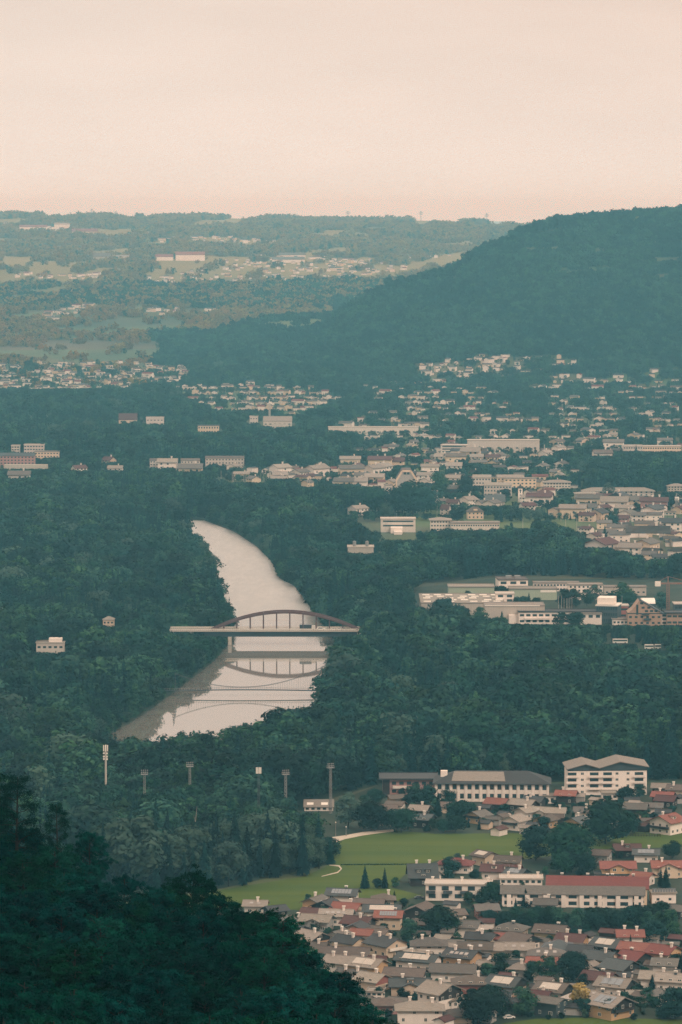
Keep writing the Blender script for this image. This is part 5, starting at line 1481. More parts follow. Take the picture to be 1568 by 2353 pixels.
VILLAGE = [  # tile, x, y (foot of the house), roof, wall, yaw, size, words
 ('L', 800, 690, 'd', 'c', 62, 1.5, 'farmhouse with a dark triangular gable in the village middle'),
 ('L', 950, 610, 'l', 'w', -8, 1.9, 'huge farmhouse with one pale sweeping roof'),
 ('L', 985, 545, 'd', 'k', 70, 1.6, 'dark gabled barn behind the sweeping pale roof'),
 ('L', 850, 540, 'm', 'c', -10, 1.4, 'maroon roofed house behind the village middle'),
 ('L', 720, 575, 'g', 'c', -15, 1.5, 'grey house beside a round shrub at the village end'),
 ('L', 700, 640, 'g', 'w', -5, 1.5, 'long grey roof along the village lane'),
 ('L', 1070, 685, 'g', 'w', 60, 1.2, 'white gabled house beside the round dark tree'),
 ('L', 1295, 680, 'd', 'w', 66, 1.5, 'white farmhouse with black gable at the far lane'),
 ('L', 1270, 585, 'g', 'w', 20, 1.5, 'white house with tall grey roof above the maroon row'),
 ('L', 1310, 610, 'm', 'p', -6, 1.6, 'maroon roofed row below the tall grey roof'),
 ('L', 1465, 785, 'd', 'w', -4, 1.5, 'white farmhouse beside the pale bend of the lane'),
 ('L', 1130, 570, 'g', 'c', -12, 1.5, 'long grey barn roof between two farmhouses'),
 ('L', 1180, 700, 'g', 'w', -20, 1.2, 'low grey house on the lane below the white gable'),
 ('L', 985, 890, 'g', 'w', 10, 1.1, 'small white house beside the tall spruce'),
 ('L', 975, 825, 'g', 'w', -10, 1.1, 'pale little house above the one by the spruce'),
 ('L', 830, 1010, 'm', 'w', 58, 1.9, 'big farmhouse with dark gable below the tall spruce'),
 ('L', 1240, 1000, 'g', 'c', 66, 1.5, 'cream farmhouse with carved black gable and balcony'),
 ('L', 1255, 945, 's', 'g', -4, 2.2, 'broad slate barn behind the carved gable'),
 ('L', 1095, 1015, 'l', 'w', -10, 1.4, 'pale roof in front of the broad slate barn'),
 ('L', 430, 660, 'b', 'c', 55, 1.1, 'brown gable peeping out of the wood'),
 ('L', 570, 670, 'l', 'c', -10, 1.5, 'pale barn roof at the wood corner'),
 ('L', 265, 560, 'm', 'w', -12, 1.5, 'maroon roof with white stack below the church'),
 ('L', 150, 610, 'm', 'w', 20, 1.2, 'white cluster house under the church tower'),
 ('L', 150, 530, 'l', 'w', -5, 1.1, 'small pale house at the foot of the church tower'),
 ('L', 835, 140, 'b', 'w', 8, 1.6, 'brown roofed house alone beside the spruce wood'),
 ('L', 940, 45, 'g', 'w', -8, 1.5, 'pale house next to the white windowed block'),
 ('L', 315, 115, 'l', 'w', 50, 1.2, 'white gable in the tree gap north of the church'),
 ('L', 700, 700, 'm', 'c', -18, 1.1, 'low maroon roof before the dark triangular gable'),
 ('L', 1030, 720, 'm', 'p', -10, 1.1, 'low pink house near the round dark tree'),
 ('L', 1300, 700, 'g', 'w', -6, 1.0, 'white lean house below the black gable'),
 ('L', 770, 885, 'm', 'w', 50, 1.1, 'maroon roofed cottage by the railway bend'),
 ('K', 1165, 565, 'l', 'w', 50, 1.4, 'tall white narrow house near the villa'),
 ('K', 1025, 580, 'm', 'w', -12, 1.2, 'low maroon roof beside the steep roofed house'),
 ('K', 1385, 590, 'g', 'w', 58, 1.2, 'white gable under the big barn'),
 ('K', 1300, 580, 'g', 'w', 40, 1.1, 'white gable beside the villa dormer'),
 ('K', 790, 375, 'l', 'w', 60, 1.2, 'white gable peeping over the round clump'),
 ('K', 775, 335, 'l', 'w', -5, 1.3, 'white flat topped house behind the round clump'),
 ('K', 90, 300, 'g', 'c', 10, 1.6, 'cream tall house at the end of the tree row'),
 ('K', 85, 200, 'l', 'c', 0, 1.4, 'grey hipped house in the upper suburb'),
 ('K', 360, 215, 'm', 'c', -8, 1.6, 'maroon roofed house above the barn like hall'),
 ('K', 505, 210, 'm', 'c', -6, 1.6, 'wide maroon roof behind the barn like hall'),
 ('K', 300, 290, 'l', 'w', 55, 1.5, 'white double gable beside the barn like hall'),
 ('K', 375, 260, 'l', 'w', 50, 1.5, 'cream gable behind the white double gable'),
 ('K', 310, 360, 'l', 'c', -10, 1.5, 'pale low roof in front of the double gable'),
 ('K', 155, 400, 'l', 'w', -5, 1.5, 'white house with carport roof by the tree row'),
 ('K', 30, 400, 'g', 'c', -8, 1.5, 'grey terrace end by the tree row'),
 ('K', 195, 330, 'g', 'w', -10, 1.2, 'small house between tree row and hall'),
 ('K', 1045, 175, 'b', 'c', 8, 1.4, 'cream hipped house in front of the staggered office'),
 ('K', 1190, 130, 'l', 'c', -12, 1.9, 'wide pale barn roof below the staggered office'),
 ('K', 1245, 160, 'l', 'w', -6, 1.3, 'white house under the wide pale barn roof'),
 ('K', 1390, 160, 'm', 'c', -8, 1.2, 'maroon roof in the tree gap'),
 ('K', 1450, 140, 'g', 'w', 60, 1.3, 'grey gable in the tree gap'),
 ('K', 925, 160, 'l', 'w', -14, 1.4, 'long white low house before the poplars'),
 ('K', 1035, 250, 'l', 'w', -4, 1.5, 'white walled yard house above the poplars'),
 ('K', 815, 260, 'l', 'w', 0, 1.2, 'white end wall standing in trees'),
 ('K', 1020, 360, 'l', 'w', -3, 1.3, 'white balcony house among round trees'),
 ('K', 1000, 465, 'g', 'k', -5, 1.4, 'dark timber barn behind the trees'),
 ('K', 155, 640, 'l', 'w', 40, 1.2, 'white conical roofed pavilion at the wood corner'),
 ('N', 375, 935, 'g', 'c', -4, 1.9, 'cream farmhouse with a dark dormer below the rows'),
 ('N', 165, 865, 'l', 'w', -5, 1.6, 'pale bungalow in front of the white rows'),
 ('N', 1195, 912, 'l', 'w', 40, 1.5, 'white low gable by the railway poles'),
 ('N', 1190, 972, 'l', 'c', 8, 1.4, 'cream shed in front of the white low gable'),
 ('N', 1380, 945, 'g', 'w', 50, 1.3, 'white gabled pair by the railway'),
 ('N', 1530, 935, 'l', 'w', 45, 1.5, 'big white gable by the railway'),
 ('M', 1000, 830, 'm', 'c', -40, 1.4, 'tilted brown roof alone in the wood'),
 ('M', 725, 905, 'm', 'w', 30, 1.3, 'pinkish house in the wood below the embankment'),
 ('M', 1060, 905, 'l', 'w', -5, 1.2, 'white small house in the wood clearing'),
 ('M', 180, 990, 'g', 'w', 0, 1.7, 'white house at the wood below the hospital'),
]
for t, x, y, rf, wl_, yaw, s, words in VILLAGE:
    X, Y = at(*T(t, x, y))
    simple_house(X, Y, 0.03, yaw, random.randrange(4) if s < 1.5 else random.choice((0, 1, 3)), rf, wl_, words, None, s)

# looser settlements: clusters of like houses in the haze
CLUSTERS = [
 ([(1340, 1170), (1568, 1160), (1568, 1290), (1500, 1300), (1400, 1260), (1330, 1220)], 20, 'pale gabled house in the hazy village beyond the wood', 'houses of the hazy village', 'glbmg', 15),
 ([(830, 1060), (1000, 1040), (1200, 1030), (1330, 1080), (1300, 1150), (1020, 1180), (840, 1140)], 22, 'pale roofed house in the suburb around the barn like hall', 'houses of the leafy suburb', 'glbmg', 13),
 ([(800, 1000), (1250, 990), (1568, 1000), (1568, 1050), (1250, 1060), (900, 1060)], 22, 'pale house in the suburb behind the staggered office', 'houses behind the offices', 'llgbm', 13),
 ([(520, 1080), (830, 1080), (850, 1125), (560, 1120)], 14, 'small pale house beside the railway poles', 'houses at the railway', 'llgbm', 10),
]
for poly, n, lab, grp, roofs, mind in CLUSTERS:
    xs, ys = [p[0] for p in poly], [p[1] for p in poly]
    got = []
    tries = 0
    while len(got) < n and tries < 4000:
        tries += 1
        x, y = random.uniform(min(xs), max(xs)), random.uniform(min(ys), max(ys))
        if not inside(poly, np.array([x]), np.array([y]))[0]: continue
        X, Y = at(x, y)
        if any(math.hypot(X - a, Y - b_) < c + 12 for a, b_, c in FOOT): continue
        got.append((x, y))
        simple_house(X, Y, 0.03, random.choice((-60, -30, -12, 0, 15, 50, 65)), random.randrange(4), random.choice(roofs + 'dg'), random.choice('wwgcc'), lab, grp, random.uniform(0.9, 1.25), pc=0.8)

# far villages: so many and so small that they read as one mass
def far_villages():
    b = MB()
    mats = [M['wall_white'], M['wall_cream'], M['roof_dark'], M['roof_brown'], M['roof_red'], M['roof_grey']]
    areas = [([(0, 840), (300, 835), (430, 850), (420, 880), (200, 905), (0, 900)], 210, 1.25), ([(400, 890), (560, 885), (720, 900), (800, 930), (660, 960), (480, 945)], 150, 1.2),
             ([(1080, 825), (1310, 825), (1330, 850), (1150, 880), (1020, 880), (950, 850)], 60, 1.3), ([(760, 960), (1568, 970), (1568, 1010), (1250, 1060), (800, 1010)], 90, 1.2), ([(820, 1040), (1330, 1050), (1320, 1150), (860, 1160)], 70, 1.2), ([(1340, 1150), (1568, 1150), (1568, 1290), (1400, 1260)], 30, 1.2), ([(560, 1085), (830, 1085), (840, 1118), (600, 1118)], 22, 1.1), ([(1200, 870), (1568, 860), (1568, 990), (1300, 980)], 90, 1.2), ([(820, 880), (1100, 870), (1200, 960), (900, 960)], 70, 1.2),
             ([(440, 625), (560, 605), (760, 608), (900, 600), (920, 625), (640, 655), (470, 655)], 95, 1.6), ([(340, 640), (470, 620), (470, 655), (350, 658)], 22, 1.5), ([(500, 590), (760, 592), (900, 602), (760, 610), (480, 606)], 40, 1.7),
             ([(350, 548), (520, 545), (640, 556), (620, 562), (380, 560)], 45, 1.9), ([(50, 522), (150, 526), (230, 535), (150, 540), (60, 532)], 26, 2.2), ([(470, 519), (575, 520), (570, 526), (480, 526)], 8, 2.2),
             ([(100, 722), (225, 697), (225, 705), (110, 742)], 45, 1.3), ([(330, 712), (500, 712), (495, 726), (340, 727)], 12, 1.8), ([(30, 630), (230, 632), (225, 642), (40, 640)], 22, 1.4), ([(760, 600), (1060, 580), (1050, 596), (830, 640), (760, 640)], 45, 1.5), ([(0, 520), (28, 507), (28, 512), (0, 524)], 3, 2.5)]
    tops = []
    for poly, n, s0 in areas:
        xs, ys = [p[0] for p in poly], [p[1] for p in poly]
        P = []
        while len(P) < n:
            x, y = random.uniform(min(xs), max(xs)), random.uniform(min(ys), max(ys))
            if inside(poly, np.array([x]), np.array([y]))[0]: P.append((x, y))
        P = np.array(P)
        X, Y, t = on_ground(P[:, 0], P[:, 1])
        for x, y, q in zip(X, Y, t):
            if not np.isfinite(q) or any((x - a) ** 2 + (y - b_) ** 2 < (c_ + 9) ** 2 for a, b_, c_ in FOOT[:330]): continue
            z = float(ground(x, y))
            s = (0.55 + 0.35 * (s0 - 1)) * random.uniform(0.75, 1.6)
            L, W, e = random.choice((9, 11, 12, 14, 20)) * s, 9 * s, random.uniform(4.5, 7.5) * s
            r = W / 2 * random.choice((0.15, 0.45, 0.5, 0.5))
            ang = random.choice((0, 0, -0.4, 0.5, 1.0, 1.4))
            c, s_ = math.cos(ang), math.sin(ang)
            def tf(pts): return [(x + c * p - s_ * q_, y + s_ * p + c * q_, z + w_) for p, q_, w_ in pts]
            wm = 0 if random.random() < 0.7 else 1
            rmi = random.choice((2, 2, 3, 4, 5, 5))
            b.add(tf([(-L / 2, -W / 2, -4), (L / 2, -W / 2, -4), (L / 2, -W / 2, e), (-L / 2, -W / 2, e), (-L / 2, W / 2, -4), (L / 2, W / 2, -4), (L / 2, W / 2, e), (-L / 2, W / 2, e), (-L / 2, 0, e + r), (L / 2, 0, e + r)]),
                  [(0, 1, 2, 3), (5, 4, 7, 6), (0, 3, 8, 7, 4), (1, 5, 6, 9, 2)], wm)
            o = 0.6
            b.add(tf([(-L / 2 - o, -W / 2 - o, e - 0.2), (L / 2 + o, -W / 2 - o, e - 0.2), (L / 2 + o, 0, e + r + 0.3), (-L / 2 - o, 0, e + r + 0.3), (L / 2 + o, W / 2 + o, e - 0.2), (-L / 2 - o, W / 2 + o, e - 0.2)]), [(0, 1, 2, 3), (3, 2, 4, 5)], rmi)
            rr = L * 0.5
            protect([(x + u, y, z + w_) for u in (-rr, rr) for w_ in (0, e + r)], 0.78)
    o = b.build('far_villages', mats)
    tag(o, kind='stuff')
far_villages()
def far_block(x0, x1, yb, h, wall, roof, label, rise=4.0):
    X, Y, t = on_ground([x0, x1], [yb, yb])
    z = float(ground(X[0], Y[0])) 
    L = X[1] - X[0]; d = 22.0
    o = thing('building', label, 'building', ((X[0] + X[1]) / 2, Y[0], z))
    b = MB(); b.prism([(0, -6), (d, -6), (d, h), (d / 2, h + rise), (0, h)], -L / 2, L / 2); b.build('wall', M[wall], o)
    b = MB(); k = rise / (d / 2); pr = [(-1, h - k), (d / 2, h + rise + .05), (d + 1, h - k), (d + 1, h - k + .6), (d / 2, h + rise + .6), (-1, h - k + .6)]; n = 6
    b.add([(-L / 2 - 1, q[0], q[1]) for q in pr] + [(L / 2 + 1, q[0], q[1]) for q in pr], [(i, n + i, n + (i + 1) % n, (i + 1) % n)[::-1] for i in range(n)] + [(0, 1, 4, 5), (1, 2, 3, 4), (11, 10, 7, 6), (10, 9, 8, 7)]); b.build('roof', M[roof], o)
    protect([((X[0] + X[1]) / 2 + u * L, Y[0], z + w_) for u in (-.5, .5) for w_ in (0, h + rise)], 0.1)
far_block(404, 471, 599, 17, 'wall_white', 'roof_salmon', 'large white house with salmon roof on the far hillside', 8)
far_block(358, 398, 599, 11, 'wall_white', 'roof_salmon', 'smaller white wing beside the large far hillside house', 6)
far_block(214, 256, 598, 12, 'wall_grey', 'roof_brown', 'big brown barn roof in the far fields', 9)
far_block(258, 300, 595, 8, 'wall_white', 'roof_light', 'low white building beside the far barn', 3)
far_block(626, 700, 604, 10, 'wall_white', 'roof_grey', 'long white farm row on the far hillside', 7)
far_block(642, 702, 593, 9, 'wall_white', 'roof_grey', 'white stable row above the far farm row', 6)
far_block(45, 110, 531, 14, 'wall_white', 'roof_salmon', 'bright long building below the skyline woods', 6)
far_block(125, 160, 530, 22, 'wall_white', 'roof_light', 'bright white building below the skyline woods', 4)
far_block(165, 226, 540, 12, 'wall_cream', 'roof_salmon', 'orange roofed long building below the skyline woods', 8)

# ---------------------------------------------------------------- bridges
def road_bridge():
    X0, Y0 = at(656, 1480); k = Y0 / FPX * 1.0
    sx = lambda px: (px - 656) * k
    o = thing('road_bridge', 'long road bridge with a red brown tied arch over the river', 'bridge', (X0, Y0, 0.1))
    xl, xr = sx(390), sx(829)
    zd = 9.4
    b = MB(); b.box(xl, xr, -5.2, 5.2, zd - 0.5, zd); b.build('deck', M['asphalt'], o)
    b = MB()
    for y in (-4.4, 4.4): b.box(sx(470), xr, y - 0.5, y + 0.5, zd - 4.0, zd - 0.502)
    for i in range(24):
        x = sx(470) + (xr - sx(470)) * i / 23; b.box(x - 0.2, x + 0.2, -3.898, 3.898, zd - 3.2, zd - 0.504)
    b.build('girder', M['bridge_dark'], o)
    for y in (-6.4, 6.4):
        b = MB(); b.box(xl, xr, min(y, y * 0.815), max(y, y * 0.815), zd - 0.5, zd + 0.25); b.build('walkway', M['concrete'], o)
        b = MB()
        n = 96
        for i in range(n + 1):
            x = xl + (xr - xl) * i / n; b.box(x - 0.07, x + 0.07, y - 0.07, y + 0.07, zd + 0.252, zd + 1.5)
        for z in (0.7, 1.1, 1.5): b.box(xl, xr, y - 0.08, y + 0.08, zd + z - 0.12, zd + z + 0.12)
        b.build('railing', M['frame'], o)
    a0, a1 = sx(484), sx(828)
    rise = 12.4
    f = lambda x: zd + rise * (1 - ((x - (a0 + a1) / 2) / ((a1 - a0) / 2)) ** 2)
    hx = [sx(p) for p in (514, 544, 575, 605.5, 636, 666.5, 697, 727.5, 758, 789)]
    for y in (-4.9, 4.9):
        b = MB(); n = 40
        for i in range(n):
            xa, xb = a0 + (a1 - a0) * i / n, a0 + (a1 - a0) * (i + 1) / n
            V = []
            for x in (xa, xb):
                for dy in (-0.55, 0.55):
                    for dz in (-0.75, 0.75): V.append((x, y + dy, f(x) + dz))
            b.add(V, [(0, 4, 5, 1), (2, 3, 7, 6), (1, 5, 7, 3), (0, 2, 6, 4)] + ([(0, 1, 3, 2)] if i == 0 else []) + ([(4, 6, 7, 5)] if i == n - 1 else []))
        b.build('arch', M['bridge_red'], o)
        for x in hx:
            b = MB(); b.tube((x, y, zd - 0.5), (x, y, f(x) - 0.6), 0.36, 0.36, 8); b.build('hanger', M['bridge_red'], o)
    for x in hx[2:8:1]:
        b = MB(); b.bar((x, -4.35, f(x)), (x, 4.35, f(x)), 0.5, 0.5); b.build('cross_beam', M['bridge_red'], o)
    for px in (394, 440, 484, 528, 792, 826):
        b = MB(); b.box(sx(px) - 1.2, sx(px) + 1.2, -5, 5, -0.5, (zd - 4.002) if 480 < px < 820 else zd - 0.51); b.build('pier', M['concrete'], o)
    P = [(X0 + sx(px), Y0, z) for px in (470, 828) for z in (6, 20)]
    x, y, f_ = proj(*np.array(P).T); prot_y((470, 818, 1402, 1456, Y0)); prot_y((400, 424, 1438, 1449, Y0)); prot_y((452, 470, 1438, 1449, Y0))
    # traffic
    def lorry(px, label):
        t = thing('lorry', label, 'lorry', (X0 + sx(px), Y0 - 1.8, zd + 0.1))
        b = MB(); b.box(-5.5, 2.5, -1.25, 1.25, 1.0, 3.9); b.build('cargo_box', M['car_dark'], t)
        b = MB(); b.prism([(-1.2, 0.6), (1.2, 0.6), (1.2, 3.2), (-1.2, 3.2)], 2.7, 4.9); b.build('cab', M['car_white'], t)
        b = MB(); b.box(4.902, 4.96, -1.05, 1.05, 1.9, 2.9); b.build('windscreen', M['glass'], t)
        for x in (-4.4, -3.2, 3.8):
            for y in (-1.15, 1.15):
                b = MB(); b.tube((x, y - 0.15, 0.5), (x, y + 0.15, 0.5), 0.5, 0.5, 12); b.build('wheel', M['rubber'], t)
    lorry(708, 'dark boxed lorry crossing the arch bridge')
    CARS.append(('P', 735, 1447, 'car_white', 0, 'white van driving behind the dark lorry on the bridge', (X0 + sx(738), Y0 - 1.8, zd + 0.1), 1.5))
    for px, c, lab in ((768, 'car_white', 'white car at the wooded end of the arch bridge'), (781, 'car_white', 'second white car close to the wooded bridge end'), (792, 'steel', 'silver car last in line at the wooded bridge end')):
        CARS.append(('P', 0, 0, c, 0, lab, (X0 + sx(px), Y0 - 1.8, zd + 0.1), 1.15))
CARS = []
road_bridge()

def foot_bridge():
    X0, Y0 = at(560, 1598); k = Y0 / FPX
    sx = lambda px: (px - 560) * k
    o = thing('suspension_footbridge', 'thin suspension footbridge hanging low over the calm river', 'footbridge', (X0, Y0, 0.1))
    xl, xr = sx(372), sx(770)
    zd = lambda x: 2.6 + 0.8 * (1 - ((x - sx(565)) / (sx(770) - sx(565))) ** 2)
    b = MB(); n = 30
    for i in range(n):
        xa, xb = xl + (xr - xl) * i / n, xl + (xr - xl) * (i + 1) / n
        V = [(x, y, zd(x) + z) for x in (xa, xb) for y in (-1.2, 1.2) for z in (-0.28, 0.1)]
        b.add(V, [(0, 4, 5, 1), (2, 3, 7, 6), (1, 5, 7, 3), (0, 2, 6, 4)])
    b.build('deck', M['bridge_dark'], o)
    for y in (-1.2, 1.2):
        b = MB(); n = 70
        for i in range(n + 1):
            x = xl + (xr - xl) * i / n; b.box(x - 0.04, x + 0.04, y - 0.04, y + 0.04, zd(x) + 0.1, zd(x) + 1.2)
        for i in range(30):
            xa, xb = xl + (xr - xl) * i / 30, xl + (xr - xl) * (i + 1) / 30
            b.bar((xa, y, zd(xa) + 1.2), (xb, y, zd(xb) + 1.2), 0.08)
        b.build('railing', M['steel'], o)
    lo, zl = sx(556), (1598 - 1579) * k
    zc = lambda x: zl + (x - lo) ** 2 * ((1598 - 1548) * k - zl) / (sx(708) - lo) ** 2
    for y in (-1.5, 1.5):
        b = MB(); n = 40
        for i in range(n):
            xa, xb = sx(402) + (sx(748) - sx(402)) * i / n, sx(402) + (sx(748) - sx(402)) * (i + 1) / n
            b.tube((xa, y, zc(xa)), (xb, y, zc(xb)), 0.11, 0.11, 6)
        b.build('cable', M['dark_steel'], o)
    for x in (sx(402), sx(748)):
        for y in (-1.5, 1.5):
            b = MB(); b.tube((x, y, -0.5), (x, y, zc(x) + 0.3), 0.13, 0.1, 8); b.build('pylon', M['dark_steel'], o)
    b = MB(); n = 60
    for i in range(n):
        x = sx(430) + (sx(745) - sx(430)) * i / n
        for y in (-1.45, 1.45): b.tube((x, y, zd(x)), (x, y, zc(x)), 0.02, 0.02, 4)
    b.build('hanger_wires', M['dark_steel'], o)
    prot_y((385, 700, 1550, 1612, Y0))
foot_bridge()

# ---------------------------------------------------------------- masts, pylons, cranes, poles
def lattice(b, h, w0, w1, n, r=0.09):
    q = lambda t: w0 + (w1 - w0) * t
    for i in range(n):
        t0, t1 = i / n, (i + 1) / n
        c0 = [(sx * q(t0), sy * q(t0), h * t0) for sx, sy in ((-1, -1), (1, -1), (1, 1), (-1, 1))]
        c1 = [(sx * q(t1), sy * q(t1), h * t1) for sx, sy in ((-1, -1), (1, -1), (1, 1), (-1, 1))]
        for j in range(4):
            b.bar(c0[j], c1[j], r * 2)
            b.bar(c0[j], c1[(j + 1) % 4], r * 1.3)
            b.bar(c1[j], c1[(j + 1) % 4], r * 1.3)

def height_to(px, py_base, py_top):
    X, Y = at(px, py_base)
    a, b, c = ray(px, py_top)
    return X, Y, CAMH + c * Y / b

for i, (px, pt, pb, lab) in enumerate(((333, 1768, 1895, 'floodlight mast mostly sunk in the crowns beside the white telecom pole'), (437, 1750, 1880, 'floodlight mast with square platform above the middle of the wood'), (657, 1768, 1895, 'thin floodlight mast next to the dark telecom mast'), (760, 1753, 1870, 'floodlight mast standing clear at the pale willow edge'))):
    X, Y, H = height_to(px, pb, pt)
    o = thing('floodlight_mast', lab, 'floodlight mast', (X, Y, 0), R(10 * i), 'sports ground floodlights in the wood')
    b = MB(); lattice(b, H - 2.5, 0.5, 0.4, 14, 0.07); b.build('lattice', M['steel'], o)
    b = MB(); b.box(-1.6, 1.6, -1.2, 1.2, H - 2.5, H - 2.25)
    for y in (-1.2, 1.2):
        b.bar((-1.6, y, H - 1.4), (1.6, y, H - 1.4), 0.1)
        for x in (-1.6, 0, 1.6): b.bar((x, y, H - 2.3), (x, y, H - 1.4), 0.1)
    b.build('platform', M['steel'], o)
    for x in (-1.4, -0.5, 0.5, 1.4):
        for z in (H - 1.5, H - 0.4):
            b = MB(); b.box(x - 0.26, x + 0.26, -0.3, 0.1, z - 0.2, z + 0.22); b.bar((x, 0, H - 2.3), (x, 0, z), 0.1); b.build('lamp', M['steel'], o)
    prot_y((px - 7, px + 7, pt, pt + 42, Y))
X, Y, H = height_to(244, 1870, 1712)
o = thing('telecom_mast', 'tall pale telecom pole with white antenna panels in the wood', 'telecom mast', (X, Y, 0))
b = MB(); b.tube((0, 0, 0), (0, 0, H - 2), 0.55, 0.45, 12); b.build('pole', M['concrete'], o)
for k, (x, y) in enumerate(((-0.95, -0.4), (-0.05, -0.9), (0.9, -0.4), (0, 0.8))):
    b = MB(); b.box(x - 0.28, x + 0.28, y - 0.15, y + 0.15, H - 3.0, H); b.build('antenna', M['white'], o)
b = MB(); b.tube((0, 0, H - 2), (0, 0, H - 0.3), 0.2, 0.2, 8)
for z in (H - 4.0, H - 5.6, H - 6.8): b.tube((-0.9, -0.3, z), (-0.9, 0.3, z), 0.45, 0.45, 10); b.box(-0.2, 1.0, -0.3, 0.3, z - 0.4, z + 0.3)
b.build('equipment', M['white'], o)
prot_y((236, 252, 1712, 1790, Y))
X, Y, H = height_to(595, 1930, 1763)
o = thing('telecom_mast', 'dark lattice telecom mast with a white antenna head', 'telecom mast', (X, Y, 0))
b = MB(); lattice(b, H - 2, 0.55, 0.4, 18, 0.09); b.build('lattice', M['dark_steel'], o)
for x in (-1.0, -0.35, 0.35, 1.0):
    b = MB(); b.box(x - 0.26, x + 0.26, -0.5, -0.25, H - 2.9, H); b.build('antenna', M['white'], o)
b = MB(); b.bar((-1.2, -0.1, H - 1.5), (1.2, -0.1, H - 1.5), 0.2); b.build('bracket', M['dark_steel'], o)
prot_y((588, 602, 1763, 1850, Y))

# power pylons on the skyline
for px, pt, ph, lab in ((213, 480, 50, 'power pylon standing tallest over the skyline woods'), (268, 486, 40, 'power pylon second along the skyline from the tallest one'), (800, 486, 34, 'faint power pylon halfway along the skyline'), (967, 486, 40, 'power pylon on the skyline before the ridge end'), (1118, 491, 42, 'power pylon on the wooded ridge end near the mountain')):
    Y = 14400.0; X = (px - CX) / FPX * Y
    zt = CAMH - (pt - YH) / FPX * Y
    h = ph * 0.95
    o = thing('power_pylon', lab, 'power pylon', (X, Y, zt - h), 0, 'power pylons on the skyline')
    b = MB(); lattice(b, h, 2.4, 0.5, 8, 0.3)
    b.build('tower', M['steel'], o)
    for z, w in ((h * 0.72, 7), (h * 0.84, 9), (h * 0.95, 5)):
        b = MB(); b.bar((-w, 0, z), (w, 0, z), 1.0); b.bar((-w, 0, z), (0, 0, z + 4), 0.7); b.bar((w, 0, z), (0, 0, z + 4), 0.7); b.build('crossarm', M['steel'], o)

def tower_crane(t, x, yt, yb, j0, j1, label, m, r=0.25):
    px, pb = T(t, x, yb); _, pt = T(t, x, yt)
    X, Y, H = height_to(px, pb, pt); k = Y / FPX
    o = thing('tower_crane', label, 'crane', (X, Y, 0))
    w = 1.0
    b = MB(); lattice(b, H, w, w, 14, r); b.build('mast', m, o)
    xa, xb = (T(t, j0, 0)[0] - px) * k, (T(t, j1, 0)[0] - px) * k
    b = MB(); b.bar((xa, 0, H), (xb, 0, H), 0.9, 1.2); b.bar((xa, 0, H), (0, 0, H + 5), 0.3); b.bar((xb, 0, H), (0, 0, H + 5), 0.3); b.bar((0, 0, H), (0, 0, H + 5), 0.8); b.build('jib', m, o)
    b = MB(); b.box(xa, xa + 4, -1, 1, H - 2, H + 1.5); b.build('counterweight', M['white'], o)
    prot_y((px - 4, px + 4, pt, pb, Y))
tower_crane('J', 1405, 240, 600, 1255, 1720, 'red tower crane beside the tan buildings', M['crane_red'], 0.16)
tower_crane('N', 1097, 255, 420, 1090, 1270, 'pale construction crane in the hazy suburb', M['concrete'], 0.3)
tower_crane('L', 1515, 490, 615, 1500, 1580, 'small angular crane over the village edge', M['steel'], 0.2)

# flag poles and railway poles
def pole(t, x, yt, yb, label, group, name='pole', cat='pole', r=0.14):
    px, pb = T(t, x, yb); _, pt = T(t, x, yt)
    X, Y, H = height_to(px, pb, pt)
    b = MB(); b.tube((0, 0, 0), (0, 0, H), r, r * 0.7, 8); b.tube((0, 0, H), (0, 0, H + 0.25), r * 1.4, r * 0.3, 8)
    o = b.build(name, M['metal_pale'], None, (X, Y, 0)); tag(o, label, cat, group)
    prot_y((px - 1.5, px + 1.5, pt, pt + (pb - pt) * 0.8, Y))
for x in (155, 192, 220, 250, 265, 285, 310):
    pole('J', x, 385 if x < 200 else 415, 580, 'thin pale flagpole standing in the row before the white offices', 'flagpoles before the offices', 'flagpole', 'flagpole')
for t, x, yt, yb in (('N', 755, 890, 990), ('N', 765, 895, 992), ('N', 862, 900, 985), ('N', 880, 915, 985), ('N', 998, 925, 985), ('N', 1443, 940, 1030), ('N', 1465, 950, 1030), ('N', 653, 880, 960)):
    pole(t, x, yt, yb, 'pale railway pole among the trees by the small houses', 'railway poles in the far wood', r=0.22)
for x, yt, yb in ((215, 490, 600), (297, 510, 610), (313, 530, 600), (508, 540, 640), (588, 550, 625), (692, 560, 630), (776, 560, 625), (880, 560, 625)):
    pole('K', x, yt, yb, 'railway catenary pole in the line below the great hall', 'railway catenary poles', r=0.17)
for x, yt, yb in ((602, 670, 800), (500, 680, 740), (458, 660, 700), (108, 680, 760)):
    pole('L', x, yt, yb, 'tall railway mast at the wood edge by the village', 'railway masts by the village', r=0.2)
pole('L', 305, 0, 110, 'tall bare chimney like pole in the tree gap', None, r=0.6)
pole('J', 880, 385, 600, 'single thin lamp mast beside the red and white building', None, 'lamp_mast', 'lamp mast')
def street_lamp(t, x, yt, yb, label):
    px, pb = T(t, x, yb); _, pt = T(t, x, yt)
    X, Y, H = height_to(px, pb, pt)
    o = thing('street_lamp', label, 'street lamp', (X, Y, 0))
    b = MB(); b.tube((0, 0, 0), (0, 0, H), 0.11, 0.07, 8); b.tube((0, 0, 0), (0, 0, 1.2), 0.2, 0.2, 8); b.build('post', M['steel'], o)
    b = MB(); b.tube((0, 0, H), (0, 0, H + 0.5), 0.28, 0.15, 8); b.build('lamp_head', M['white'], o)
    prot_y((px - 2, px + 2, pt, pb - 3, Y))
street_lamp('D', 350, 670, 775, 'taller street lamp at the wood end of the pale road')
street_lamp('D', 432, 705, 775, 'shorter street lamp further along the pale road')

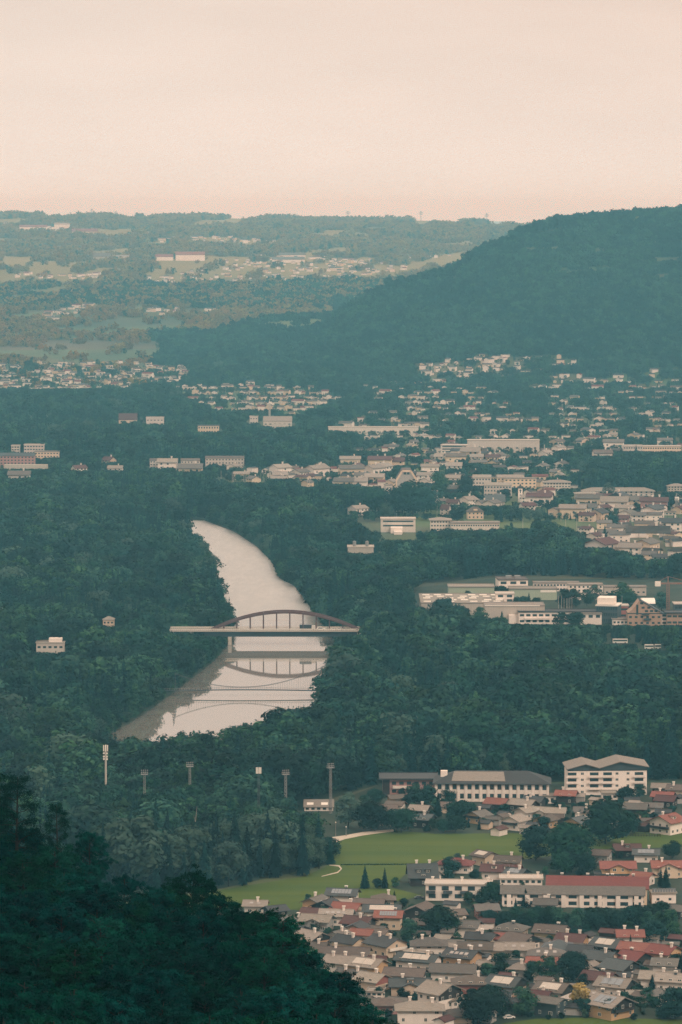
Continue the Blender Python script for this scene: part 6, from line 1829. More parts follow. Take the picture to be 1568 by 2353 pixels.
# fence above the meadow and hedge line across it
X0, Y0 = at(*T('C', 1075, 776)); X1, Y1 = at(*T('C', 1395, 780))
o = thing('fence', 'dark post and rail fence above the meadow below the big chalet', 'fence', (X0, Y0, 0))
b = MB()
n = 15
for i in range(n + 1):
    x, y = (X1 - X0) * i / n, (Y1 - Y0) * i / n; b.box(x - 0.12, x + 0.12, y - 0.12, y + 0.12, 0, 1.5)
b.build('posts', M['wall_wood'], o)
for z in (0.6, 1.4):
    b = MB(); b.bar((0, 0, z), (X1 - X0, Y1 - Y0, z), 0.14, 0.2); b.build('rail', M['wall_wood'], o)

# cars
def car_meshes():
    b = MB()
    b.prism([(-0.85, 0.35), (0.85, 0.35), (0.88, 0.8), (-0.88, 0.8)], -2.1, 2.1)
    b.add([(-1.5, -0.85, 0.8), (1.1, -0.85, 0.8), (1.1, 0.85, 0.8), (-1.5, 0.85, 0.8), (-1.1, -0.7, 1.42), (0.5, -0.7, 1.42), (0.5, 0.7, 1.42), (-1.1, 0.7, 1.42)], [(4, 5, 6, 7), (0, 1, 5, 4), (1, 2, 6, 5), (2, 3, 7, 6), (3, 0, 4, 7)])
    g = MB()
    for s in (-1, 1): g.add([(-1.25, s * 0.845, 0.86), (0.85, s * 0.845, 0.86), (0.42, s * 0.73, 1.36), (-1.02, s * 0.73, 1.36)], [(0, 1, 2, 3) if s < 0 else (3, 2, 1, 0)])
    g.add([(1.08, -0.75, 0.86), (1.08, 0.75, 0.86), (0.56, 0.66, 1.38), (0.56, -0.66, 1.38)], [(0, 1, 2, 3)])
    w = MB(); w.tube((0, -0.1, 0), (0, 0.1, 0), 0.33, 0.33, 12)
    return b, g.mesh('car_window', M['glass']), w.mesh('wheel', M['rubber'])
CB, CG, CW = car_meshes()
CBM = {}
def car(loc, rz, paint, label, s=1.0, group=None):
    if paint not in CBM: CBM[paint] = CB.mesh('body', M[paint])
    o = thing('car', label, 'car', loc, rz, group); o.scale = (s, s, s)
    link('body', CBM[paint], o); link('car_window', CG, o)
    for x in (-1.3, 1.3):
        for y in (-0.82, 0.82): link('wheel', CW, o, (x, y, 0.33))
for c in CARS: car(c[6], c[4], c[3], c[5], c[7])
for t, x, y, c, rz, lab in (('D', 700, 668, 'car_white', 0.2, 'white car on the yard road behind the path trees'), ('D', 735, 672, 'car_white', 0.1, 'white car next to the first one on the yard road'), ('D', 790, 664, 'steel', 0.3, 'silver car at the end of the yard road'), ('D', 770, 640, 'car_dark', 0.4, 'dark car behind the silver car on the yard'),
                           ('A', 1005, 190, 'car_dark', 0, 'dark car parked on the grass before the flat apartments'), ('B', 900, 225, 'car_red', 0.1, 'red car parked before the grey terrace'), ('B', 960, 228, 'car_white', 0.1, 'white car parked before the grey terrace'), ('C', 595, 668, 'car_white', 0.2, 'white car in the lane below the pale ridged houses'), ('C', 830, 725, 'steel', 0.3, 'silver car under the great dark linden'), ('C', 515, 728, 'car_dark', 0, 'dark car under the carport by the meadow'), ('B', 210, 1130, 'car_white', 0.3, 'white car at the bottom beside the lawn')):
    X, Y = at(*T(t, x, y)); car((X, Y, 0.06), rz, c, lab)
def bus(t, x0, x1, y, label):
    ax, ay = T(t, x0, y); bx, _ = T(t, x1, y); X0, Y0 = at(ax, ay); X1, _ = at(bx, ay); L = X1 - X0
    o = thing('bus', label, 'bus', ((X0 + X1) / 2, Y0, 0.05))
    b = MB(); b.box(-L / 2, L / 2, -1.25, 1.25, 0.4, 3.1); b.build('body', M['car_white'], o)
    b = MB(); b.box(-L * 0.47, L * 0.47, -1.29, -1.252, 1.6, 2.6); b.build('window', M['glass'], o)
    for x in (-L * 0.3, L * 0.33):
        b = MB(); b.tube((x, -1.27, 0.5), (x, -0.9, 0.5), 0.5, 0.5, 12); b.build('wheel', M['rubber'], o)
    prot_y((ax, bx, ay - 12, ay - 4, Y0))
bus('J', 775, 945, 925, 'white bus showing through a gap in the dark wood')
bus('J', 1140, 1240, 990, 'shorter white bus showing at the edge of the dark wood')
bus('J', 1255, 1325, 988, 'small white van like bus behind the shorter bus')

# ---------------------------------------------------------------- single trees
def tree(kind, X, Y, Z, h, label, group=None, cat='tree', name=None, wid=1.0):
    c, t = random.choice(PROTO[kind])
    o = thing(name or ('conifer_tree' if kind == 'conifer' else 'broadleaf_tree'), label, cat, (X, Y, Z), random.uniform(0, 6.28), group)
    o.scale = (h * wid, h * wid, h)
    link('crown', c, o)
    link('trunk', t, o)
    return o
TOWN_TREES = [  # tile, x, top, foot, kind, words
 ('C', 420, 690, 965, 'dark', 'big dark tree on the meadow, first of the linden group'), ('C', 690, 672, 1005, 'dark', 'biggest dark tree of the linden group on the meadow'), ('C', 965, 490, 835, 'dark', 'great dark linden above the meadow between the houses'), ('C', 1150, 580, 760, 'dark', 'dark tree beside the great linden by the fence'),
 ('C', 1080, 258, 430, 'dark', 'dark leafy tree covering the apartment block balconies'), ('C', 1125, 385, 520, 'dark', 'round dark tree below the apartment block'), ('C', 1235, 365, 480, 'mid', 'pale tree at the apartment block corner'), ('C', 480, 620, 720, 'dark', 'narrow tree between chalet and ochre gable'), ('C', 1490, 810, 945, 'dark', 'dark hedge like tree at the meadow end'),
 ('C', 1015, 868, 945, 'dark', 'garden tree before the brown house by the lindens'), ('C', 1085, 890, 950, 'mid', 'garden tree below the maroon house'), ('C', 1145, 880, 942, 'dark', 'garden tree beside the slate solar house'), ('C', 1440, 1005, 1180, 'conifer', 'dark spruce before the cross gabled houses'), ('C', 1400, 1020, 1170, 'conifer', 'second dark spruce before the cross gabled houses'),
 ('C', 700, 888, 1060, 'dark', 'dark tree in front of the linden group'), ('C', 625, 900, 1070, 'dark', 'dark tree at the foot of the linden group'), ('C', 815, 905, 1070, 'dark', 'dark tree behind the low pale building'), ('C', 500, 1010, 1080, 'mid', 'garden tree above the red terrace end'), ('C', 770, 1020, 1095, 'dark', 'small dark tree above the red terrace'), ('C', 310, 1108, 1190, 'mid', 'bright green tree before the stepped apartments'), ('C', 880, 600, 700, 'dark', 'tree in front of the great linden'),
 ('D', 450, 432, 715, 'pale', 'pale willow beside the road shed'), ('D', 620, 500, 735, 'dark', 'dark tree next to the pale willow'), ('D', 745, 560, 715, 'dark', 'small tree on the verge by the yard road'), ('D', 865, 530, 745, 'dark', 'dark tree at the end of the road'), ('D', 1152, 428, 625, 'conifer', 'dense dark spruce below the school'), ('D', 1060, 368, 535, 'dark', 'tree before the pink wall'), ('D', 965, 355, 500, 'mid', 'loose tree before the pink wall'), ('D', 1232, 388, 500, 'dark', 'tree before the white pilasters'), ('D', 1315, 478, 650, 'dark', 'tree between the spruce and the ochre gable'), ('D', 1390, 622, 710, 'conifer', 'small spruce beside the ochre house'), ('D', 1290, 605, 745, 'dark', 'bushy tree above the meadow hedge'), ('D', 1195, 640, 748, 'dark', 'bushy tree near the black alpine house'),
 ('D', 580, 1005, 1185, 'conifer', 'loose blue spruce on the lower meadow'), ('D', 735, 1022, 1185, 'conifer', 'narrow spruce on the lower meadow'), ('D', 680, 1105, 1185, 'dark', 'bush between the two meadow spruces'), ('D', 1255, 935, 1070, 'dark', 'tree in front of the red hipped roof'), ('D', 1305, 905, 1010, 'pale', 'thin tree behind the red hipped roof'), ('D', 1230, 1035, 1125, 'dark', 'garden tree below the red hipped roof'), ('D', 1440, 1035, 1115, 'dark', 'garden tree beside the white dormers'), ('D', 1490, 1090, 1140, 'mid', 'small garden tree before the white dormers'), ('D', 820, 1095, 1176, 'mid', 'shrubby tree at the meadow corner house'), ('D', 590, 440, 560, 'mid', 'tree behind the road shed'), ('D', 660, 400, 520, 'dark', 'tree at the pink wing end'),
 ('A', 130, 148, 215, 'mid', 'young tree on the meadow beside the ochre house'), ('A', 810, 122, 215, 'conifer', 'narrow cypress like conifer at the meadow corner'), ('A', 885, 180, 250, 'dark', 'round tree beside the huge dark gable'), ('A', 1160, 225, 480, 'dark', 'large dark round tree in the middle of the houses'), ('A', 1252, 328, 485, 'dark', 'dark round tree next to the largest one'), ('A', 912, 335, 515, 'mid', 'light leafed tree before the huge dark gable'), ('A', 1090, 388, 490, 'mid', 'green tree at the foot of the largest dark tree'), ('A', 1000, 400, 500, 'dark', 'tree between the light leafed ones'), ('A', 690, 878, 970, 'dark', 'tree beside the slate house with dormer'), ('A', 965, 928, 995, 'dark', 'clipped hedge tree below the slate house'), ('A', 185, 372, 450, 'dark', 'dark tree before the small white gable'), ('A', 275, 415, 480, 'mid', 'garden tree beside the small white gable'), ('A', 808, 612, 710, 'conifer', 'small conifer behind the wide bare roof'), ('A', 210, 600, 700, 'dark', 'dark tree behind the slope trees'), ('A', 1480, 880, 1180, 'dark', 'large dark tree at the bottom beside the white hipped house'), ('A', 1535, 690, 800, 'dark', 'dark tree beside the long grey slope'), ('A', 1300, 448, 530, 'mid', 'bright garden tree near the chimney house'), ('A', 1165, 1100, 1150, 'dark', 'small round tree at the wall of the white hipped house'), ('A', 1395, 130, 235, 'mid', 'tree before the flat apartments'), ('A', 1490, 135, 235, 'dark', 'second tree before the flat apartments'), ('A', 730, 365, 430, 'dark', 'shrub under the pink house'), ('A', 1420, 880, 960, 'dark', 'tree behind the low white gable'),
 ('B', 340, 105, 250, 'conifer', 'spruce standing before the grey terrace'), ('B', 262, 180, 270, 'conifer', 'smaller spruce before the grey terrace'), ('B', 110, 215, 300, 'dark', 'tree before the red walled house'), ('B', 85, 55, 225, 'dark', 'tall tree beside the stepped apartments'), ('B', 745, 120, 230, 'mid', 'leafy tree at the terrace middle'), ('B', 840, 150, 240, 'mid', 'thin leafy tree at the terrace middle'), ('B', 1400, 205, 340, 'dark', 'dark tree below the terrace end'), ('B', 1345, 350, 540, 'dark', 'great dark tree beside the salmon house'), ('B', 1490, 365, 530, 'mid', 'lighter tree beside the great dark one'), ('B', 1162, 468, 605, 'conifer', 'pointed dense conifer before the salmon roofs'), ('B', 712, 598, 845, 'dark', 'tall dark round tree behind the yellow tree'), ('B', 500, 632, 850, 'mid', 'broad garden tree beside the salmon roof'), ('B', 392, 675, 810, 'dark', 'dark garden tree beside the timber framed house'), ('B', 150, 600, 790, 'mid', 'garden tree in front of the roof windows'), ('B', 40, 685, 810, 'mid', 'green garden tree by the pale small house'), ('B', 805, 775, 890, 'dark', 'dark tree touching the yellow tree'), ('B', 1332, 780, 940, 'conifer', 'very narrow spruce before the white houses'), ('B', 310, 872, 1110, 'mid', 'broad bright green tree at the bottom'), ('B', 70, 870, 1110, 'dark', 'broad dark tree at the bottom'), ('B', 820, 950, 1100, 'dark', 'dark tree under the yellow one'), ('B', 1005, 975, 1125, 'dark', 'dark tree before the balcony house'), ('B', 1195, 868, 960, 'mid', 'tree behind the balcony house'), ('B', 1300, 885, 1010, 'dark', 'tree between balcony house and cream gable'), ('B', 1510, 880, 1130, 'dark', 'dark tree along the bottom edge near the cream gable'), ('B', 1545, 600, 760, 'dark', 'dark tree at the edge beside the grey house'), ('B', 1240, 950, 1070, 'mid', 'green tree behind the balcony house eaves'), ('B', 800, 1052, 1125, 'pale', 'pale rounded shrub by the lawn'), ('B', 700, 420, 470, 'dark', 'small tree above the maroon house'), ('B', 470, 440, 500, 'mid', 'garden tree beside the yellow house'), ('B', 640, 550, 610, 'mid', 'garden shrub among slate roofs'), ('B', 900, 690, 750, 'mid', 'garden shrub below the cream gable'), ('B', 1420, 1020, 1130, 'dark', 'dark tree right of the lawn hedge'.replace('right of', 'at the end of')),
 ('B', 1190, 1085, 1140, 'dark', 'low hedge tree along the lawn'), ('B', 620, 1080, 1130, 'dark', 'low hedge tree below the boxy house'), ('B', 520, 1090, 1135, 'dark', 'low hedge tree beside the boxy house'),
]
r0 = random.Random(4)
TOWN_TREES += [('I', 1022, 553, 745, 'conifer', 'lone dark spruce in front of the long storage hall'), ('I', 985, 248, 400, 'dark', 'dark tree between green halls and white office'), ('I', 1080, 280, 400, 'dark', 'small dark tree under the white office block'), ('I', 1230, 365, 560, 'dark', 'tree beside the white office cube'), ('I', 1330, 345, 560, 'conifer', 'taller conifer in the tree row by the office cube'), ('I', 1420, 395, 560, 'mid', 'tree at the end of the row by the office cube'), ('I', 625, 318, 430, 'mid', 'tree before the pale green grey hall'), ('I', 420, 405, 660, 'dark', 'dark tree cutting into the great hall roof'), ('I', 330, 415, 680, 'dark', 'second dark tree cutting into the great hall roof'), ('I', 540, 490, 720, 'dark', 'dark tree before the great hall wall'), ('I', 450, 545, 740, 'pale', 'pale willow before the great hall'), ('I', 780, 500, 720, 'mid', 'tree where the two grey halls meet'), ('J', 320, 290, 520, 'mid', 'tree before the plain white block'), ('J', 230, 300, 540, 'mid', 'tree beside the flagpoles'), ('J', 480, 300, 500, 'mid', 'small tree at the plain white block'), ('J', 570, 250, 470, 'pale', 'thin tree before the plain white block'), ('J', 880, 215, 540, 'mid', 'tall leafy tree behind the glass office'), ('J', 740, 330, 540, 'dark', 'dark tree behind the glass office'), ('J', 960, 340, 560, 'dark', 'dark tree behind the tan gable'), ('J', 180, 560, 740, 'mid', 'leafy tree before the white office wing'), ('J', 350, 545, 740, 'dark', 'dark tree before the white office wing'), ('J', 1330, 330, 560, 'mid', 'tree under the red crane jib'),
 ('K', 560, 345, 640, 'dark', 'dark tree of the round clump before the great hall'), ('K', 660, 328, 640, 'dark', 'tallest dark tree of the round clump before the great hall'), ('K', 755, 375, 640, 'dark', 'dark tree at the end of the round clump'), ('K', 310, 360, 620, 'dark', 'dark tall tree before the suburb'), ('K', 240, 400, 610, 'dark', 'dark tree at the railway line'), ('K', 900, 250, 470, 'mid', 'leafy tree beside the tall white block'), ('K', 1130, 270, 470, 'mid', 'round leafy tree before the white apartment house'), ('K', 1060, 570, 700, 'dark', 'dark tree beside the cream villa'), ('K', 1240, 420, 500, 'mid', 'round tree above the villa'), ('K', 1500, 390, 500, 'dark', 'dark tree at the apartment row'),
 ('L', 887, 342, 492, 'pale', 'round pale tree in front of the very long hall'), ('L', 858, 735, 930, 'conifer', 'tall dark spruce by the far lane'), ('L', 940, 640, 745, 'dark', 'round dark tree in the village'), ('L', 650, 520, 600, 'mid', 'round shrub at the village end'), ('L', 1145, 0, 110, 'conifer', 'spruce before the cream factory row'), ('L', 440, 520, 610, 'mid', 'garden tree near the church')]
for k in range(26):
    x = 20 + k * 52 + r0.uniform(-12, 12)
    TOWN_TREES.append(('B', x, r0.uniform(232, 300) + (40 if x < 150 else 0), r0.uniform(385, 425), r0.choice(('mid', 'dark', 'dark')), None))
for k in range(14):
    x = 900 + k * 44
    TOWN_TREES.append(('B', x, r0.uniform(265, 330), r0.uniform(400, 430), r0.choice(('mid', 'dark')), None))
for k in range(190):     # garden trees between the houses
    t = r0.choice('AB' if k < 130 else 'CD')
    if t == 'A': x, y = r0.uniform(200, 1550), r0.uniform(260, 1150)
    elif t == 'B': x, y = r0.uniform(0, 1560), r0.uniform(420, 1130)
    elif t == 'C': x, y = r0.uniform(0, 1560), r0.uniform(440, 730)
    else: x, y = r0.uniform(850, 1560), r0.uniform(480, 730)
    X, Y = at(*T(t, x, y))
    if any(math.hypot(X - a, Y - b_) < c * 0.75 + 1 for a, b_, c in FOOT): continue
    TOWN_TREES.append((t, x, y - r0.uniform(40, 95), y, r0.choice(('mid', 'dark', 'dark', 'conifer')), None))
for k in range(420):     # low bushes in the gardens
    t = r0.choice('AABBBCD')
    x, y = {'A': (r0.uniform(250, 1560), r0.uniform(230, 1160)), 'B': (r0.uniform(0, 1565), r0.uniform(400, 1140)), 'C': (r0.uniform(0, 1565), r0.uniform(440, 735)), 'D': (r0.uniform(900, 1560), r0.uniform(480, 740))}[t]
    X, Y = at(*T(t, x, y))
    if any(math.hypot(X - a, Y - b_) < c * 0.8 + 0.8 for a, b_, c in FOOT): continue
    hb_ = r0.uniform(1.6, 4.6)
    tree(r0.choice(('mid', 'dark', 'dark')), X, Y, -0.2, hb_, 'low round garden bush between the houses of the town', 'garden bushes of the town', 'bush', 'garden_bush', wid=1.5)
IND = []        # feet of the single trees
for t, x, yt, yb, kind, words in TOWN_TREES:
    px, pb = T(t, x, yb); _, pt = T(t, x, yt)
    X, Y, H = height_to(px, pb, pt)
    grp = None
    if words is None:
        grp = 'trees of the tree belt below the terraces' if t == 'B' and yb < 432 else 'garden trees among the houses'
        lab = ('dark conifer' if kind == 'conifer' else 'leafy green tree') + (' in the thick belt below the terraces' if t == 'B' and yb < 432 else ' in a garden between houses')
        grp += ' conifers' if kind == 'conifer' else ''
    else:
        lab = words
    tree(kind, X, Y, 0, H, lab, grp, wid=((1.35 if kind == 'dark' else 1.2) * (1.15 if t == 'C' and pb - pt > 90 else 1.0)) if kind != 'conifer' else 1.5)
    IND.append((X, Y))
X, Y, H = height_to(*T('B', 770, 0)[:1], T('B', 0, 1068)[1], T('B', 0, 842)[1])
c_ = new_mesh('crown', *broadleaf_crown(901, 17, 70, 0.36, 0.036, 0.18), [M['leaf_yellow']])
o = thing('broadleaf_tree', 'single yellow leafed tree glowing among the dark garden trees', 'tree', (X, Y, 0)); o.scale = (H, H, H)
link('crown', c_, o); link('trunk', PROTO['mid'][0][1], o)
prot_y((T('B', 700, 0)[0], T('B', 850, 0)[0], T('B', 0, 845)[1], T('B', 0, 1040)[1], Y))
# hedge line across the meadow
hv = np.array([at(*T('D', x, 1002 - (x - 390) * 0.006)) for x in np.linspace(392, 930, 700)])
hc = np.column_stack([hv + rng.normal(0, 0.3, hv.shape), rng.uniform(0.05, 0.5, 700)])
hV, hF = quads(hc, rng.normal(size=(700, 3)) + np.array([0, 0, 0.5]), rng.uniform(0.15, 0.3, 700), 0.7)
tag(link('hedge', new_mesh('hedge', hV, hF, [M['leaf_dark']])), 'thin dark hedge line running straight across the meadow', 'hedge')
# dead pale trunk above the wood
X, Y, H = height_to(447, 1925, 1853)
o = thing('dead_tree', 'bare pale dead trunk rising from the wood', 'tree', (X, Y, 0))
b = MB(); b.tube((0, 0, 0), (0.5, 0, H * 0.5), 0.3, 0.22, 7); b.tube((0.5, 0, H * 0.5), (1.3, 0, H), 0.22, 0.07, 6); b.build('trunk', M['bark_pale'], o)
b = MB(); b.tube((0.5, 0, H * 0.5), (-0.3, 0, H * 0.72), 0.12, 0.05, 5); b.build('limb', M['bark_pale'], o)
prot_y((443, 452, 1853, 1880, Y))

# ---------------------------------------------------------------- woods
# picture outline (on the ground) of the woods that stand on the valley floor
W_NEAR = [(-400, 2120), (-400, 1500), (240, 1700)]
def riverside(x, y):
    """-1 on the west bank, 1 on the east bank, 0 on the water (picture points on the ground)"""
    ys = np.array([q[1] for q in RL]); l = np.interp(y, ys, [q[0] for q in RL]); r = np.interp(y, ys, [q[0] for q in RR])
    s = np.where(x < l - 2, -1, np.where(x > r + 2, 1, 0))
    return np.where(y < ys.min(), 2, s)
F_EAST = [(150, 2080), (300, 2075), (480, 2048), (600, 2030), (700, 2012), (762, 1985), (755, 1935), (700, 1915), (700, 1880), (760, 1835), (900, 1795), (1090, 1790), (1290, 1800), (1310, 1795), (1480, 1790), (1660, 1800), (1660, 1462), (1430, 1448), (1100, 1452), (960, 1415), (930, 1400), (960, 1345), (1140, 1322), (1300, 1325), (1660, 1340), (1660, 1300), (1480, 1312), (1390, 1275), (1330, 1230), (1180, 1235), (1000, 1262), (860, 1270), (760, 1210), (640, 1160), (520, 1130), (340, 1120), (340, 1200), (640, 1340), (560, 1600), (-420, 1700), (-420, 2120)]
SPARSE = [([(330, 1080), (840, 1075), (860, 1130), (760, 1140), (560, 1125), (340, 1120)], 0.9), ([(820, 1060), (1340, 1040), (1340, 1160), (1300, 1190), (850, 1180), (830, 1130)], 0.9), ([(1320, 1150), (1660, 1150), (1660, 1330), (1480, 1312), (1390, 1275), (1330, 1230)], 0.85), ([(800, 985), (1660, 985), (1660, 1055), (1250, 1062), (820, 1062)], 0.75), ([(-300, 830), (430, 845), (480, 895), (430, 910), (-300, 905)], 0.65), ([(400, 885), (600, 880), (830, 925), (830, 975), (560, 960), (420, 930)], 0.55), ([(820, 870), (1660, 855), (1660, 985), (820, 985)], 0.75), ([(-300, 965), (560, 960), (800, 985), (800, 1010), (-300, 1000)], 0.7)]
P_, I_, R_, S_ = [], [], [], []
cand = []
y = 1590.0
while y < 7000:
    s = 7.3 if y < 2700 else (8.0 if y < 3400 else (9.5 if y < 4500 else 11.5))
    xs = np.arange(-0.105 * y - 40, 0.105 * y + 40, s)
    cand.append(np.stack([xs + rng.uniform(-0.45, 0.45, len(xs)) * s, y + rng.uniform(-0.45, 0.45, len(xs)) * s], -1))
    y += s
C = np.concatenate(cand)
gz = ground(C[:, 0], C[:, 1])
C = C[gz < 40]; gz = gz[gz < 40]
px, py, _ = proj(C[:, 0], C[:, 1], np.zeros(len(C)))
side = riverside(px, py)
east = inside(F_EAST, px, py)
west = (side == -1)
keep = ((side != 0) & (east | west)) | ((py < 1200) & (side != 0))
keep &= ~((px > 368) & (px < 872) & (np.abs(C[:, 1] - at(656, 1480)[1]) < 13))
for poly in (MEADOW, TOWN, TOWN2): keep &= ~inside(poly, px, py)
keep &= ~((py < 2400) & (py > 2050))
dens = np.ones(len(C))
SPARSE.append((INDUSTRY, 0.45))
for poly, d in SPARSE: dens = np.where(inside(poly, px, py), d, dens)
patch = wob(C[:, 0], C[:, 1], 60.0, 4.0)
patch2 = wob(C[:, 0], C[:, 1], 110.0, 9.0)
keep &= rng.random(len(C)) < dens * np.where(patch < -0.9, 0.85, 1.0)
C, gz, px, py, side, dens, patch, patch2 = [a[keep] for a in (C, gz, px, py, side, dens, patch, patch2)]
n = len(C)
u = rng.random(n)
kind = np.where(patch2 > 0.12, np.where(u < 0.60, 2, 0), np.where(u < 0.10, 2, np.where(u > 0.95, 1, 0)))       # 0 broadleaf, 1 pale, 2 conifer
pale_zone = (patch < -0.45) & (patch2 < 0.3) & (u > 0.62) | inside([(380, 2040), (450, 1960), (620, 1950), (720, 1960), (740, 2010), (500, 2050)], px, py) & (u > 0.6) | inside([(180, 2060), (250, 1980), (340, 1990), (340, 2060)], px, py) & (u > 0.55) | inside([(770, 1850), (950, 1800), (950, 1830), (800, 1880)], px, py) & (u > 0.3)
kind = np.where(pale_zone, 1, kind)
ys_ = np.array([q[1] for q in RL]); dl = np.abs(px - np.interp(py, ys_, [q[0] for q in RL])); dr = np.abs(px - np.interp(py, ys_, [q[0] for q in RR]))
near_bank = (np.minimum(dl, dr) < 38) & (py > 1190) & (py < 1700)
kind = np.where(near_bank & (u > 0.35), np.where(u > 0.78, 1, 0), kind)
h = np.where(kind == 2, rng.uniform(16, 27, n), np.where(kind == 1, rng.uniform(12, 18, n), rng.uniform(12.5, 23, n))) * (1 + 0.12 * patch)
big = (rng.random(n) < 0.07) & (kind != 2) & (dens > 0.9)
h = np.where(big, rng.uniform(23, 30, n), h)
h = h * (1 + 0.22 * wob(C[:, 0], C[:, 1], 33.0, 12.0))
h = np.where(dens < 0.9, h * rng.uniform(0.6, 0.8, n), h)
h = np.where(near_bank & (kind != 2), h * 0.8, h)
h = np.where((side == 1) & (py > 1500) & (py < 1760) & (px > 620), h * 1.12, h)
wd = np.where(kind == 2, rng.uniform(0.85, 1.15, n), np.where(kind == 1, rng.uniform(0.85, 1.05, n), rng.uniform(0.85, 1.5, n)))
wd = np.where(big, rng.uniform(1.15, 1.4, n), wd)

def clear_views(X, Y, Z, h, w, is_far=False):
    """lower or drop trees that would hide what stays in sight in the photo"""
    ok = np.ones(len(X), bool)
    x0, y0, f = proj(X, Y, Z)
    xt, yt, _ = proj(X, Y, Z + h)
    hw = w * FPX / f * 0.5
    for a0, a1, b0, b1, d in PROT:
        m = ok & (f < d + 4) & (f > d - 900) & (x0 + hw > a0) & (x0 - hw < a1) & (yt < b1) & (y0 > b0)
        if not m.any(): continue
        need = (y0[m] - b1) * f[m] / FPX        # height that still stays below
        hm = h[m]
        good = need > 0.35 * hm
        idx = np.nonzero(m)[0]
        h[idx[good]] = need[good] * 0.9
        ok[idx[~good]] = False
        yt[idx[good]] = y0[idx[good]] - h[idx[good]] / f[idx[good]] * FPX
    return ok
ok = clear_views(C[:, 0], C[:, 1], gz, h, h * wd * 0.85)
# the open water
for fr in (0.5, 0.75, 0.97):
    for sgn in (-0.8, 0, 0.8):
        xx, yy, ff = proj(C[:, 0] + sgn * h * wd * 0.26 * (1 if fr < 0.9 else 0.4), C[:, 1], gz + h * fr)
        hit = inside(WATER_VIS, xx, yy)
        ok &= ~hit
for a, b_, c in FOOT:
    ok &= ((C[:, 0] - a) ** 2 + (C[:, 1] - b_) ** 2) > (c * 0.75 + 3) ** 2
C, gz, kind, h, wd, px, py, side = [a[ok] for a in (C, gz, kind, h, wd, px, py, side)]
n = len(C)
# the ones that show largest stand as single trees
vis = (px > -40) & (px < 1610) & (py < 2075)
hide_line = np.interp(px, [0, 130, 250, 480, 640, 760, 950], [1790, 1880, 1985, 2040, 2090, 2300, 2400])
_, pyt, _ = proj(C[:, 0], C[:, 1], h)
vis &= pyt < hide_line - 25
order = np.argsort(np.where(vis, C[:, 1], 1e9))
single = np.zeros(n, bool)
nb = nc = 0
for i in order:
    if not vis[i]: break
    if kind[i] == 2 and nc < 90: single[i] = True; nc += 1
    elif kind[i] != 2 and nb < 95: single[i] = True; nb += 1
    if nb >= 95: break
for i in np.nonzero(single)[0]:
    k = ('mid', 'pale', 'conifer')[kind[i]]
    if k == 'mid' and random.random() < 0.35: k = 'dark'
    lab, grp = {'mid': ('green broadleaf tree in the front rows of the wood by the meadow', 'broadleaf trees of the near wood'), 'dark': ('green broadleaf tree in the front rows of the wood by the meadow', 'broadleaf trees of the near wood'), 'pale': ('pale grey green willow in the front rows of the wood', 'pale willows of the near wood'), 'conifer': ('dark spruce in the front rows of the wood', 'spruces of the near wood')}[k]
    tree(k, C[i, 0], C[i, 1], gz[i], h[i], lab, grp, wid=wd[i] * 1.05)
rest = ~single
idx = np.where(kind == 2, rng.integers(9, 12, n), np.where(kind == 1, rng.integers(7, 9, n), np.where(wob(C[:, 0], C[:, 1], 38.0, 15.0) + rng.normal(0, 0.35, n) > 0.15, rng.choice([1, 4], n), rng.choice([0, 2, 3, 5, 6], n))))
rot = np.stack([rng.normal(0, 0.03, n), rng.normal(0, 0.03, n), rng.uniform(0, 6.28, n)], -1)
sc = np.stack([h * wd, h * wd, h], -1)
PT = np.stack([C[:, 0], C[:, 1], gz - 0.2], -1)
for nm, m in (('west_bank_wood', rest & (side == -1) & (py > 1130)), ('east_bank_wood', rest & (side == 1) & (py > 1130)), ('valley_wood', rest & ((side == 2) | (py <= 1130)))):
    scatter(nm, PT[m], idx[m], rot[m], sc[m], WOOD_TREES)

# mountain and far hills
FIELDS = [[(265, 526), (316, 526), (304, 541), (261, 541)], [(190, 557), (380, 559), (372, 570), (215, 567)], [(0, 590), (92, 591), (84, 606), (0, 607)], [(0, 616), (100, 610), (200, 600), (220, 606), (120, 640), (228, 638), (228, 662), (120, 656), (-40, 650)],
          [(330, 632), (480, 610), (620, 601), (760, 606), (920, 612), (1000, 592), (1090, 573), (1110, 600), (920, 646), (820, 648), (700, 647), (560, 652), (330, 657)], [(60, 764), (190, 747), (280, 731), (375, 727), (432, 742), (420, 762), (280, 772)], [(-40, 796), (60, 799), (130, 791), (260, 784), (367, 787), (357, 830), (250, 838), (130, 832), (-40, 828)],
          [(598, 749), (650, 740), (746, 737), (735, 752), (680, 764)], [(-40, 505), (32, 503), (30, 525), (-40, 522)], [(40, 520), (240, 526), (330, 545), (180, 545), (60, 534)], [(340, 548), (520, 545), (650, 557), (620, 566), (380, 563)], [(500, 590), (760, 591), (900, 603), (760, 609), (480, 606)], [(350, 600), (500, 586), (500, 606), (340, 640)], [(96, 724), (228, 695), (228, 708), (108, 746)], [(330, 711), (500, 711), (496, 728), (340, 729)], [(700, 540), (930, 545), (930, 553), (720, 551)]]
gx, gy = np.meshgrid(np.arange(-160, 1740, 7.0), np.concatenate([np.arange(484, 600, 1.9), np.arange(600, 700, 3.0), np.arange(700, 905, 4.2)]))
gx = (gx + rng.uniform(-3.4, 3.4, gx.shape)).ravel(); gy = (gy + rng.uniform(-1.4, 1.4, gy.shape)).ravel()
fld = np.zeros(len(gx), bool)
for f in FIELDS: fld |= inside(f, gx, gy)
edge = wob(gx, gy * 3, 26.0, 7.0)
fld |= (gy < 655) & (wob(gx * 0.35, gy * 3.2, 30.0, 2.0) > 0.12) & (gy > 497)
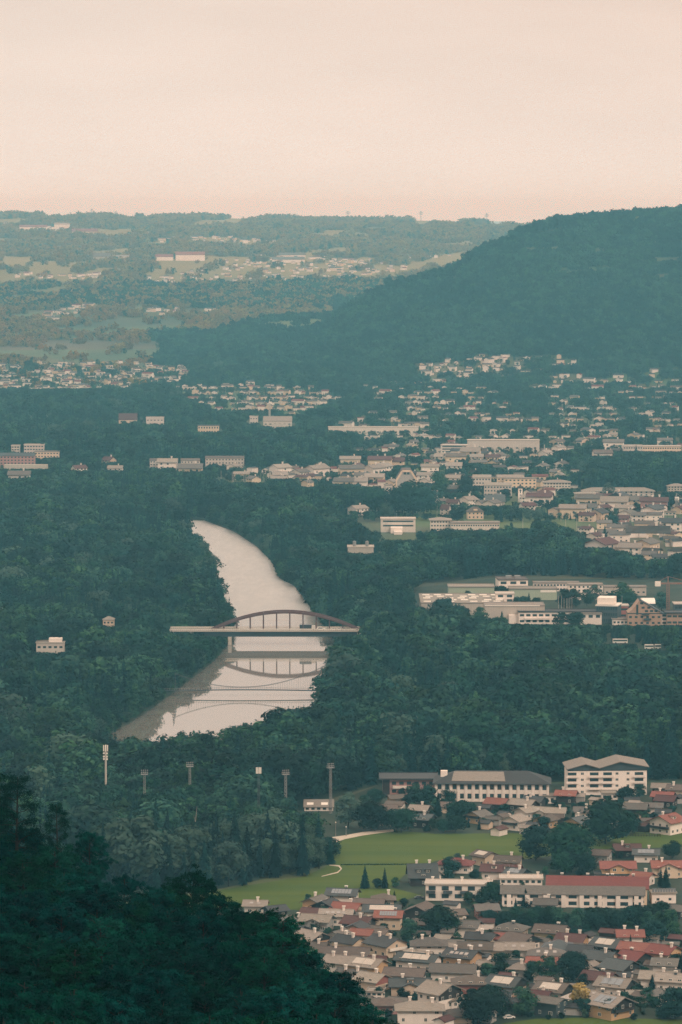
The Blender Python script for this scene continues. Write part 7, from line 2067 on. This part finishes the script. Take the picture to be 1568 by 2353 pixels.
fld |= (gy >= 655) & (gy < 838) & (gx < 470) & (wob(gx * 0.4, gy * 2.6, 30.0, 6.0) > 0.25) & (gx < np.interp(gy, [655, 700, 740, 780, 838], [300, 330, 470, 400, 350]))
keep = ~(fld & ~((edge > 0.4) & (rng.random(len(gx)) < 0.55)))
gx, gy = gx[keep], gy[keep]
X, Y, t = on_ground(gx, gy)
okf = np.isfinite(t)
X, Y, gx, gy = X[okf], Y[okf], gx[okf], gy[okf]
m = Y > 6100
X, Y, gx, gy = X[m], Y[m], gx[m], gy[m]
Z = ground(X, Y)
hh = np.full(len(X), 17.0)
ok = clear_views(X, Y, Z, hh, np.full(len(X), 22.0))
ok &= ~((hh < 9))
low = (gy > 835) & (gx > 900) | (gy > 838) & (gx < 420)
ok &= ~(low & (rng.random(len(X)) < 0.35))
X, Y, Z, gx = X[ok], Y[ok], Z[ok], gx[ok]
n = len(X)
s = rng.uniform(0.85, 1.2, n) * np.clip(Y / 10500.0, 0.75, 2.0)
sz = np.minimum(s, 1.25) * rng.uniform(0.8, 1.25, n)
scm = np.stack([s, s, sz], -1)
rot = np.stack([np.zeros(n), np.zeros(n), rng.uniform(0, 6.28, n)], -1)
PT = np.stack([X, Y, Z], -1)
mount = ((Y < 8060) & (gx > 340)) | (gx > 760) & (Y < 9000) | (rng.random(n) < 0.55) & (Y > 8700) & (Y < 9650)
EB = []
for edge, s_ in ((RL, -1), (RR, 1)):
    pts = np.array([at(x, y, 0) for x, y in edge])
    seg = np.linalg.norm(np.diff(pts, axis=0), axis=1); cum = np.concatenate([[0], np.cumsum(seg)])
    tt = np.arange(0, cum[-1], 2.2)
    bx, by = np.interp(tt, cum, pts[:, 0]), np.interp(tt, cum, pts[:, 1])
    for rep in range(2):
        EB.append(np.stack([bx + s_ * rng.uniform(0.5, 9, len(bx)), by + rng.uniform(-2, 2, len(bx))], -1))
EB = np.concatenate(EB); EB = EB[EB[:, 1] < 3900]
hb = rng.uniform(2.5, 6.5, len(EB))
okb = clear_views(EB[:, 0], EB[:, 1], np.zeros(len(EB)), hb, hb)
EB, hb = EB[okb], hb[okb]
scatter('riverbank_shrubs', np.column_stack([EB, np.full(len(EB), 0.3)]), rng.choice([0, 2, 3, 5, 7, 8], len(EB)), np.column_stack([np.zeros(len(EB)), np.zeros(len(EB)), rng.uniform(0, 6.28, len(EB))]), np.column_stack([hb * 1.5, hb * 1.5, hb]), WOOD_TREES)
mi_ = np.where(wob(X, Y * 0.35, 75.0, 21.0) + rng.normal(0, 0.4, n) > 0.1, rng.integers(3, 6, n), rng.integers(0, 3, n))
scatter('mountain_wood', PT[mount], mi_[mount], rot[mount], scm[mount], WOOD_PATCHES)
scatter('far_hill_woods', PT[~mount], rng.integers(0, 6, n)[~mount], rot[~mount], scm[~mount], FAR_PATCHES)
# single trees standing up along the mountain crest
for k in range(34):
    x = 880 + k * 15.5 + r0.uniform(-6, 6)
    if x > 1400: break
    Yc = 7330.0; Xc = (x - CX) / FPX * Yc
    hgt = r0.uniform(18, 31) if x < 1340 else r0.uniform(12, 19)
    tree('dark', Xc, Yc, float(ground(Xc, Yc)) - 1, hgt, 'dark tree standing up along the crest of the wooded mountain', 'trees along the mountain crest', wid=r0.uniform(0.8, 1.2))

# ---------------------------------------------------------------- trees of the near slope
def near_tree_meshes(seed, H=15.0, style='beech'):
    """crown of leaf sprays on limbs, in metres; returns crown arrays and limb builder"""
    r = np.random.default_rng(seed)
    C, N, S = [], [], []
    b = MB()
    b.tube((0, 0, -3), (0, 0, H * 0.4), 0.26, 0.2, 8)
    b.tube((0, 0, H * 0.4), (0.2, 0.1, H * 0.95), 0.2, 0.05, 7)
    nl = 62 if style == 'beech' else 30
    for i in range(nl):
        t = (i + 0.5) / nl
        z0 = H * (0.10 + 0.84 * t)
        a = i * 2.399 + r.normal() * 0.4
        prof = (math.sin(math.pi * (0.18 + 0.80 * t)) ** 0.7) if style == 'beech' else (1 - t) ** 0.6
        L = (0.9 + 3.4 * max(0.12, prof)) * r.uniform(0.7, 1.15) * (H / 15)
        rise = r.uniform(0.1, 0.75) * (0.5 + 0.9 * t)
        d = np.array([math.cos(a), math.sin(a), rise])
        d /= np.linalg.norm(d)
        p0 = np.array([0.1, 0.05, z0 - 0.3 * L * rise])
        p1 = p0 + d * L
        b.tube(p0, p0 + d * L * 0.55, 0.075 * (1.2 - t * 0.7), 0.045, 5)
        b.tube(p0 + d * L * 0.55, p1 - np.array([0, 0, 0.08 * L]), 0.045, 0.012, 5)
        nsub = 7 if style == 'beech' else 5
        for k in range(nsub):
            f = 0.30 + 0.72 * (k + r.uniform(0, 1)) / nsub
            base = p0 + d * L * f + r.normal(0, 0.25, 3)
            a2 = a + r.choice((-1, 1)) * r.uniform(0.1, 1.2) * (1.2 - 0.6 * f)
            q = np.array([math.cos(a2), math.sin(a2), r.uniform(-0.35, 0.55)])
            w = np.array([-math.sin(a2), math.cos(a2), r.uniform(-0.5, 0.5)])
            SL = r.uniform(0.7, 1.45) * (0.75 if t > 0.9 else 1)
            if style == 'beech':
                m = int(55 * SL * SL) + 30
                u = r.random(m) ** 0.8
                v = r.uniform(-1, 1, m) * (0.14 + 0.40 * np.sin(np.pi * np.clip(u, 0, 1) ** 0.8))
                p = base + q * (u * SL * 1.2)[:, None] + w * (v * SL)[:, None]
                p[:, 2] += -0.22 * SL * u ** 2 + r.normal(0, 0.13, m) - 0.15 * np.abs(v) * SL
                nn = np.array([q[0] * 0.35, q[1] * 0.35, 0.9]) + r.normal(0, 0.5, (m, 3))
                C.append(p); N.append(nn); S.append(r.uniform(0.08, 0.165, m))
            else:
                m = int(60 * SL) + 40
                p = base + q * (r.random(m) * SL)[:, None] + r.normal(0, 0.30, (m, 3)) * np.array([1, 1, 0.7])
                nn = np.array([0, 0, 0.5]) + r.normal(0, 0.7, (m, 3))
                C.append(p); N.append(nn); S.append(r.uniform(0.06, 0.13, m))
    V, F = quads(np.concatenate(C), np.concatenate(N), np.concatenate(S), 0.55, r)
    return V, F, b
NEAR = []
for s in range(6):
    V, F, b = near_tree_meshes(500 + s, 15.0)
    NEAR.append((new_mesh('crown', V, F, [M['leaf_near' if s % 2 == 0 else 'leaf_near_dark']]), b.mesh('trunk', M['bark'])))
V, F, b = near_tree_meshes(530, 15.0, 'pine')
NEARP = (new_mesh('crown', V, F, [M['leaf_near_pine']]), b.mesh('trunk', M['bark']))
def near_tree(px, pt, Y, h, label, group=None, proto=None, wid=1.0):
    a, b_, c = ray(px, pt)
    X = a * Y / b_; ztop = CAMH + c * Y / b_
    cm, tm = proto or random.choice(NEAR)
    o = thing('pine_tree' if proto is NEARP else 'beech_tree', label, 'tree', (X, Y, ztop - h), random.uniform(0, 6.28), group)
    s = h / 15.0; o.scale = (s * wid, s * wid, s)
    link('crown', cm, o); link('trunk', tm, o)
near_tree(38, 1772, 430, 13, 'dark pine with open crown highest on the near slope', proto=NEARP)
near_tree(132, 1838, 428, 10, 'ragged narrow pine beside the highest pine', proto=NEARP, wid=0.8)
near_tree(207, 1905, 424, 9, 'small tree standing free with gaps under its crown', wid=0.9)
near_tree(-30, 1745, 440, 15, 'dark pine cut by the picture edge on the near slope', proto=NEARP)
ROWS = [(425, [(-20, 1850), (70, 1900), (130, 1945), (200, 1985), (285, 2008), (352, 2035), (448, 1995), (400, 2025), (500, 2050), (560, 2085)], 12),
        (405, [(600, 2090), (650, 2105), (545, 2130), (690, 2165), (735, 2210), (470, 2090), (380, 2075), (300, 2060), (220, 2030), (150, 2000), (60, 1960), (-20, 1930)], 12),
        (380, [(-30, 2020), (60, 2040), (140, 2070), (230, 2100), (330, 2120), (420, 2150), (520, 2175), (610, 2190), (690, 2240), (770, 2270), (820, 2300), (780, 2235)], 12),
        (350, [(-20, 2130), (80, 2140), (170, 2170), (260, 2200), (370, 2215), (470, 2240), (560, 2262), (650, 2275), (730, 2310), (860, 2325), (930, 2350)], 12),
        (320, [(-40, 2230), (60, 2240), (160, 2262), (270, 2290), (380, 2300), (480, 2320), (600, 2330), (700, 2360), (800, 2375)], 12),
        (300, [(0, 2325), (120, 2335), (250, 2360), (380, 2385), (520, 2395), (640, 2410)], 12)]
for Y, row, h in ROWS:
    for px, pt in row:
        near_tree(px + random.uniform(-8, 8), pt + random.uniform(-6, 6), Y + random.uniform(-9, 9), h * random.uniform(0.9, 1.15), 'dark leafy beech on the near slope above the houses', 'beeches of the near slope', wid=random.uniform(0.9, 1.15))

# ---------------------------------------------------------------- haze
def make_haze():
    b = MB()
    b.box(-37000, 37000, -1500, 46500, -2.0, 372.0)
    m = bpy.data.materials.new('haze')
    m.use_nodes = True
    n, l = m.node_tree.nodes, m.node_tree.links
    n.clear()
    out = n.new('ShaderNodeOutputMaterial')
    v = n.new('ShaderNodeVolumePrincipled')
    v.inputs['Color'].default_value = (0.26, 0.75, 1.0, 1)
    v.inputs['Absorption Color'].default_value = (1, 1, 1, 1)
    v.inputs['Density'].default_value = 6.0e-5
    v.inputs['Anisotropy'].default_value = 0.0
    l.new(v.outputs[0], out.inputs['Volume'])
    o = b.build('haze', m)
    tag(o, kind='stuff')
make_haze()
